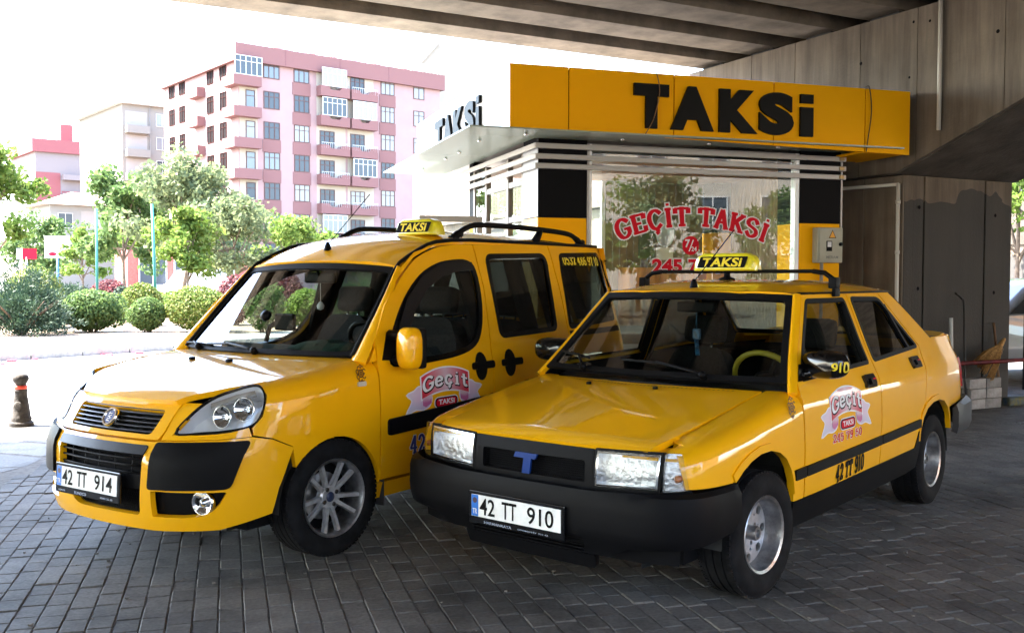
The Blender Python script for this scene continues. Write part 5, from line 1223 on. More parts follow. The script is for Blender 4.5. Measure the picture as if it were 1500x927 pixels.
# ---------------------------------------------------------------- overpass
def build_bridge():
    root=empty('overpass',(BO[0],BO[1],0),R(BA)); tag(root,'brown concrete road overpass with beams, hammerhead pier and deck overhead','overpass')
    # pier: core and board-marked facing strips
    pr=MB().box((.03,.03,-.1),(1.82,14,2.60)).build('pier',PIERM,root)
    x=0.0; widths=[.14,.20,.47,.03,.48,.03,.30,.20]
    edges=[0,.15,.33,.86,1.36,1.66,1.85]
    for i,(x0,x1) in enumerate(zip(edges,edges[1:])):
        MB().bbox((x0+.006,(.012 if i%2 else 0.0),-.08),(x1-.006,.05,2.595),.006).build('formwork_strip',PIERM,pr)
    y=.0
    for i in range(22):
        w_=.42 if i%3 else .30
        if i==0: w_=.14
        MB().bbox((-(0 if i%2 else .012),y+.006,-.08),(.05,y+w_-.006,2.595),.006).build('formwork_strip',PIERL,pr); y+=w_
    for (x_,z_) in ((.24,2.25),(.24,1.35),(1.53,2.2),(1.53,1.3),(.80,.62)): MB().lathe([(0,0),(.022,0)],10,Matrix.Translation((x_,-.002,z_))@Matrix.Rotation(math.pi/2,4,'X')).build('tie_hole',VOID,pr)
    # cap beam
    prof=[(-3.6,4.05),(-1.5,3.185),(0.02,2.605),(14,2.605),(14,4.34),(-3.6,4.34)]
    cp=MB().prism(prof,-.06,1.93,'x').build('cap_beam',CONCD,root)
    y=-3.6; k=0
    zb=lin([(-3.6,4.05),(-1.5,3.185),(0.02,2.605),(14,2.605)])
    while y<13.5:
        w_=[.52,.50,.53,.26][k%4]; a_,b_=y+.0018,y+w_-.0018
        o=.0 if k%2 else .004
        mb=MB(); mb.add([(-.12+o,a_,zb(a_)+.01),(-.12+o,b_,zb(b_)+.01),(-.12+o,b_,4.335),(-.12+o,a_,4.335),(-.058,a_,zb(a_)+.01),(-.058,b_,zb(b_)+.01),(-.058,b_,4.335),(-.058,a_,4.335)],[(0,1,2,3),(7,6,5,4),(0,4,5,1),(1,5,6,2),(2,6,7,3),(3,7,4,0)])
        mb.build('formwork_strip',CAPM,cp); y+=w_; k+=1
    rr=random.Random(3)
    for _ in range(26):
        yy=rr.uniform(-3,9); zz=rr.uniform(zb(yy)+.25,4.2); MB().lathe([(0,0),(rr.uniform(.010,.022),0)],9,Matrix.Translation((-.1225,yy,zz))@Matrix.Rotation(-math.pi/2,4,'Y')).build('tie_hole',VOID,cp)
    # beams of the deck
    sec=[(-.26,0),(.26,0),(.26,.16),(.10,.28),(.10,.86),(.30,.94),(.30,1.02),(-.30,1.02),(-.30,.94),(-.10,.86),(-.10,.28),(-.26,.16)]
    GM=mat('beam_concrete',(.25,.205,.155),.85,noise_s=2.5,noise_a=.28,bump=20,bump_d=.01)
    for i in range(16):
        yv=3.40-i*1.0
        MB().prism([(yv+a,4.43+b) for a,b in sec],-46,.75,'x').build('deck_beam',GM,root)
        MB().box((.1,yv-.2,4.342),(.62,yv+.2,4.428)).build('bearing_pad',mat('bearing',(.03,.03,.03),.8),root)
    MB().box((-46,-12.6,5.452),(90,3.98,5.72)).build('deck_slab',mat('soffit_shade',(.055,.045,.036),.9,noise_s=1.5,noise_a=.4),root)  # soffit colour darkened to paint in the shade between the beams
    for yv in (3.85,-12.6): MB().box((-46,yv,5.722),(90,yv+.13,6.65)).build('parapet',GM,root)
    for i in range(16): MB().box((1.1,3.15-i,4.43),(90,3.65-i,5.45)).build('deck_beam',GM,root) if i%1==0 else None  # deck and beams run far right, unseen, to darken the saloon's side reflections
    for px_ in (21,42):  # unseen further piers, added so the saloon's side reflects something dark
        q=MB().box((px_,.03,-.1),(px_+1.8,14,2.6)).build('pier',PIERM,root); MB().prism(prof,px_-.06,px_+1.9,'x').build('cap_beam',CONCD,root)
    return root
def build_pier_clutter():
    PV=mat('pvc_white',(.55,.52,.46),.5)
    L=lambda x,y,z:BF(x,y,z)
    mb=MB(); mb.tube([L(-.06,.03,0),L(-.06,.03,2.50)],.022,8); mb.tube([L(-.06,.03,2.49),L(-.06,3.2,2.56)],.020,8)
    for z in (.9,1.75,2.3): mb.tube([L(-.06,.03,z-.02),L(-.06,.03,z+.02)],.028,8)
    tag(mb.build('drain_pipe',PV),'thin off-white pipe running up the corner of the concrete pier','pipe')
    mb=MB(); mb.tube([L(-.15,-.55,3.0),L(-.15,-.55,4.36)],.024,8); tag(mb.build('conduit_pipe',PV),'straight grey conduit on the cap beam above the sign end','pipe')
    # wire loops
    pts=[L(-.10,.95,2.56),L(-.11,.92,2.3),L(-.11,.98,2.05),L(-.11,1.15,1.98),L(-.11,1.12,1.80),L(-.11,.98,1.82),L(-.11,1.02,1.97),L(-.11,1.2,2.2),L(-.10,1.15,2.56)]
    tag(MB().tube(catmull(pts,6),.005,5).build('cable_loop',mat('cable_beige',(.45,.38,.28),.6)),'beige cable hanging in loops on the pier wall','cable')
    # block stack
    BM=mat('lime_block',(.30,.28,.26),.9,noise_s=9,noise_a=.25,obj=True)
    for r_ in range(3):
        for c in range(2):
            p=L(.86+c*.27+.01*(r_%2),-.26,.06+r_*.115); mb=MB(); mb.bbox((-.13,-.06,-.055),(.13,.06,.055),.006); o=mb.build('block',BM,None,p,(0,0,R(BA)+random.uniform(-.04,.04)))
            tag(o,'pale block %s of the stack'%(['on the bottom row','in the middle row','on the top row'][r_]+(', near the white tube' if c==0 else ', under the broom')),'block','blocks stacked by the pier')
    # broom
    d=Vector(L(1.80,-.08,.92))-Vector(L(.98,-.30,.42)); b0=Vector(L(.98,-.30,.43)); q=d.normalized(); s1=q.cross(Vector((0,1,0))).normalized(); s2=q.cross(s1)
    bo=empty('broom',tuple(b0)); tag(bo,'straw broom leaning bristles down on the block stack','broom')
    STR=mat('straw',(.46,.25,.075),.8,noise_s=40,noise_a=.4)
    mb=MB(); rr=random.Random(2)
    for k in range(150):
        a=rr.uniform(-1,1); b=rr.uniform(-1,1); mb.tube([s1*a*.15+s2*b*.05+q*rr.uniform(-.02,.06),s1*a*.11+s2*b*.045+q*.26,s1*a*.03+s2*b*.025+q*.48],[.0035,.004,.005],4,False)
    mb.build('bristles',STR,bo,fix=False)
    MB().tube([q*.44,q*.50,q*.60,q*.66],[.045,.034,.026,.018],10).build('handle',STR,bo)
    for t_ in (.40,.46): MB().lathe([(.062-.05*(t_-.40)*4,-.006),(.066-.05*(t_-.40)*4,0),(.062-.05*(t_-.40)*4,.006)],14,Matrix.Translation(q*t_)@q.to_track_quat('Z','Y').to_matrix().to_4x4()).build('binding',mat('twine',(.30,.18,.07),.8),bo)
    tag(MB().tube([L(.1,-.5,.55),L(4.2,-.55,.56)],.022,10).build('barrier_bar',mat('bar_red',(.16,.018,.018),.5,noise_s=9,noise_a=.4)),'dull red barrier tube in front of the pier','barrier')
    for xx,nm in ((.62,0),(4.1,1)): pass
    tag(MB().tube([L(.66,-.14,0),L(.67,-.10,1.02)],.022,8).build('white_tube',mat('tube_white',(.6,.6,.58),.4)),'upright white plastic tube leaning on the pier','tube')
    tag(MB().tube(catmull([L(.70,-.30,.0),L(.76,-.22,.5),L(.86,-.12,1.15),L(.84,-.10,1.24),L(.74,-.10,1.30)],6),.013,7).build('iron_bar',mat('dark_iron',(.02,.018,.017),.6)),'black iron bar with hooked end leaning on the pier','bar')
    tag(MB().tube([L(1.50,-.14,.05),L(1.49,-.04,.95)],.014,7).build('wooden_handle',mat('old_wood',(.20,.11,.06),.8)),'worn wooden broom handle standing against the pier','handle')
    mb=MB(); mb.bbox((-.2,-.06,0),(.2,.06,.10),.03); tag(mb.build('floor_brush',mat('brush_blue',(.03,.06,.11),.8,noise_s=14,col2=(.16,.14,.02)),None,L(1.62,-.26,0),(0,0,R(BA))),'blue and yellow floor brush lying by the pier foot','brush')
    mb=MB(); mb.prism([(-.14,-.02),(-.02,-.05),(.15,-.015),(.16,.02),(-.10,.03)],0,.012); tag(mb.build('litter_scrap',mat('scrap',(.05,.05,.05),.7,noise_s=40,col2=(.3,.3,.3)),None,L(.35,-1.25,.004),(0,0,.6)),'dark flattened scrap on the paving behind the saloon','litter')
    # post at the far right
    tag(MB().box((-.15,-.15,-.02),(.15,.15,4.3)).build('dark_post',mat('post_dark',(.012,.011,.010),.8),None,(6.96,13.0,0),(0,0,R(BA))),'dark square post beyond the right side of the pier','post')
# ---------------------------------------------------------------- kiosk
def solid_text(name,body,m,parent,w_,h_,cx,cz,y0,th,bold=.05):
    vs,fs=fit2d(text2d(body,1,bold,res=6),w_,h_,cx,cz); V=[(x,y0,z) for x,z in vs]; n=len(vs)
    ec={}
    F=[]
    for f in fs:
        F.append(tuple(f))
        for i in range(len(f)): ec[(f[i],f[(i+1)%len(f)])]=1
    V+=[(x,y0+th,z) for x,z in vs]
    for (a,b) in list(ec):
        if (b,a) not in ec: F.append((b,a,n+a,n+b))
    me=bpy.data.meshes.new(name); me.from_pydata(V,[],F); me.update(); return link_mesh(name,me,m,parent)
def build_kiosk():
    root=empty('taxi_kiosk',(KO[0],KO[1],0),R(KA)); tag(root,'yellow and black taxi kiosk with glass walls, sign fascia and glass canopy','kiosk')
    YP=mat('kiosk_yellow',(.95,.435,.002),.55,spec=.08,noise_s=1.5,noise_a=.025); BP=mat('kiosk_black',(.004,.004,.005),.5,spec=.06); AL=mat('aluminium',(.36,.34,.325),.45,metal=.3); SF=mat('side_frame_beige',(.24,.215,.19),.5); WH=mat('kiosk_white',(.82,.82,.82),.25,coat=.4)
    GL=glass_mat('kiosk_glass',(.93,.97,.95)); FR=bpy.data.materials.new('canopy_glass'); FR.use_nodes=True; MATS['canopy_glass']=FR
    t=FR.node_tree; b=t.nodes['Principled BSDF']; b.inputs['Base Color'].default_value=(.36,.43,.38,1); b.inputs['Roughness'].default_value=.18
    tl=t.nodes.new('ShaderNodeBsdfTranslucent'); tl.inputs[0].default_value=(.34,.42,.36,1); mxs=t.nodes.new('ShaderNodeMixShader'); mxs.inputs[0].default_value=.30; t.links.new(b.outputs[0],mxs.inputs[1]); t.links.new(tl.outputs[0],mxs.inputs[2]); t.links.new(mxs.outputs[0],t.nodes['Material Output'].inputs[0])
    W_=3.50; D_=2.53
    # floor, roof slab, ceiling
    MB().box((.02,.02,-.02),(W_-.02,D_-.02,.05)).build('floor',mat('kiosk_floor',(.20,.17,.14),.5),root)
    MB().box((-.40,-.42,2.86),(W_+.42,D_+.80,2.98)).build('roof_slab',AL,root)
    cl=MB()
    for k in range(16): cl.box((.03,.05+k*.155,2.70),(W_-.03,.05+k*.155+.145,2.715))
    cl.build('ceiling_boards',mat('ceiling_wood',(.24,.10,.04),.5,noise_s=7,noise_a=.25),root)
    for k in (0,1,2): MB().bbox((.5+k*.95,.9,2.655),(1.1+k*.95,1.05,2.70),.01).build('ceiling_lamp',mat('lamp_white',(.8,.8,.78),.4),root)
    # pillars
    for (x0,x1,y0,y1) in ((0,.51,0,.455),(2.99,W_,0,.42),(0,.16,2.37,D_),(W_-.3,W_,D_-.3,D_)):
        p=MB().box((x0,y0,0),(x1,y1,2.055)).build('pillar',YP,root); MB().box((x0-.003,y0-.003,2.060),(x1+.003,y1+.003,2.86)).build('pillar_head',BP,p)
    MB().box((-.008,.004,2.065),(-.0045,.45,2.75)).build('pillar_cladding',mat('clad_grey',(.42,.43,.45),.5),root); MB().box((-.008,.004,.05),(-.0045,.45,2.055)).build('pillar_cladding',mat('pale_yellow',(.75,.42,.06),.35,coat=.3),root)
    MB().box((.512,-.012,.06),(.535,.06,2.80)).build('corner_trim',AL,root); MB().box((W_+.002,-.014,2.0),(W_+.022,.03,2.80)).build('corner_trim',AL,root)
    # front window
    MB().box((.54,.02,.06),(2.985,.08,.72)).build('front_apron',YP,root)
    MB().box((.54,.01,.722),(2.985,.09,.78)).build('window_sill',AL,root); MB().box((2.935,.005,.782),(2.985,.09,2.80)).build('window_frame',WH,root); MB().box((.536,.005,.782),(.57,.09,2.80)).build('window_frame',WH,root); MB().box((.572,.005,2.755),(2.933,.09,2.80)).build('window_frame',AL,root)
    gw=MB().box((.572,.040,.782),(2.933,.046,2.755)).build('front_window',GL,root)
    # print on the window
    mp=lambda u,v:(u,.0385,v); C=(1.7,1,1.5)
    def arch(quads,x0,width,z0,drop,half):
        out=[]
        for q in quads:
            pts=[]
            for u,v in q:
                a=u/ (half*half/(2*drop)); Rr=half*half/(2*drop); rr=Rr+v
                pts.append((x0+rr*math.sin(a),z0-Rr+rr*math.cos(a)))
            out.append(pts)
        r_=Letters(out); r_.idx=quads.idx; return r_
    tx='GEÇİT TAKSİ'; q1,w1=slab(tx,.195,.72,.22,.10); q0,_=slab(tx,.195,.72,.22,.10,grow=.055)
    k=1.74/w1; q1=remap(q1,lambda u,v:(u*k,v)); q0=remap(q0,lambda u,v:(u*k,v))
    decal_quads('name_border',arch(q0,1.735,1.8,2.005,.17,.88),mp,PWHITE,gw,.0012,C,step=1e-5); decal_quads('name_letters',arch(q1,1.735,1.8,2.005,.17,.88),mp,RED,gw,.003,C,step=1e-5)
    decal('round_badge',poly_vf(circ(1.70,1.80,.098,30)),mp,RED,gw,.002,C)
    decal('badge_figures',fit2d(text2d('7',1,.03),None,.085,1.662,1.822),mp,PWHITE,gw,.0032,C); decal('badge_figures',fit2d(text2d('24',1,.02),None,.048,1.738,1.765),mp,PWHITE,gw,.0032,C); decal('badge_slash',poly_vf([(1.675,1.74),(1.687,1.74),(1.735,1.86),(1.723,1.86)]),mp,PWHITE,gw,.0032,C)
    decal('phone_border',fit2d(text2d('245 79 50',1,.075),.97,.172,1.73,1.585),mp,PWHITE,gw,.0012,C); decal('phone_number',fit2d(text2d('245 79 50',1,.045),.95,.15,1.73,1.585),mp,RED,gw,.003,C)
    # left wall: frames, panes, open door
    for y in (.46,.98,1.80,2.30): MB().box((-.002,y,.06),(.055,y+.065,2.74)).build('side_frame',SF,root)
    for z in (.70,2.05,2.42): MB().box((.002,.527,z),(.05,.978,z+.06)).build('side_rail',SF,root); MB().box((.002,1.047,z),(.05,1.798,z+.06)).build('side_rail',SF,root) if z>1 else None
    MB().box((.02,.53,.062),(.03,.976,.698)).build('side_apron',SF,root); MB().box((.022,.53,.762),(.027,.976,2.048)).build('side_window',GL,root); MB().box((.022,.53,2.112),(.027,.976,2.418)).build('side_window',GL,root); MB().box((.022,1.05,2.112),(.027,1.796,2.418)).build('side_window',GL,root); MB().box((.01,1.87,.06),(.045,2.295,2.74)).build('side_panel',GL,root)
    dr=empty('door',(-.02,1.82,0),0,root); dr.rotation_euler=(0,0,R(-2))
    for (a,b_) in (((-.77,0,.06),(-.70,.045,2.17)),((-.09,0,.06),(-.02,.045,2.17)),((-.698,0,2.10),(-.092,.045,2.17)),((-.698,0,.06),(-.092,.045,.16)),((-.698,0,.95),(-.092,.045,1.02))): MB().bbox(a,b_,.006).build('door_frame',AL,dr)
    MB().box((-.698,.018,.162),(-.092,.024,.948)).build('door_pane',GL,dr); MB().box((-.698,.018,1.022),(-.092,.024,2.098)).build('door_pane',GL,dr); MB().bbox((-.66,-.03,1.0),(-.64,.0,1.14),.006).build('door_handle',BLK,dr)
    # back wall: glass on the left half, boarded on the right
    MB().box((.16,D_-.05,.06),(1.75,D_-.01,.70)).build('back_apron',YP,root)
    bw=MB().box((.17,D_-.032,.72),(1.73,D_-.027,2.60)).build('back_window',GL,root)
    for x in (.162,.93,1.735): MB().box((x,D_-.06,.702),(x+.045,D_,2.70)).build('window_frame',WH,root)
    decal('back_name',fit2d(text2d('GEÇİT TAKSİ',1,.04),1.2,.2,0,0),lambda u,v:(.95-u,D_-.0255,1.85+v),RED,bw,.002,(1,0,1.5))
    decal('back_phone',fit2d(text2d('245 79 50',1,.04),.9,.14,0,0),lambda u,v:(.95-u,D_-.0255,1.45+v),RED,bw,.002,(1,0,1.5))
    for k in range(14): MB().box((1.79+k*.1,D_-.05,.06),(1.79+k*.1+.093,D_-.02,2.70)).build('wall_board',mat('wall_wood',(.24,.155,.085),.55,noise_s=5,noise_a=.2),root)
    for k in range(24): MB().box((W_-.05,.43+k*.0745,.06),(W_-.025,.43+k*.0745+.068,2.70)).build('wall_board',MATS['wall_wood'],root)
    # furnishings
    MB().bbox((1.55,1.9,.06),(2.6,2.4,.78),.02).build('desk',mat('desk_wood',(.25,.14,.06),.4,coat=.4,noise_s=6,noise_a=.2),root)
    mk=lambda ph:(lambda u,v:(1.95+u*1.35,D_-.10+.035*math.sin(u*46+ph),.85+v*.75))
    MB().grid(mk(0),90,2).build('curtain',mat('curtain_orange',(.62,.27,.08),.8),root,fix=False)
    ck=MB().lathe([(0,.0),(.15,.0),(.16,.02),(.185,.025),(.19,.0)],30,Matrix.Translation((2.62,D_-.07,2.08))@Matrix.Rotation(math.pi/2,4,'X')@Matrix.Diagonal((.72,1.15,1,1))).build('wall_clock',mat('clock_face',(.62,.74,.82),.2,coat=1),root)
    MB().box((2.25,D_-.08,1.72),(2.47,D_-.055,2.42)).build('notice_board',mat('board_green',(.10,.13,.07),.6),root); MB().box((2.5,D_-.075,1.70),(2.74,D_-.055,1.86)).build('calendar',WH,root)
    # louvres
    for z in (2.728,2.625,2.532):
        MB().bbox((-.06,-.065,z),(W_+.03,-.035,z+.052),.005).build('louvre_strip',AL,root); MB().bbox((-.062,-.033,z),(-.034,3.15,z+.052),.005).build('louvre_strip',mat('louvre_pale',(.42,.40,.38),.5),root)
        MB().bbox((W_-.06,-.075,z+.008),(W_+.0,-.015,z+.046),.004).build('louvre_bracket',mat('bracket_brass',(.30,.20,.08),.4,metal=.5),root)
    # sign fascia
    FX0,FX1,FY=-.457,3.99,-.50; zb=lin([(FX0,2.852),(FX1,2.768)]); J=[FX0,.121,1.217,2.333,3.427,FX1]
    fs=MB().box((FX0+.03,FY+.02,2.86),(FX1-.03,FY+.16,3.41)).build('fascia',BP,root)
    for a,b_ in zip(J,J[1:]):
        mb=MB(); a+=.006 if a>FX0 else 0; b_-=.006 if b_<FX1 else 0
        mb.add([(a,FY,zb(a)),(b_,FY,zb(b_)),(b_,FY,3.432),(a,FY,3.432),(a,FY+.03,zb(a)),(b_,FY+.03,zb(b_)),(b_,FY+.03,3.432),(a,FY+.03,3.432)],[(0,1,2,3),(4,7,6,5),(0,4,5,1),(1,5,6,2),(2,6,7,3),(3,7,4,0)]); mb.build('fascia_panel',YP,fs)
    MB().box((FX1-.028,FY+.032,2.78),(FX1,.5,3.43)).build('fascia_panel',YP,fs); MB().box((FX1-.55,FY+.032,2.775),(FX1-.03,.25,2.80)).build('fascia_soffit',YP,fs)
    ys=[FY+.002,.62,1.75,2.6,3.41]
    for a,b_ in zip(ys,ys[1:]): MB().box((FX0-.004,a+.002,2.852),(FX0+.026,b_-.006,3.432)).build('fascia_panel',WH,fs)
    LB=mat('letter_black',(.004,.004,.004),.5,spec=.15)
    vs_=[('T',.78,1.15),('A',1.17,1.64),('K',1.70,2.13),('S',2.15,2.55)]
    for ch,x0,x1 in vs_: solid_text('letter',ch,LB,fs,x1-x0,.425,(x0+x1)/2,3.112,FY-.032,.03,.068)
    lo=MB(); lo.box((2.63,FY-.032,2.90),(2.78,FY-.002,3.195)); lo=lo.build('letter',LB,fs); MB().box((2.63,FY-.032,3.235),(2.78,FY-.002,3.325)).build('letter_dot',LB,lo)
    # letters on the white side, reading away from the corner
    for ch,y0,y1 in (('S',.62,.98),('K',1.05,1.45),('A',1.50,1.92),('T',1.93,2.33)):
        o=solid_text('letter',ch,LB,fs,y1-y0,.36,0,0,0,.03,.055); o.matrix_local=Matrix.Translation((FX0-.038,(y0+y1)/2,3.12))@Matrix.Rotation(-math.pi/2,4,'Z')
    lo=MB().box((FX0-.038,.42,2.94),(FX0-.006,.53,3.19)).build('letter',LB,fs); MB().box((FX0-.038,.42,3.225),(FX0-.006,.53,3.30)).build('letter_dot',LB,lo)
    # glass canopy
    G=[(-.865,-.575,.30,-.06),(.306,-.575,2.10,-.06),(2.106,-.56,3.88,-.06)]
    for x0,y0,x1,y1 in G: MB().box((x0,y0,2.822),(x1,y1,2.836)).build('canopy_pane',FR,root)
    for y0,y1 in ((-.056,1.5),(1.506,3.6)): MB().box((-.865,y0,2.822),(-.065,y1,2.836)).build('canopy_pane',FR,root)
    for (x,y) in ((-.55,.2),(-.25,-.35),(-.5,1.15),(-.5,1.75),(-.5,2.9),(.75,-.33),(1.7,-.33),(2.5,-.33),(3.4,-.33)):
        M=Matrix.Translation((x,y,2.80)); mb=MB(); mb.lathe([(0,0),(.018,0),(.022,.012),(.012,.02)],12,M); mb.tube([(x,y,2.815),(x,y,2.86)],.006,6); mb.build('spider_bolt',CHROME,root)
    # meter box
    GB=mat('box_grey',(.36,.35,.27),.5,noise_s=6,noise_a=.08); bx=MB().bbox((3.15,-.10,1.63),(3.47,-.004,2.01),.01).build('meter_box',GB,root)
    MB().bbox((3.17,-.112,1.65),(3.46,-.098,1.99),.005).build('box_door',GB,bx)
    mq=lambda u,v:(u,-.1125,v)
    decal('warning_border',poly_vf([(3.283,1.895),(3.377,1.895),(3.33,1.985)]),mq,INK,bx,.001,(3.3,1,1.8)); decal('warning_sign',poly_vf([(3.293,1.901),(3.367,1.901),(3.33,1.972)]),mq,mat('warn',(.75,.33,.01),.5),bx,.0018,(3.3,1,1.8))
    MB().box((3.255,-.116,1.755),(3.325,-.1125,1.865)).build('meter_glass',INK,bx); MB().box((3.265,-.1175,1.80),(3.315,-.1165,1.855)).build('meter_dial',PWHITE,bx); MB().lathe([(0,.0),(.02,.0),(.02,.02),(0,.02)],12,Matrix.Translation((3.43,-.113,1.83))@Matrix.Rotation(math.pi/2,4,'X')).build('box_lock',BLK,bx)
    decal('box_print',fit2d(text2d('MERAM',1,.01),.15,.03,3.33,1.69),mq,mat('print_grey',(.16,.16,.14),.6),bx,.001,(3.3,1,1.8))
    MB().tube([(3.24,-.05,0),(3.24,-.05,1.63)],.018,8).build('box_conduit',AL,bx)
    # loose wires over the sign
    WR=mat('wire_dark',(.02,.015,.012),.6)
    MB().tube(catmull([(1.02,FY-.012,3.45),(1.04,FY-.045,3.25),(.98,FY-.05,3.0),(.90,FY-.03,2.84)],6),.005,5).build('loose_wire',mat('wire_brown',(.22,.12,.05),.6),root)
    MB().tube(catmull([(3.44,FY+.02,3.45),(3.46,FY-.02,3.44),(3.49,FY-.02,3.2),(3.45,FY-.02,2.9),(3.44,FY-.01,2.78)],6),.006,5).build('loose_wire',WR,root)
    return root
# ---------------------------------------------------------------- plants
def leaf_mat(name,c0,c1,c2,trans=.35):
    m=bpy.data.materials.new(name); m.use_nodes=True; MATS[name]=m; t=m.node_tree; b=t.nodes['Principled BSDF']; b.inputs['Roughness'].default_value=.6; b.inputs['Specular IOR Level'].default_value=.15
    g=t.nodes.new('ShaderNodeNewGeometry'); rp=t.nodes.new('ShaderNodeValToRGB'); rp.color_ramp.elements[0].color=(*c0,1); rp.color_ramp.elements[1].color=(*c2,1); e=rp.color_ramp.elements.new(.5); e.color=(*c1,1)
    t.links.new(g.outputs['Random Per Island'],rp.inputs[0]); t.links.new(rp.outputs[0],b.inputs['Base Color'])
    tl=t.nodes.new('ShaderNodeBsdfTranslucent'); t.links.new(rp.outputs[0],tl.inputs[0]); mx=t.nodes.new('ShaderNodeMixShader'); mx.inputs[0].default_value=trans
    t.links.new(b.outputs[0],mx.inputs[1]); t.links.new(tl.outputs[0],mx.inputs[2]); t.links.new(mx.outputs[0],t.nodes['Material Output'].inputs[0]); return m
LG=leaf_mat('leaf_green',(.05,.092,.026),(.085,.14,.04),(.14,.19,.06),.5); LY=leaf_mat('leaf_lime',(.07,.12,.018),(.11,.17,.03),(.17,.22,.05),.5); LD=leaf_mat('leaf_juniper',(.016,.032,.020),(.028,.055,.032),(.050,.078,.040),.2); LR=leaf_mat('leaf_red',(.075,.015,.02),(.12,.035,.04),(.17,.075,.065)); LO=leaf_mat('leaf_olive',(.08,.11,.05),(.12,.15,.07),(.18,.20,.09),.5); LT=leaf_mat('leaf_two_tone',(.04,.08,.012),(.09,.13,.02),(.22,.22,.07))  # green, lime and olive leaves paled, standing in for haze over the trees
BARK=mat('bark',(.16,.115,.08),.9,noise_s=9,noise_a=.35)
def leaves(mb,c,n,rad,size,rr,shell=.0,flat=.0,long_=1.4):
    for _ in range(n):
        while True:
            d=Vector((rr.uniform(-1,1),rr.uniform(-1,1),rr.uniform(-1,1))); l=d.length
            if .05<l<=1: break
        if shell: d=d/l*(shell+(1-shell)*rr.random()**.6)
        p=Vector((c[0]+d.x*rad[0],c[1]+d.y*rad[1],c[2]+d.z*rad[2]))
        nrm=(d.normalized()*.6+Vector((rr.gauss(0,.6),rr.gauss(0,.6),rr.gauss(0,.6)+.3))).normalized(); a=nrm.orthogonal().normalized(); b=nrm.cross(a); t=rr.random()*6.28; a,b=a*math.cos(t)+b*math.sin(t),b*math.cos(t)-a*math.sin(t)
        s_=size*rr.uniform(.6,1.3); q=a*s_*long_*.5; w_=b*s_*.5
        mb.add([p-q,p+w_,p+q,p-w_],[(0,1,2,3)])
def shrub(px,Y,w_,h_,m,label,n=2600,size=.055,group='clipped shrubs in the planting bed',clip=True,seed=1,cat='shrub',zb=.03):
    X=(px-750)/1450*Y; rr=random.Random(seed); o=empty('shrub',(X,Y,zb)); tag(o,label,cat,group)
    mb=MB(); rx=w_/2; rz=h_/2
    n=int(n*1.7); lob=[(0,0,rz*.98,rx*.93,rx*.86,rz*.94)]+[(rr.uniform(-.62,.62)*rx,rr.uniform(-.62,.62)*rx,rz*rr.uniform(.72,1.32),rx*rr.uniform(.40,.56),rx*rr.uniform(.40,.56),rz*rr.uniform(.42,.66)) for _ in range(7)]
    for (x,y,z,a,b,c) in lob: leaves(mb,(x,y,z),int(n*(.55 if a>rx*.9 else .064)),(a,b,c),size,rr,shell=.80)
    leaves(mb,(0,0,rz),int(n*.25),(rx*.8,rx*.75,rz*.85),size*1.2,rr)
    mb.build('foliage',m,o,fix=False)
    mb=MB()
    for k in range(7):
        a=rr.uniform(0,6.28); mb.tube([(rx*.12*math.cos(a),rx*.12*math.sin(a),-.05),(rx*.35*math.cos(a),rx*.35*math.sin(a),rz*.7),(rx*.6*math.cos(a+.4),rx*.6*math.sin(a+.4),rz*1.5)],[.02,.014,.006],5,False)
    mb.build('stems',BARK,o); return o
def juniper(px,Y,w_,h_,m,label,seed=3,n=5200):
    X=(px-750)/1450*Y; rr=random.Random(seed); o=empty('shrub',(X,Y,.03)); tag(o,label,'shrub','loose junipers in the planting bed'); mb=MB()
    nc=int(230*w_/2.4)
    for _ in range(nc):
        a=rr.uniform(0,6.28); e=math.asin(rr.random()**.8); k=rr.uniform(.62,1.0) if rr.random()<.75 else rr.uniform(.2,.6); lump=1+.16*math.sin(a*3+seed)+.10*math.sin(a*7+e*5)
        c=Vector((w_/2*math.cos(e)*k*math.cos(a)*lump,w_/2*.85*math.cos(e)*k*math.sin(a)*lump,.08+h_*.92*math.sin(e)*k*lump))
        dr=Vector((math.cos(a)*math.cos(e),math.sin(a)*math.cos(e),.55+math.sin(e)*.5)).normalized()
        for _k in range(int(n*1.5)//nc):
            p=c+Vector((rr.gauss(0,.10),rr.gauss(0,.10),rr.gauss(0,.075)))+dr*rr.uniform(-.08,.10); d=(dr+Vector((rr.gauss(0,.5),rr.gauss(0,.5),rr.gauss(0,.4)))).normalized(); s1=d.orthogonal().normalized()*.016
            mb.add([p-s1,p+d*.11,p+s1],[(0,1,2)])
    mb.build('foliage',m,o,fix=False)
    mb=MB()
    for k in range(12):
        a=rr.uniform(0,6.28); mb.tube([(0,0,-.05),(w_*.2*math.cos(a),w_*.2*math.sin(a),h_*.35),(w_*.42*math.cos(a),w_*.42*math.sin(a),h_*.6)],[.03,.02,.008],5,False)
    mb.build('stems',BARK,o); return o
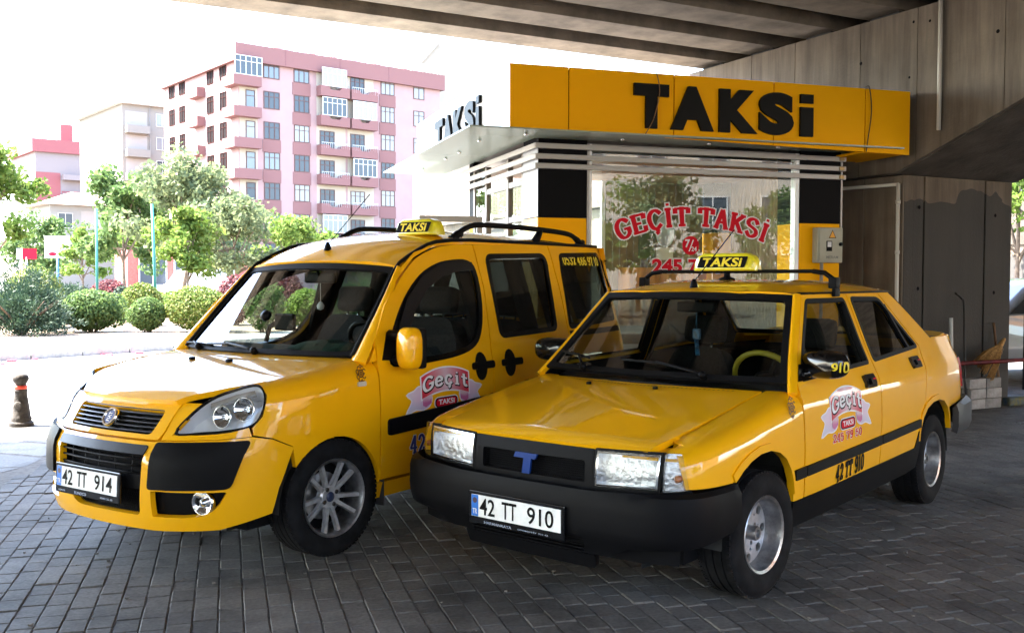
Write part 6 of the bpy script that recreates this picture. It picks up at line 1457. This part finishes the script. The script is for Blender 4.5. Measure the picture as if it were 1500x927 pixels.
def tree(px,Y,h_,cr,m,label,seed,n=4200,size=.15,crown_z=.62,lean=0,group='street trees beyond the shrubs',X=None):
    X=(px-750)/1450*Y if X is None else X; rr=random.Random(seed); o=empty('tree',(X,Y,.0)); tag(o,label,'tree',group)
    mb=MB(); top=Vector((lean,rr.uniform(-.1,.1),h_*.72)); fork=top*.42+Vector((0,0,0))
    mb.tube(catmull([(0,0,-.1),(lean*.15,0,h_*.18),tuple(fork),tuple(top)],5),[.13*h_/6*(1-.75*k/15) for k in range(16)],8)
    cl=[]
    nb=11
    for k in range(nb):
        a=6.28*k/nb+rr.uniform(-.3,.3); z=h_*rr.uniform(crown_z-.22,.95); rad=cr*(1-abs((z/h_-crown_z)/.5)**2*.65)*rr.uniform(.55,1.0); e=Vector((lean*z/h_+rad*math.cos(a),rad*math.sin(a),z)); s0=fork.lerp(top,rr.uniform(0,.8)); mid=s0.lerp(e,.5)+Vector((0,0,.15))
        mb.tube([tuple(s0),tuple(mid),tuple(e)],[.05*h_/6,.03*h_/6,.01],5,False); cl+=[e,mid.lerp(e,.5)]
    cl+=[top+Vector((rr.uniform(-.3,.3)*cr,rr.uniform(-.3,.3)*cr,rr.uniform(0,.25)*h_)) for _ in range(5)]
    cl+=[c+Vector((rr.gauss(0,.35),rr.gauss(0,.35),rr.gauss(0,.25)))*cr*.6 for c in list(cl)]
    mb.build('trunk',BARK,o,fix=False)
    lb=MB()
    for c in cl:
        r_=cr*rr.uniform(.20,.36); leaves(lb,c,n//len(cl),(r_,r_,r_*.75),size,rr,long_=1.7)
    lb.build('crown',m,o,fix=False); return o
def build_plants():
    juniper(32,24.6,2.7,1.45,LD,'wide dark juniper spreading at the left end of the planting bed',3,6500)
    juniper(100,30.5,1.6,1.3,LD,'blue-green juniper half hidden between clipped shrubs',4,3000)
    juniper(522,27,2.3,1.5,leaf_mat('leaf_bright_juniper',(.04,.09,.03),(.07,.13,.05),(.10,.17,.07)),'bright green juniper seen through the van windscreen',5,4200)
    shrub(50,28.2,1.75,1.85,LT,'tall rounded shrub with yellow tips behind the dark juniper',3200,seed=1)
    shrub(72,26.2,.75,1.25,LT,'narrow yellow-green shrub hugging the dark juniper',1400,seed=11)
    shrub(133,26.0,1.62,1.18,LG,'round glossy green shrub standing alone by the kerb',3600,.06,seed=2)
    shrub(207,29.5,1.35,1.35,LT,'taller mottled shrub behind the small round shrub',2600,seed=6)
    shrub(216,26.0,1.0,.98,LG,'small round shrub in front of a taller mottled shrub',2200,.05,seed=7)
    shrub(288,26.3,1.78,1.30,LT,'broad clipped hedge shrub beside the van',4200,.05,seed=8)
    shrub(179,31.5,.7,1.25,LD,'dark narrow shrub between two clipped ones',1000,seed=9)
    shrub(160,34,1.5,1.45,LR,'crimson leaved shrub peeping above the clipped ones',1600,.07,seed=10,group='red leaved shrubs')
    shrub(345,30,1.2,1.6,LR,'pinkish red shrub beside the van bonnet',1500,.07,seed=12,group='red leaved shrubs')
    shrub(386,26.2,1.15,1.45,LG,'green shrub with bare stems seen through the van windscreen',1700,seed=13)
    shrub(418,29.5,1.15,1.75,LR,'dark red barberry seen through the van windscreen',2000,.06,seed=14,group='red leaved shrubs')
    shrub(448,27.5,1.15,1.2,LY,'lime shrub seen through the van windscreen',2200,seed=15)
    for i,(px,Y) in enumerate(((330,37),(20,33),(120,37),(250,36))): shrub(px,Y,2.4,1.0,LY if i%2 else LG,['low hedge clump behind the broad clipped shrub','low hedge clump behind the tall rounded shrub','low hedge clump behind the crimson shrub','low hedge clump beside the leaning trunk'][i],1600,.08,seed=30+i,group='low hedge clumps further back')
    tree(182,46,6.0,2.0,LG,'dense dark green tree with a rounded crown beside the green pole',21,6500,.15)
    tree(268,44,6.5,2.5,LO,'broad olive green tree with several leaning trunks',22,7000,.15,lean=.4)
    tree(275,37,4.2,1.25,LY,'young bright lime tree in front of the olive one',23,3600,.12)
    tree(352,40,4.6,1.9,LO,'loose grey-green tree above the broad clipped hedge',24,4200,.13,lean=-.3)
    tree(122,48,4.0,1.0,LY,'small lime tree beside the white billboard',25,2600,.13)
    tree(-14,36,6.4,1.7,LY,'pale lime tree cut by the left end of the view',26,4800,.13)
    tree(425,52,4.6,1.9,LY,'lime tree rising behind the front of the van roof',27,4200,.14)
    tree(480,56,4.7,1.7,LY,'small lime tree behind the van aerial',28,3600,.14)
    tree(60,62,5.0,2.6,LG,'wide green tree behind the two billboards',29,4200,.17)
    tree(318,62,5.6,2.4,LG,'green tree at the foot of the pink block',33,4200,.17)
    tree(215,66,5.0,2.6,LY,'pale tree at the foot of the beige block',34,4200,.17)
    tree(915,24,5.2,1.9,LY,'lime tree growing behind the kiosk',51,4200,.12,crown_z=.5,group='trees behind the kiosk'); tree(985,27,5.0,1.8,LG,'green tree growing behind the kiosk',52,3600,.12,crown_z=.5,group='trees behind the kiosk'); tree(860,29,5.0,2.0,LY,'pale tree behind the left pillar of the kiosk',53,3600,.12,crown_z=.5,group='trees behind the kiosk')
    tree(1488,30,6.0,1.9,LY,'pale tree glimpsed beyond the pier',31,4200,.13,group='trees beyond the pier')
    for i,(x,y) in enumerate(((13,-7.5),(17,-11),(21,-9.5),(25,-15),(31,-12))): tree(0,y,5.5,2.3,[LY,LG,LO][i%3],['lime tree by the bridge edge behind the camera','green tree by the bridge edge behind the camera','olive tree right of the bridge edge behind the camera','lime tree in the side street behind the camera','tall green tree in the side street behind the camera'][i],60+i,3000,.16,crown_z=.5,group='trees mirrored in the kiosk glass',X=x)
    for i,(x,y) in enumerate(((-9,-26),(1,-30),(9,-25),(17,-33),(-20,-30))):
        tree(0,y,7.5,2.8,[LG,LO,LY][i%3],['green tree across the street behind the camera','olive tree across the street behind the camera','lime tree across the street behind the camera','tall green tree on the far corner behind the camera','olive tree at the street bend behind the camera'][i],40+i,2600,.22,group='trees mirrored in the car glass',X=x)
# ---------------------------------------------------------------- buildings
WGL=mat('window_dark',(.045,.055,.065),.2,spec=.3); WFR=mat('frame_white',(.45,.44,.42),.5); WFB=mat('frame_brown',(.07,.022,.016),.5)
WCU=mat('window_curtain',(.16,.16,.155),.3,coat=.5); WMI=mat('window_mid_tone',(.065,.075,.085),.15,coat=.5); WV={}; WR=random.Random(77)  # dark, curtained and mid pane tones, picked at random
def win_proto(w_,h_,fm,mull=2,trans=.3,gl=None):
    mb=MB(); t=.07; mb.box((0,-.05,0),(w_,.06,t)); mb.box((0,-.05,h_-t),(w_,.06,h_)); mb.box((0,-.05,t),(t,.06,h_-t)); mb.box((w_-t,-.05,t),(w_,.06,h_-t))
    for k in range(1,mull+1): x=w_*k/(mull+1); mb.box((x-.035,-.045,t),(x+.035,.05,h_-t))
    if trans: z=h_*(1-trans); mb.box((t,-.04,z-.03),(w_-t,.045,z+.03))
    o=mb.build('window',fm,None); p=MB().box((t*.5,.0,t*.5),(w_-t*.5,.02,h_-t*.5)).build('pane',gl or WGL,o)
    for gm in ((WCU,WMI) if gl is None else (gl,gl)):
        c=o.copy(); COL.objects.link(c); q=p.copy(); q.data=p.data.copy(); q.data.materials[0]=gm; COL.objects.link(q); q.parent=c; WV.setdefault(o.name,[o]).append(c)
    return o
def drop_win(o):
    for w_ in WV.pop(o.name,[o]):
        for c in list(w_.children): bpy.data.objects.remove(c)
        bpy.data.objects.remove(w_)
def put_win(proto,parent,x,z,side=False,y=0.0):
    c=copy_tree(WR.choice(WV[proto.name]+[proto]),parent)
    c.location=(x,-.03+y,z) if not side else (-.03,x,z)
    if side: c.rotation_euler=(0,0,-math.pi/2)
    return c
def block(name,label,C,ang,w_,d_,h_,mat_,cat='building'):
    o=empty(name,(C[0],C[1],0),R(ang)); tag(o,label,cat); wl=MB().box((0,0,-.2),(w_,d_,h_)).build('wall',mat_,o); return o
def build_far():
    PK=mat('wall_pink',(.285,.182,.172),.9,noise_s=.6,noise_a=.05); MR=mat('wall_maroon',(.17,.078,.072),.9); CR=mat('wall_cream',(.34,.29,.23),.9)
    o=block('apartment_block','eight storey pink apartment block with maroon bands and balconies',(-27.2,99),39.7,24.5,20,23.0,PK)
    MB().box((-.45,-.45,23.002),(24.9,20.4,24.7)).build('parapet',MR,o)
    for x in (4.9,11.2,17.3): MB().box((x,-.47,23.05),(x+.08,-.452,24.65)).build('parapet_joint',mat('joint_dark',(.16,.07,.07),.9),o)
    w1=win_proto(1.75,1.75,WFB); w2=win_proto(1.45,1.75,WFB,1); w3=win_proto(2.9,1.9,WFR,4); w4=win_proto(1.0,1.9,WFB,0); w5=win_proto(1.6,1.8,mat('frame_dark_brown',(.035,.012,.009),.8,spec=.05),1,.3,mat('pane_sun_side',(.012,.009,.009),.8,spec=.05))  # w5: pane and frame colours darkened for the side face, offsetting direct sun
    rows=[21.65-3.06*k for k in range(7)]
    for i,z in enumerate(rows):
        put_win(w1,o,2.68,z); put_win(w1,o,6.05,z); put_win(w1,o,16.55,z); put_win(w2,o,20.85,z)
        if i<6:
            for x0,x1 in ((5.9,7.95),(16.35,18.45)): MB().box((x0,-.06,z-1.29),(x1,.02,z-.02)).build('spandrel',MR,o)
            if i>1: MB().box((2.55,-.06,z-1.29),(4.55,.02,z-.02)).build('spandrel',MR,o)
        for j,(x0,x1) in enumerate(((8.65,12.1),(12.35,15.6))):
            MB().box((x0,-.012,z-.35),(x1,.0-.004,z+2.35)).build('balcony_recess',CR,o)
            glazed=(i,j) in ((0,0),(1,0),(1,1),(3,1),(5,0))
            b=MB(); n=.45; b.add([(x0,-1.0,z-1.15),(x1,-1.0,z-1.15),(x1,-1.0,z-.1),(x1-.9,-1.0,z-.1),(x1-1.2,-1.0,z-n),(x0+1.2,-1.0,z-n),(x0+.9,-1.0,z-.1),(x0,-1.0,z-.1)]+[(x,-.02,zz) for x,zz in ((x0,z-1.15),(x1,z-1.15),(x1,z-.1),(x1-.9,z-.1),(x1-1.2,z-n),(x0+1.2,z-n),(x0+.9,z-.1),(x0,z-.1))],[tuple(range(8)),tuple(range(8,16))[::-1]]+[(k,(k+1)%8,8+(k+1)%8,8+k) for k in range(8)])
            bo=b.build('balcony',MR,o)
            if glazed: put_win(w3,o,x0+.2,z-.1,y=-.9)
            else:
                put_win(w1,o,x0+.35,z-.3)
                mb=MB(); mb.box((x0+.05,-1.01,z+.10),(x1-.05,-.97,z+.14))
                for k in range(14): mb.box((x0+.1+k*(x1-x0-.2)/13-.012,-1.0,z-.45),(x0+.1+k*(x1-x0-.2)/13+.012,-.98,z+.10))
                mb.build('railing',WFR,bo)
        # corner balcony and side face
        b=MB(); b.box((-.9,-.95,z-1.15),(2.05,-.02,z-.15)); b.box((-.9,-.018,z-1.15),(-.02,1.9,z-.15)); b.build('balcony',MR,o); MB().box((.1,-.012,z-.2),(2.0,-.004,z+2.3)).build('balcony_recess',CR,o)
        put_win(w4,o,.75,z-.25)
        if i==0: put_win(w3,o,-.75,z-.15,y=-.85)
        for y in (3.0,6.2,13.9,16.9): put_win(w5,o,y+1.4,z,True)
        MB().box((-.9,8.2,z-1.1),(-.02,11.0,z-.1)).build('balcony',MR,o)
    rr=random.Random(8)
    TK=mat('roof_clutter',(.62,.62,.64),.7,noise_s=3,noise_a=.15)
    for k in range(16):
        x=2+k*1.35+rr.uniform(-.3,.3); y=rr.uniform(1,5); hh=rr.uniform(.5,1.6)
        if k%3==0: MB().lathe([(.0,0),(.45,0),(.45,hh),(.3,hh+.15),(0,hh+.2)],12,Matrix.Translation((x,y,24.7))).build('water_tank',TK,o)
        elif k%3==1: MB().lathe([(0,-.05),(.3,0),(.5,.14),(.55,.2)],14,Matrix.Translation((x,y,25.7))@Matrix.Rotation(1.1,4,'X')).build('satellite_dish',TK,o); MB().tube([(x,y,24.7),(x,y,25.7)],.05,6).build('dish_pole',TK,o)
        else: MB().box((x-.4,y-.4,24.7),(x+.4,y+.4,24.9+hh)).build('chimney',mat('chimney_red',(.55,.25,.22),.8),o)
    mb=MB(); mb.box((9,-.2,25.6),(24.5,-.15,25.66))
    for k in range(32): mb.box((9+k*.5,-.2,24.7),(9.05+k*.5,-.15,25.6))
    mb.build('roof_railing',WFR,o)
    for p in (w1,w2,w3,w4,w5): drop_win(p)
    # cream block left of it
    BG=mat('wall_beige',(.21,.185,.155),.9); b=block('apartment_block','tall beige apartment block with open corner balconies',(-50.9,130),39.7,13,18.3,24.2,BG)
    MB().box((-.7,-.7,24.202),(13.7,19,24.6)).build('eaves',mat('eave_grey',(.45,.42,.38),.8),b)
    wa=win_proto(1.6,1.7,WFR,1,0)
    for i in range(7):
        z=21.6-3.1*i; put_win(wa,b,4.4,z); put_win(wa,b,7.0,z); put_win(wa,b,10,z)
        for y in (5.2,8.2,11.2,14.5,17.2): put_win(wa,b,y,z,True)
        MB().box((.3,-1.0,z-1.2),(3.3,-.02,z-.2)).build('balcony',BG,b); MB().box((.4,-.012,z-.2),(3.2,-.004,z+1.7)).build('balcony_recess',mat('recess_grey',(.30,.27,.24),.9),b)
    MB().box((3.5,-.12,0),(3.65,-.02,24.1)).build('downpipe',mat('pipe_dark',(.2,.18,.16),.7),b)
    RW=mat('wall_rose',(.22,.17,.16),.9); RR_=mat('wall_red',(.24,.07,.07),.9)
    r_=block('apartment_block','pale apartment block with red parapet and red balcony wall',(-81.5,170),39.7,15,16,23.0,RW)
    MB().box((-.6,-.6,23.002),(15.6,16.5,25.2)).build('parapet',RR_,r_); MB().box((0.0,-.05,3),(4.0,-.01,19.6)).build('red_bay',RR_,r_); MB().box((4.2,-.05,3),(14.8,-.01,16.5)).build('red_bay',RR_,r_)
    for i in range(6):
        z=20-3.2*i; put_win(wa,r_,7.5,z); put_win(wa,r_,11,z); MB().box((4.2,-1.3,z-1.6),(14.9,-.06,z-.7)).build('balcony',RW,r_)
        for y in (3,6,9.5,13): put_win(wa,r_,y,z,True)
    MB().box((5,3,25.2),(7,5,28.5)).build('chimney',RR_,r_); MB().box((9,3,25.2),(13,5,27.5)).build('chimney',RR_,r_)
    h=block('house','low white house with hipped eaves and open upper balcony',(-51.2,110),39.7,10,9,9.6,mat('wall_white',(.24,.225,.20),.9))
    MB().add([(-.9,-.9,9.6),(10.9,-.9,9.6),(10.9,9.9,9.6),(-.9,9.9,9.6),(3.5,4.5,11.4),(6.5,4.5,11.4)],[(0,1,5,4),(1,2,5),(2,3,4,5),(3,0,4),(0,3,2,1)]).build('roof',mat('roof_tile_pale',(.45,.33,.27),.9),h)
    MB().box((3.2,-.9,5.2),(9.6,-.02,6.3)).build('balcony',MATS['wall_white'],h); MB().box((3.3,-.012,6.31),(9.5,-.004,9.0)).build('balcony_recess',MATS['recess_grey'],h)
    for x,z in ((.8,7),(.8,3.6),(4,3.2),(7,3.2)): put_win(wa,h,x,z)
    for y,z in ((2.5,7),(5.5,7),(2.5,3.6),(5.5,3.6)): put_win(wa,h,y,z,True)
    gb=block('gable_building','plain cream gabled building rising behind the pink block',(-13.5,125),30,26,14,26.0,mat('wall_gable',(.27,.235,.185),.9,noise_s=.5,noise_a=.1))
    MB().prism([(0,26.0),(11,26.0),(4.6,31.5)],.01,14,'y').build('gable',MATS['wall_gable'],gb); MB().tube([(4.6,-.3,31.6),(-.6,-.3,25.7)],.22,6).build('verge',mat('verge_grey',(.35,.3,.26),.9),gb)
    wb=block('white_building','smooth white building corner behind the kiosk sign',(-5.3,75),-4,14,10,9.3,mat('wall_bright',(.26,.26,.27),.7))
    for i in range(2): put_win(wa,wb,5,6-3*i); put_win(wa,wb,8.5,6-3*i)
    sh=block('shop','small red brick shop with white windows behind the trees',(-22.5,58),30,7,5,3.1,mat('brick_red',(.30,.09,.07),.9,noise_s=9,noise_a=.2))
    for x in (.6,2.6,4.6): put_win(wa,sh,x,1.0)
    ob=block('orange_building','orange rendered building glimpsed beyond the pier',(26.2,52),8,14,10,11.0,mat('wall_orange',(.72,.33,.05),.9))
    for i in range(3): put_win(wa,ob,.4,8.4-3*i); put_win(wa,ob,3,8.4-3*i); put_win(wa,ob,6,8.4-3*i)
    # street behind the camera, seen only as reflections
    for i,(x,y,w_,hh,c) in enumerate(((-30,-46,20,18,(.55,.48,.40)),(-6,-50,18,21,(.60,.42,.30)),(16,-47,22,15,(.62,.60,.56)))):
        q=block('street_building',['sand coloured building across the street behind the camera','terracotta building across the street behind the camera','long white building across the street behind the camera'][i],(x,y),0,w_,8,hh,mat('rear_wall_%d'%i,c,.9))
        for k in range(int(hh//3.2)):
            for j in range(int(w_//3.4)):
                c_=copy_tree(wa,q); c_.location=(1.2+j*3.3+1.6,8.03,1.1+k*3.1); c_.rotation_euler=(0,0,math.pi)
    for i,(x,y,w_,hh,c) in enumerate(((27,-38,24,14,(.34,.30,.25)),(45,-14,26,17,(.42,.20,.07)))):
        q=block('street_building',['grey-beige row of flats to the right behind the camera','orange row of flats to the right behind the camera'][i],(x,y),45,w_,8,hh,mat('corner_wall_%d'%i,c,.9))
        for k in range(int(hh//3.2)):
            for j in range(int(w_//3.4)):
                c_=copy_tree(wa,q); c_.location=(1.2+j*3.3+1.6,8.03,1.1+k*3.1); c_.rotation_euler=(0,0,math.pi)
    drop_win(wa)
# ---------------------------------------------------------------- street furniture and far cars
def simple_car(label,loc,rz,col,kind='hatch'):
    o=empty('parked_car',loc,rz); tag(o,label,'car','cars parked in the background')
    P=mat('paint_%s'%kind,col,.3,coat=1); 
    prof={'hatch':[(2.0,.30),(2.05,.55),(1.95,.78),(1.1,.95),(.45,1.42),(-.2,1.50),(-1.3,1.47),(-1.85,1.05),(-2.0,.95),(-2.05,.5),(-1.95,.30)],'van':[(2.2,.3),(2.25,.7),(2.1,.95),(1.5,1.15),(.95,1.85),(.6,1.95),(-2.2,1.95),(-2.3,1.7),(-2.35,.5),(-2.3,.3)]}[kind if kind in('hatch','van') else 'hatch']
    pr=rnd(prof,.10,4); n=len(pr); mb=MB(); W_=.84
    secs=[(-W_,.94),(-W_+.05,.985),(-W_+.16,1.0),(W_-.16,1.0),(W_-.05,.985),(W_,.94)]; vs=[]
    for y,k in secs:
        for x,z in pr: t=max(0,(z-.9)/.6); vs.append((x*k,y*(1-.16*t),.3+(z-.3)*k))
    fs=[(i*n+j,i*n+(j+1)%n,(i+1)*n+(j+1)%n,(i+1)*n+j) for i in range(5) for j in range(n)]+[tuple(range(n)),tuple(range(5*n,6*n))]
    mb.add(vs,fs); b=mb.build('body',P,o,sharp=40)
    y_=lambda z:W_*(1-.16*max(0,(z-.9)/.6))+.004
    wn=[[(.95,.98),(.42,1.36),(-.22,1.42),(-.22,.98)],[(-.30,.98),(-.30,1.42),(-1.2,1.39),(-1.6,1.05)]] if kind!='van' else [[(1.4,1.2),(.95,1.78),(.2,1.8),(.2,1.2)]]
    for pl in wn:
        for s_ in (1,-1): MB().add([(x,s_*y_(z),z) for x,z in pl],[tuple(range(len(pl)))]).build('side_window',mat('bg_glass',(.03,.035,.04),.06,coat=1),o,fix=False)
    for s_ in (1,-1):
        MB().bbox((-.15,s_*(W_-.01),.84),(-.02,s_*(W_+.025),.875),.006).build('door_handle',BLK,o)
        for x in (1.25,-1.3):
            w_=empty('wheel',(x,s_*.74,.30),0,o); w_.matrix_local=Matrix.Translation((x,s_*.74,.30))@wheelM(s_); MB().lathe([(.19,.10),(.27,.105),(.30,.07),(.30,-.07),(.27,-.1)],24).build('tyre',TYRE,w_); MB().lathe([(0,.085),(.10,.095),(.19,.10)],20).build('rim',ALLOY,w_)
        MB().bbox((1.80,s_*.45,.62),(2.03,s_*.74,.76),.03).build('headlight',CHROME,o)
    return o
def build_street():
    o=empty('bollard',(-4.83,9.70,-.0)); tag(o,'ornate stone bollard with a red band at the road edge','bollard')
    ST=mat('bollard_stone',(.045,.038,.032),.85,noise_s=16,noise_a=.45,bump=40,bump_d=.012)
    MB().lathe([(0,0),(.115,0),(.115,.03),(.095,.045),(.098,.07),(.088,.09),(.080,.16),(.066,.26),(.058,.325),(.064,.335),(.064,.35),(.056,.36)],20).build('shaft',ST,o,sharp=40)
    MB().lathe([(.055,.358),(.061,.362),(.061,.392),(.055,.396)],20).build('red_band',mat('band_red',(.62,.06,.03),.5),o); MB().lathe([(.055,.394),(.050,.41),(.062,.425),(.076,.45),(.078,.47),(.066,.495),(.05,.505),(0,.508)],20).build('cap',ST,o,sharp=40)
    MB().lathe([(.036,0),(.044,.008),(.036,.014),(.018,.010),(.0,.014)],16,Matrix.Translation((.012,-.078,.20))@Matrix.Rotation(math.pi/2-.12,4,'X')).build('rosette',ST,o)
    # melon rind and scraps by the far kerb
    p=rp_(-1.75,8.55,-.115); mb=MB(); mb.grid(lambda u,v:(.24*math.cos(2*math.pi*u)*math.sin(v*1.57),.13*math.sin(2*math.pi*u)*math.sin(v*1.57),.12*(1-math.cos(v*1.57))),20,8); m_=mb.build('melon_rind',mat('rind_green',(.10,.22,.06),.4,noise_s=14,noise_a=.4),None,p,(0,0,.5)); tag(m_,'half melon rind lying beside the far kerb','fruit')
    MB().grid(lambda u,v:(.225*math.cos(2*math.pi*u)*v,.118*math.sin(2*math.pi*u)*v,.112+.012*noise.noise(Vector((u*7,v*5,0)))),20,5).build('melon_flesh',mat('flesh',(.62,.10,.09),.4,noise_s=12,col2=(.75,.70,.60)),m_,fix=False)
    rr=random.Random(9); mb=MB()
    for k in range(46):
        q=rp_(rr.uniform(-.5,9),8.85-abs(rr.gauss(0,.45)),-.118); s_=rr.uniform(.03,.09); mb.T=Matrix.Translation(q)@Matrix.Rotation(rr.random()*6,4,'Z'); mb.box((-s_,-s_*.5,0),(s_,s_*.5,s_*.4))
    mb.T=None; tag(mb.build('melon_scraps',mat('scrap_red',(.55,.06,.09),.6)),kind='stuff',label='scattered red melon scraps along the far kerb',cat='litter')
    rr=random.Random(19); mb=MB()
    for k in range(240):
        x=rr.uniform(-3.3,4.6); y=rr.uniform(4.0,9.5); s_=rr.choice((.004,.005,.006,.009)); mb.T=Matrix.Translation((x,y,.001))@Matrix.Rotation(rr.random()*6,4,'Z'); mb.box((-s_,-s_*rr.uniform(.4,1),0),(s_,s_*rr.uniform(.4,1),s_*.8))
    mb.T=None; tag(mb.build('grit',mat('grit_stone',(.16,.14,.12),.9,noise_s=30,noise_a=.5)),label='loose grit and crumbs lying on the block paving',cat='grit',kind='stuff')
    # posts and signs
    GP=mat('post_green',(.02,.15,.12),.5)
    for px,Y,top,ln,lb in ((142.5,32,3.65,0,'straight green steel post beside the dense dark tree'),(229,30,3.65,-.1,'slightly leaning green steel post beside the broad olive tree')):
        X=(px-750)/1450*Y; mb=MB(); mb.tube([(0,0,0),(ln,0,top)],.042,10); mb.lathe([(.11,0),(.11,.03),(.06,.05)],12,Matrix.Translation((0,0,.0))); tag(mb.build('steel_post',GP,None,(X,Y,.03)),lb,'post','green steel posts')
    b=empty('billboard',((85-750)/1450*50,50,0)); tag(b,'white billboard with blue banner print on a blue pole','billboard')
    MB().tube([(0,0,0),(0,0,2.5)],.06,8).build('pole',mat('pole_blue',(.03,.12,.45),.5),b); MB().box((-.62,-.05,2.45),(.62,.05,3.55)).build('panel',PWHITE,b)
    mq=lambda u,v:(u,-.0505,v); C=(0,1,3); decal('banner_print',poly_vf([(-.5,2.95),(0,2.91),(.5,2.97),(.5,3.27),(0,3.31),(-.5,3.25)]),mq,mat('print_blue',(.03,.16,.62),.5),b,.002,C); decal('banner_field',poly_vf([(-.46,2.99),(0,2.96),(.46,3.01),(.46,3.22),(0,3.26),(-.46,3.20)]),mq,PWHITE,b,.004,C); decal('fruit_print',poly_vf(circ(.32,3.11,.09,12)),mq,mat('print_lime',(.35,.5,.03),.5),b,.006,C); decal('blue_stroke',poly_vf([(-.42,3.05),(-.36,3.05),(-.30,3.19),(-.36,3.19)]),mq,MATS['print_blue'],b,.006,C); decal('blue_stroke',poly_vf([(-.2,3.04),(-.14,3.04),(-.08,3.19),(-.14,3.19)]),mq,MATS['print_blue'],b,.006,C); decal('red_print',poly_vf(circ(-.22,2.65,.22,16,.10)),mq,RED,b,.002,C)
    b=empty('signboard',((40-750)/1450*56,56,0)); tag(b,'small red and white signboard left of the white billboard','sign'); MB().tube([(0,0,0),(0,0,2.6)],.05,8).build('pole',AL_,b); MB().box((-.55,-.04,2.5),(-.22,.04,3.1)).build('white_part',PWHITE,b); MB().box((-.218,-.04,2.5),(.55,.04,3.1)).build('red_part',RED,b)
    simple_car('silver hatchback parked beyond the pier',(7.80,15.2,-.02),R(196),(.24,.255,.28))
    simple_car('white van parked behind the low hedge',((285-750)/1450*58,58,.02),R(150),(.62,.62,.64),'van')
    simple_car('pale grey car parked behind the low hedge',((205-750)/1450*60,60,.02),R(160),(.50,.52,.55))
    simple_car('small grey car parked in the street behind the camera',(3,-17,-.1),R(15),(.30,.33,.36))
AL_=mat('galvanised',(.4,.4,.4),.5,metal=.5)
build_ground(); build_bridge(); build_kiosk(); build_saloon(); build_van(); build_pier_clutter(); build_far(); build_plants(); build_street()
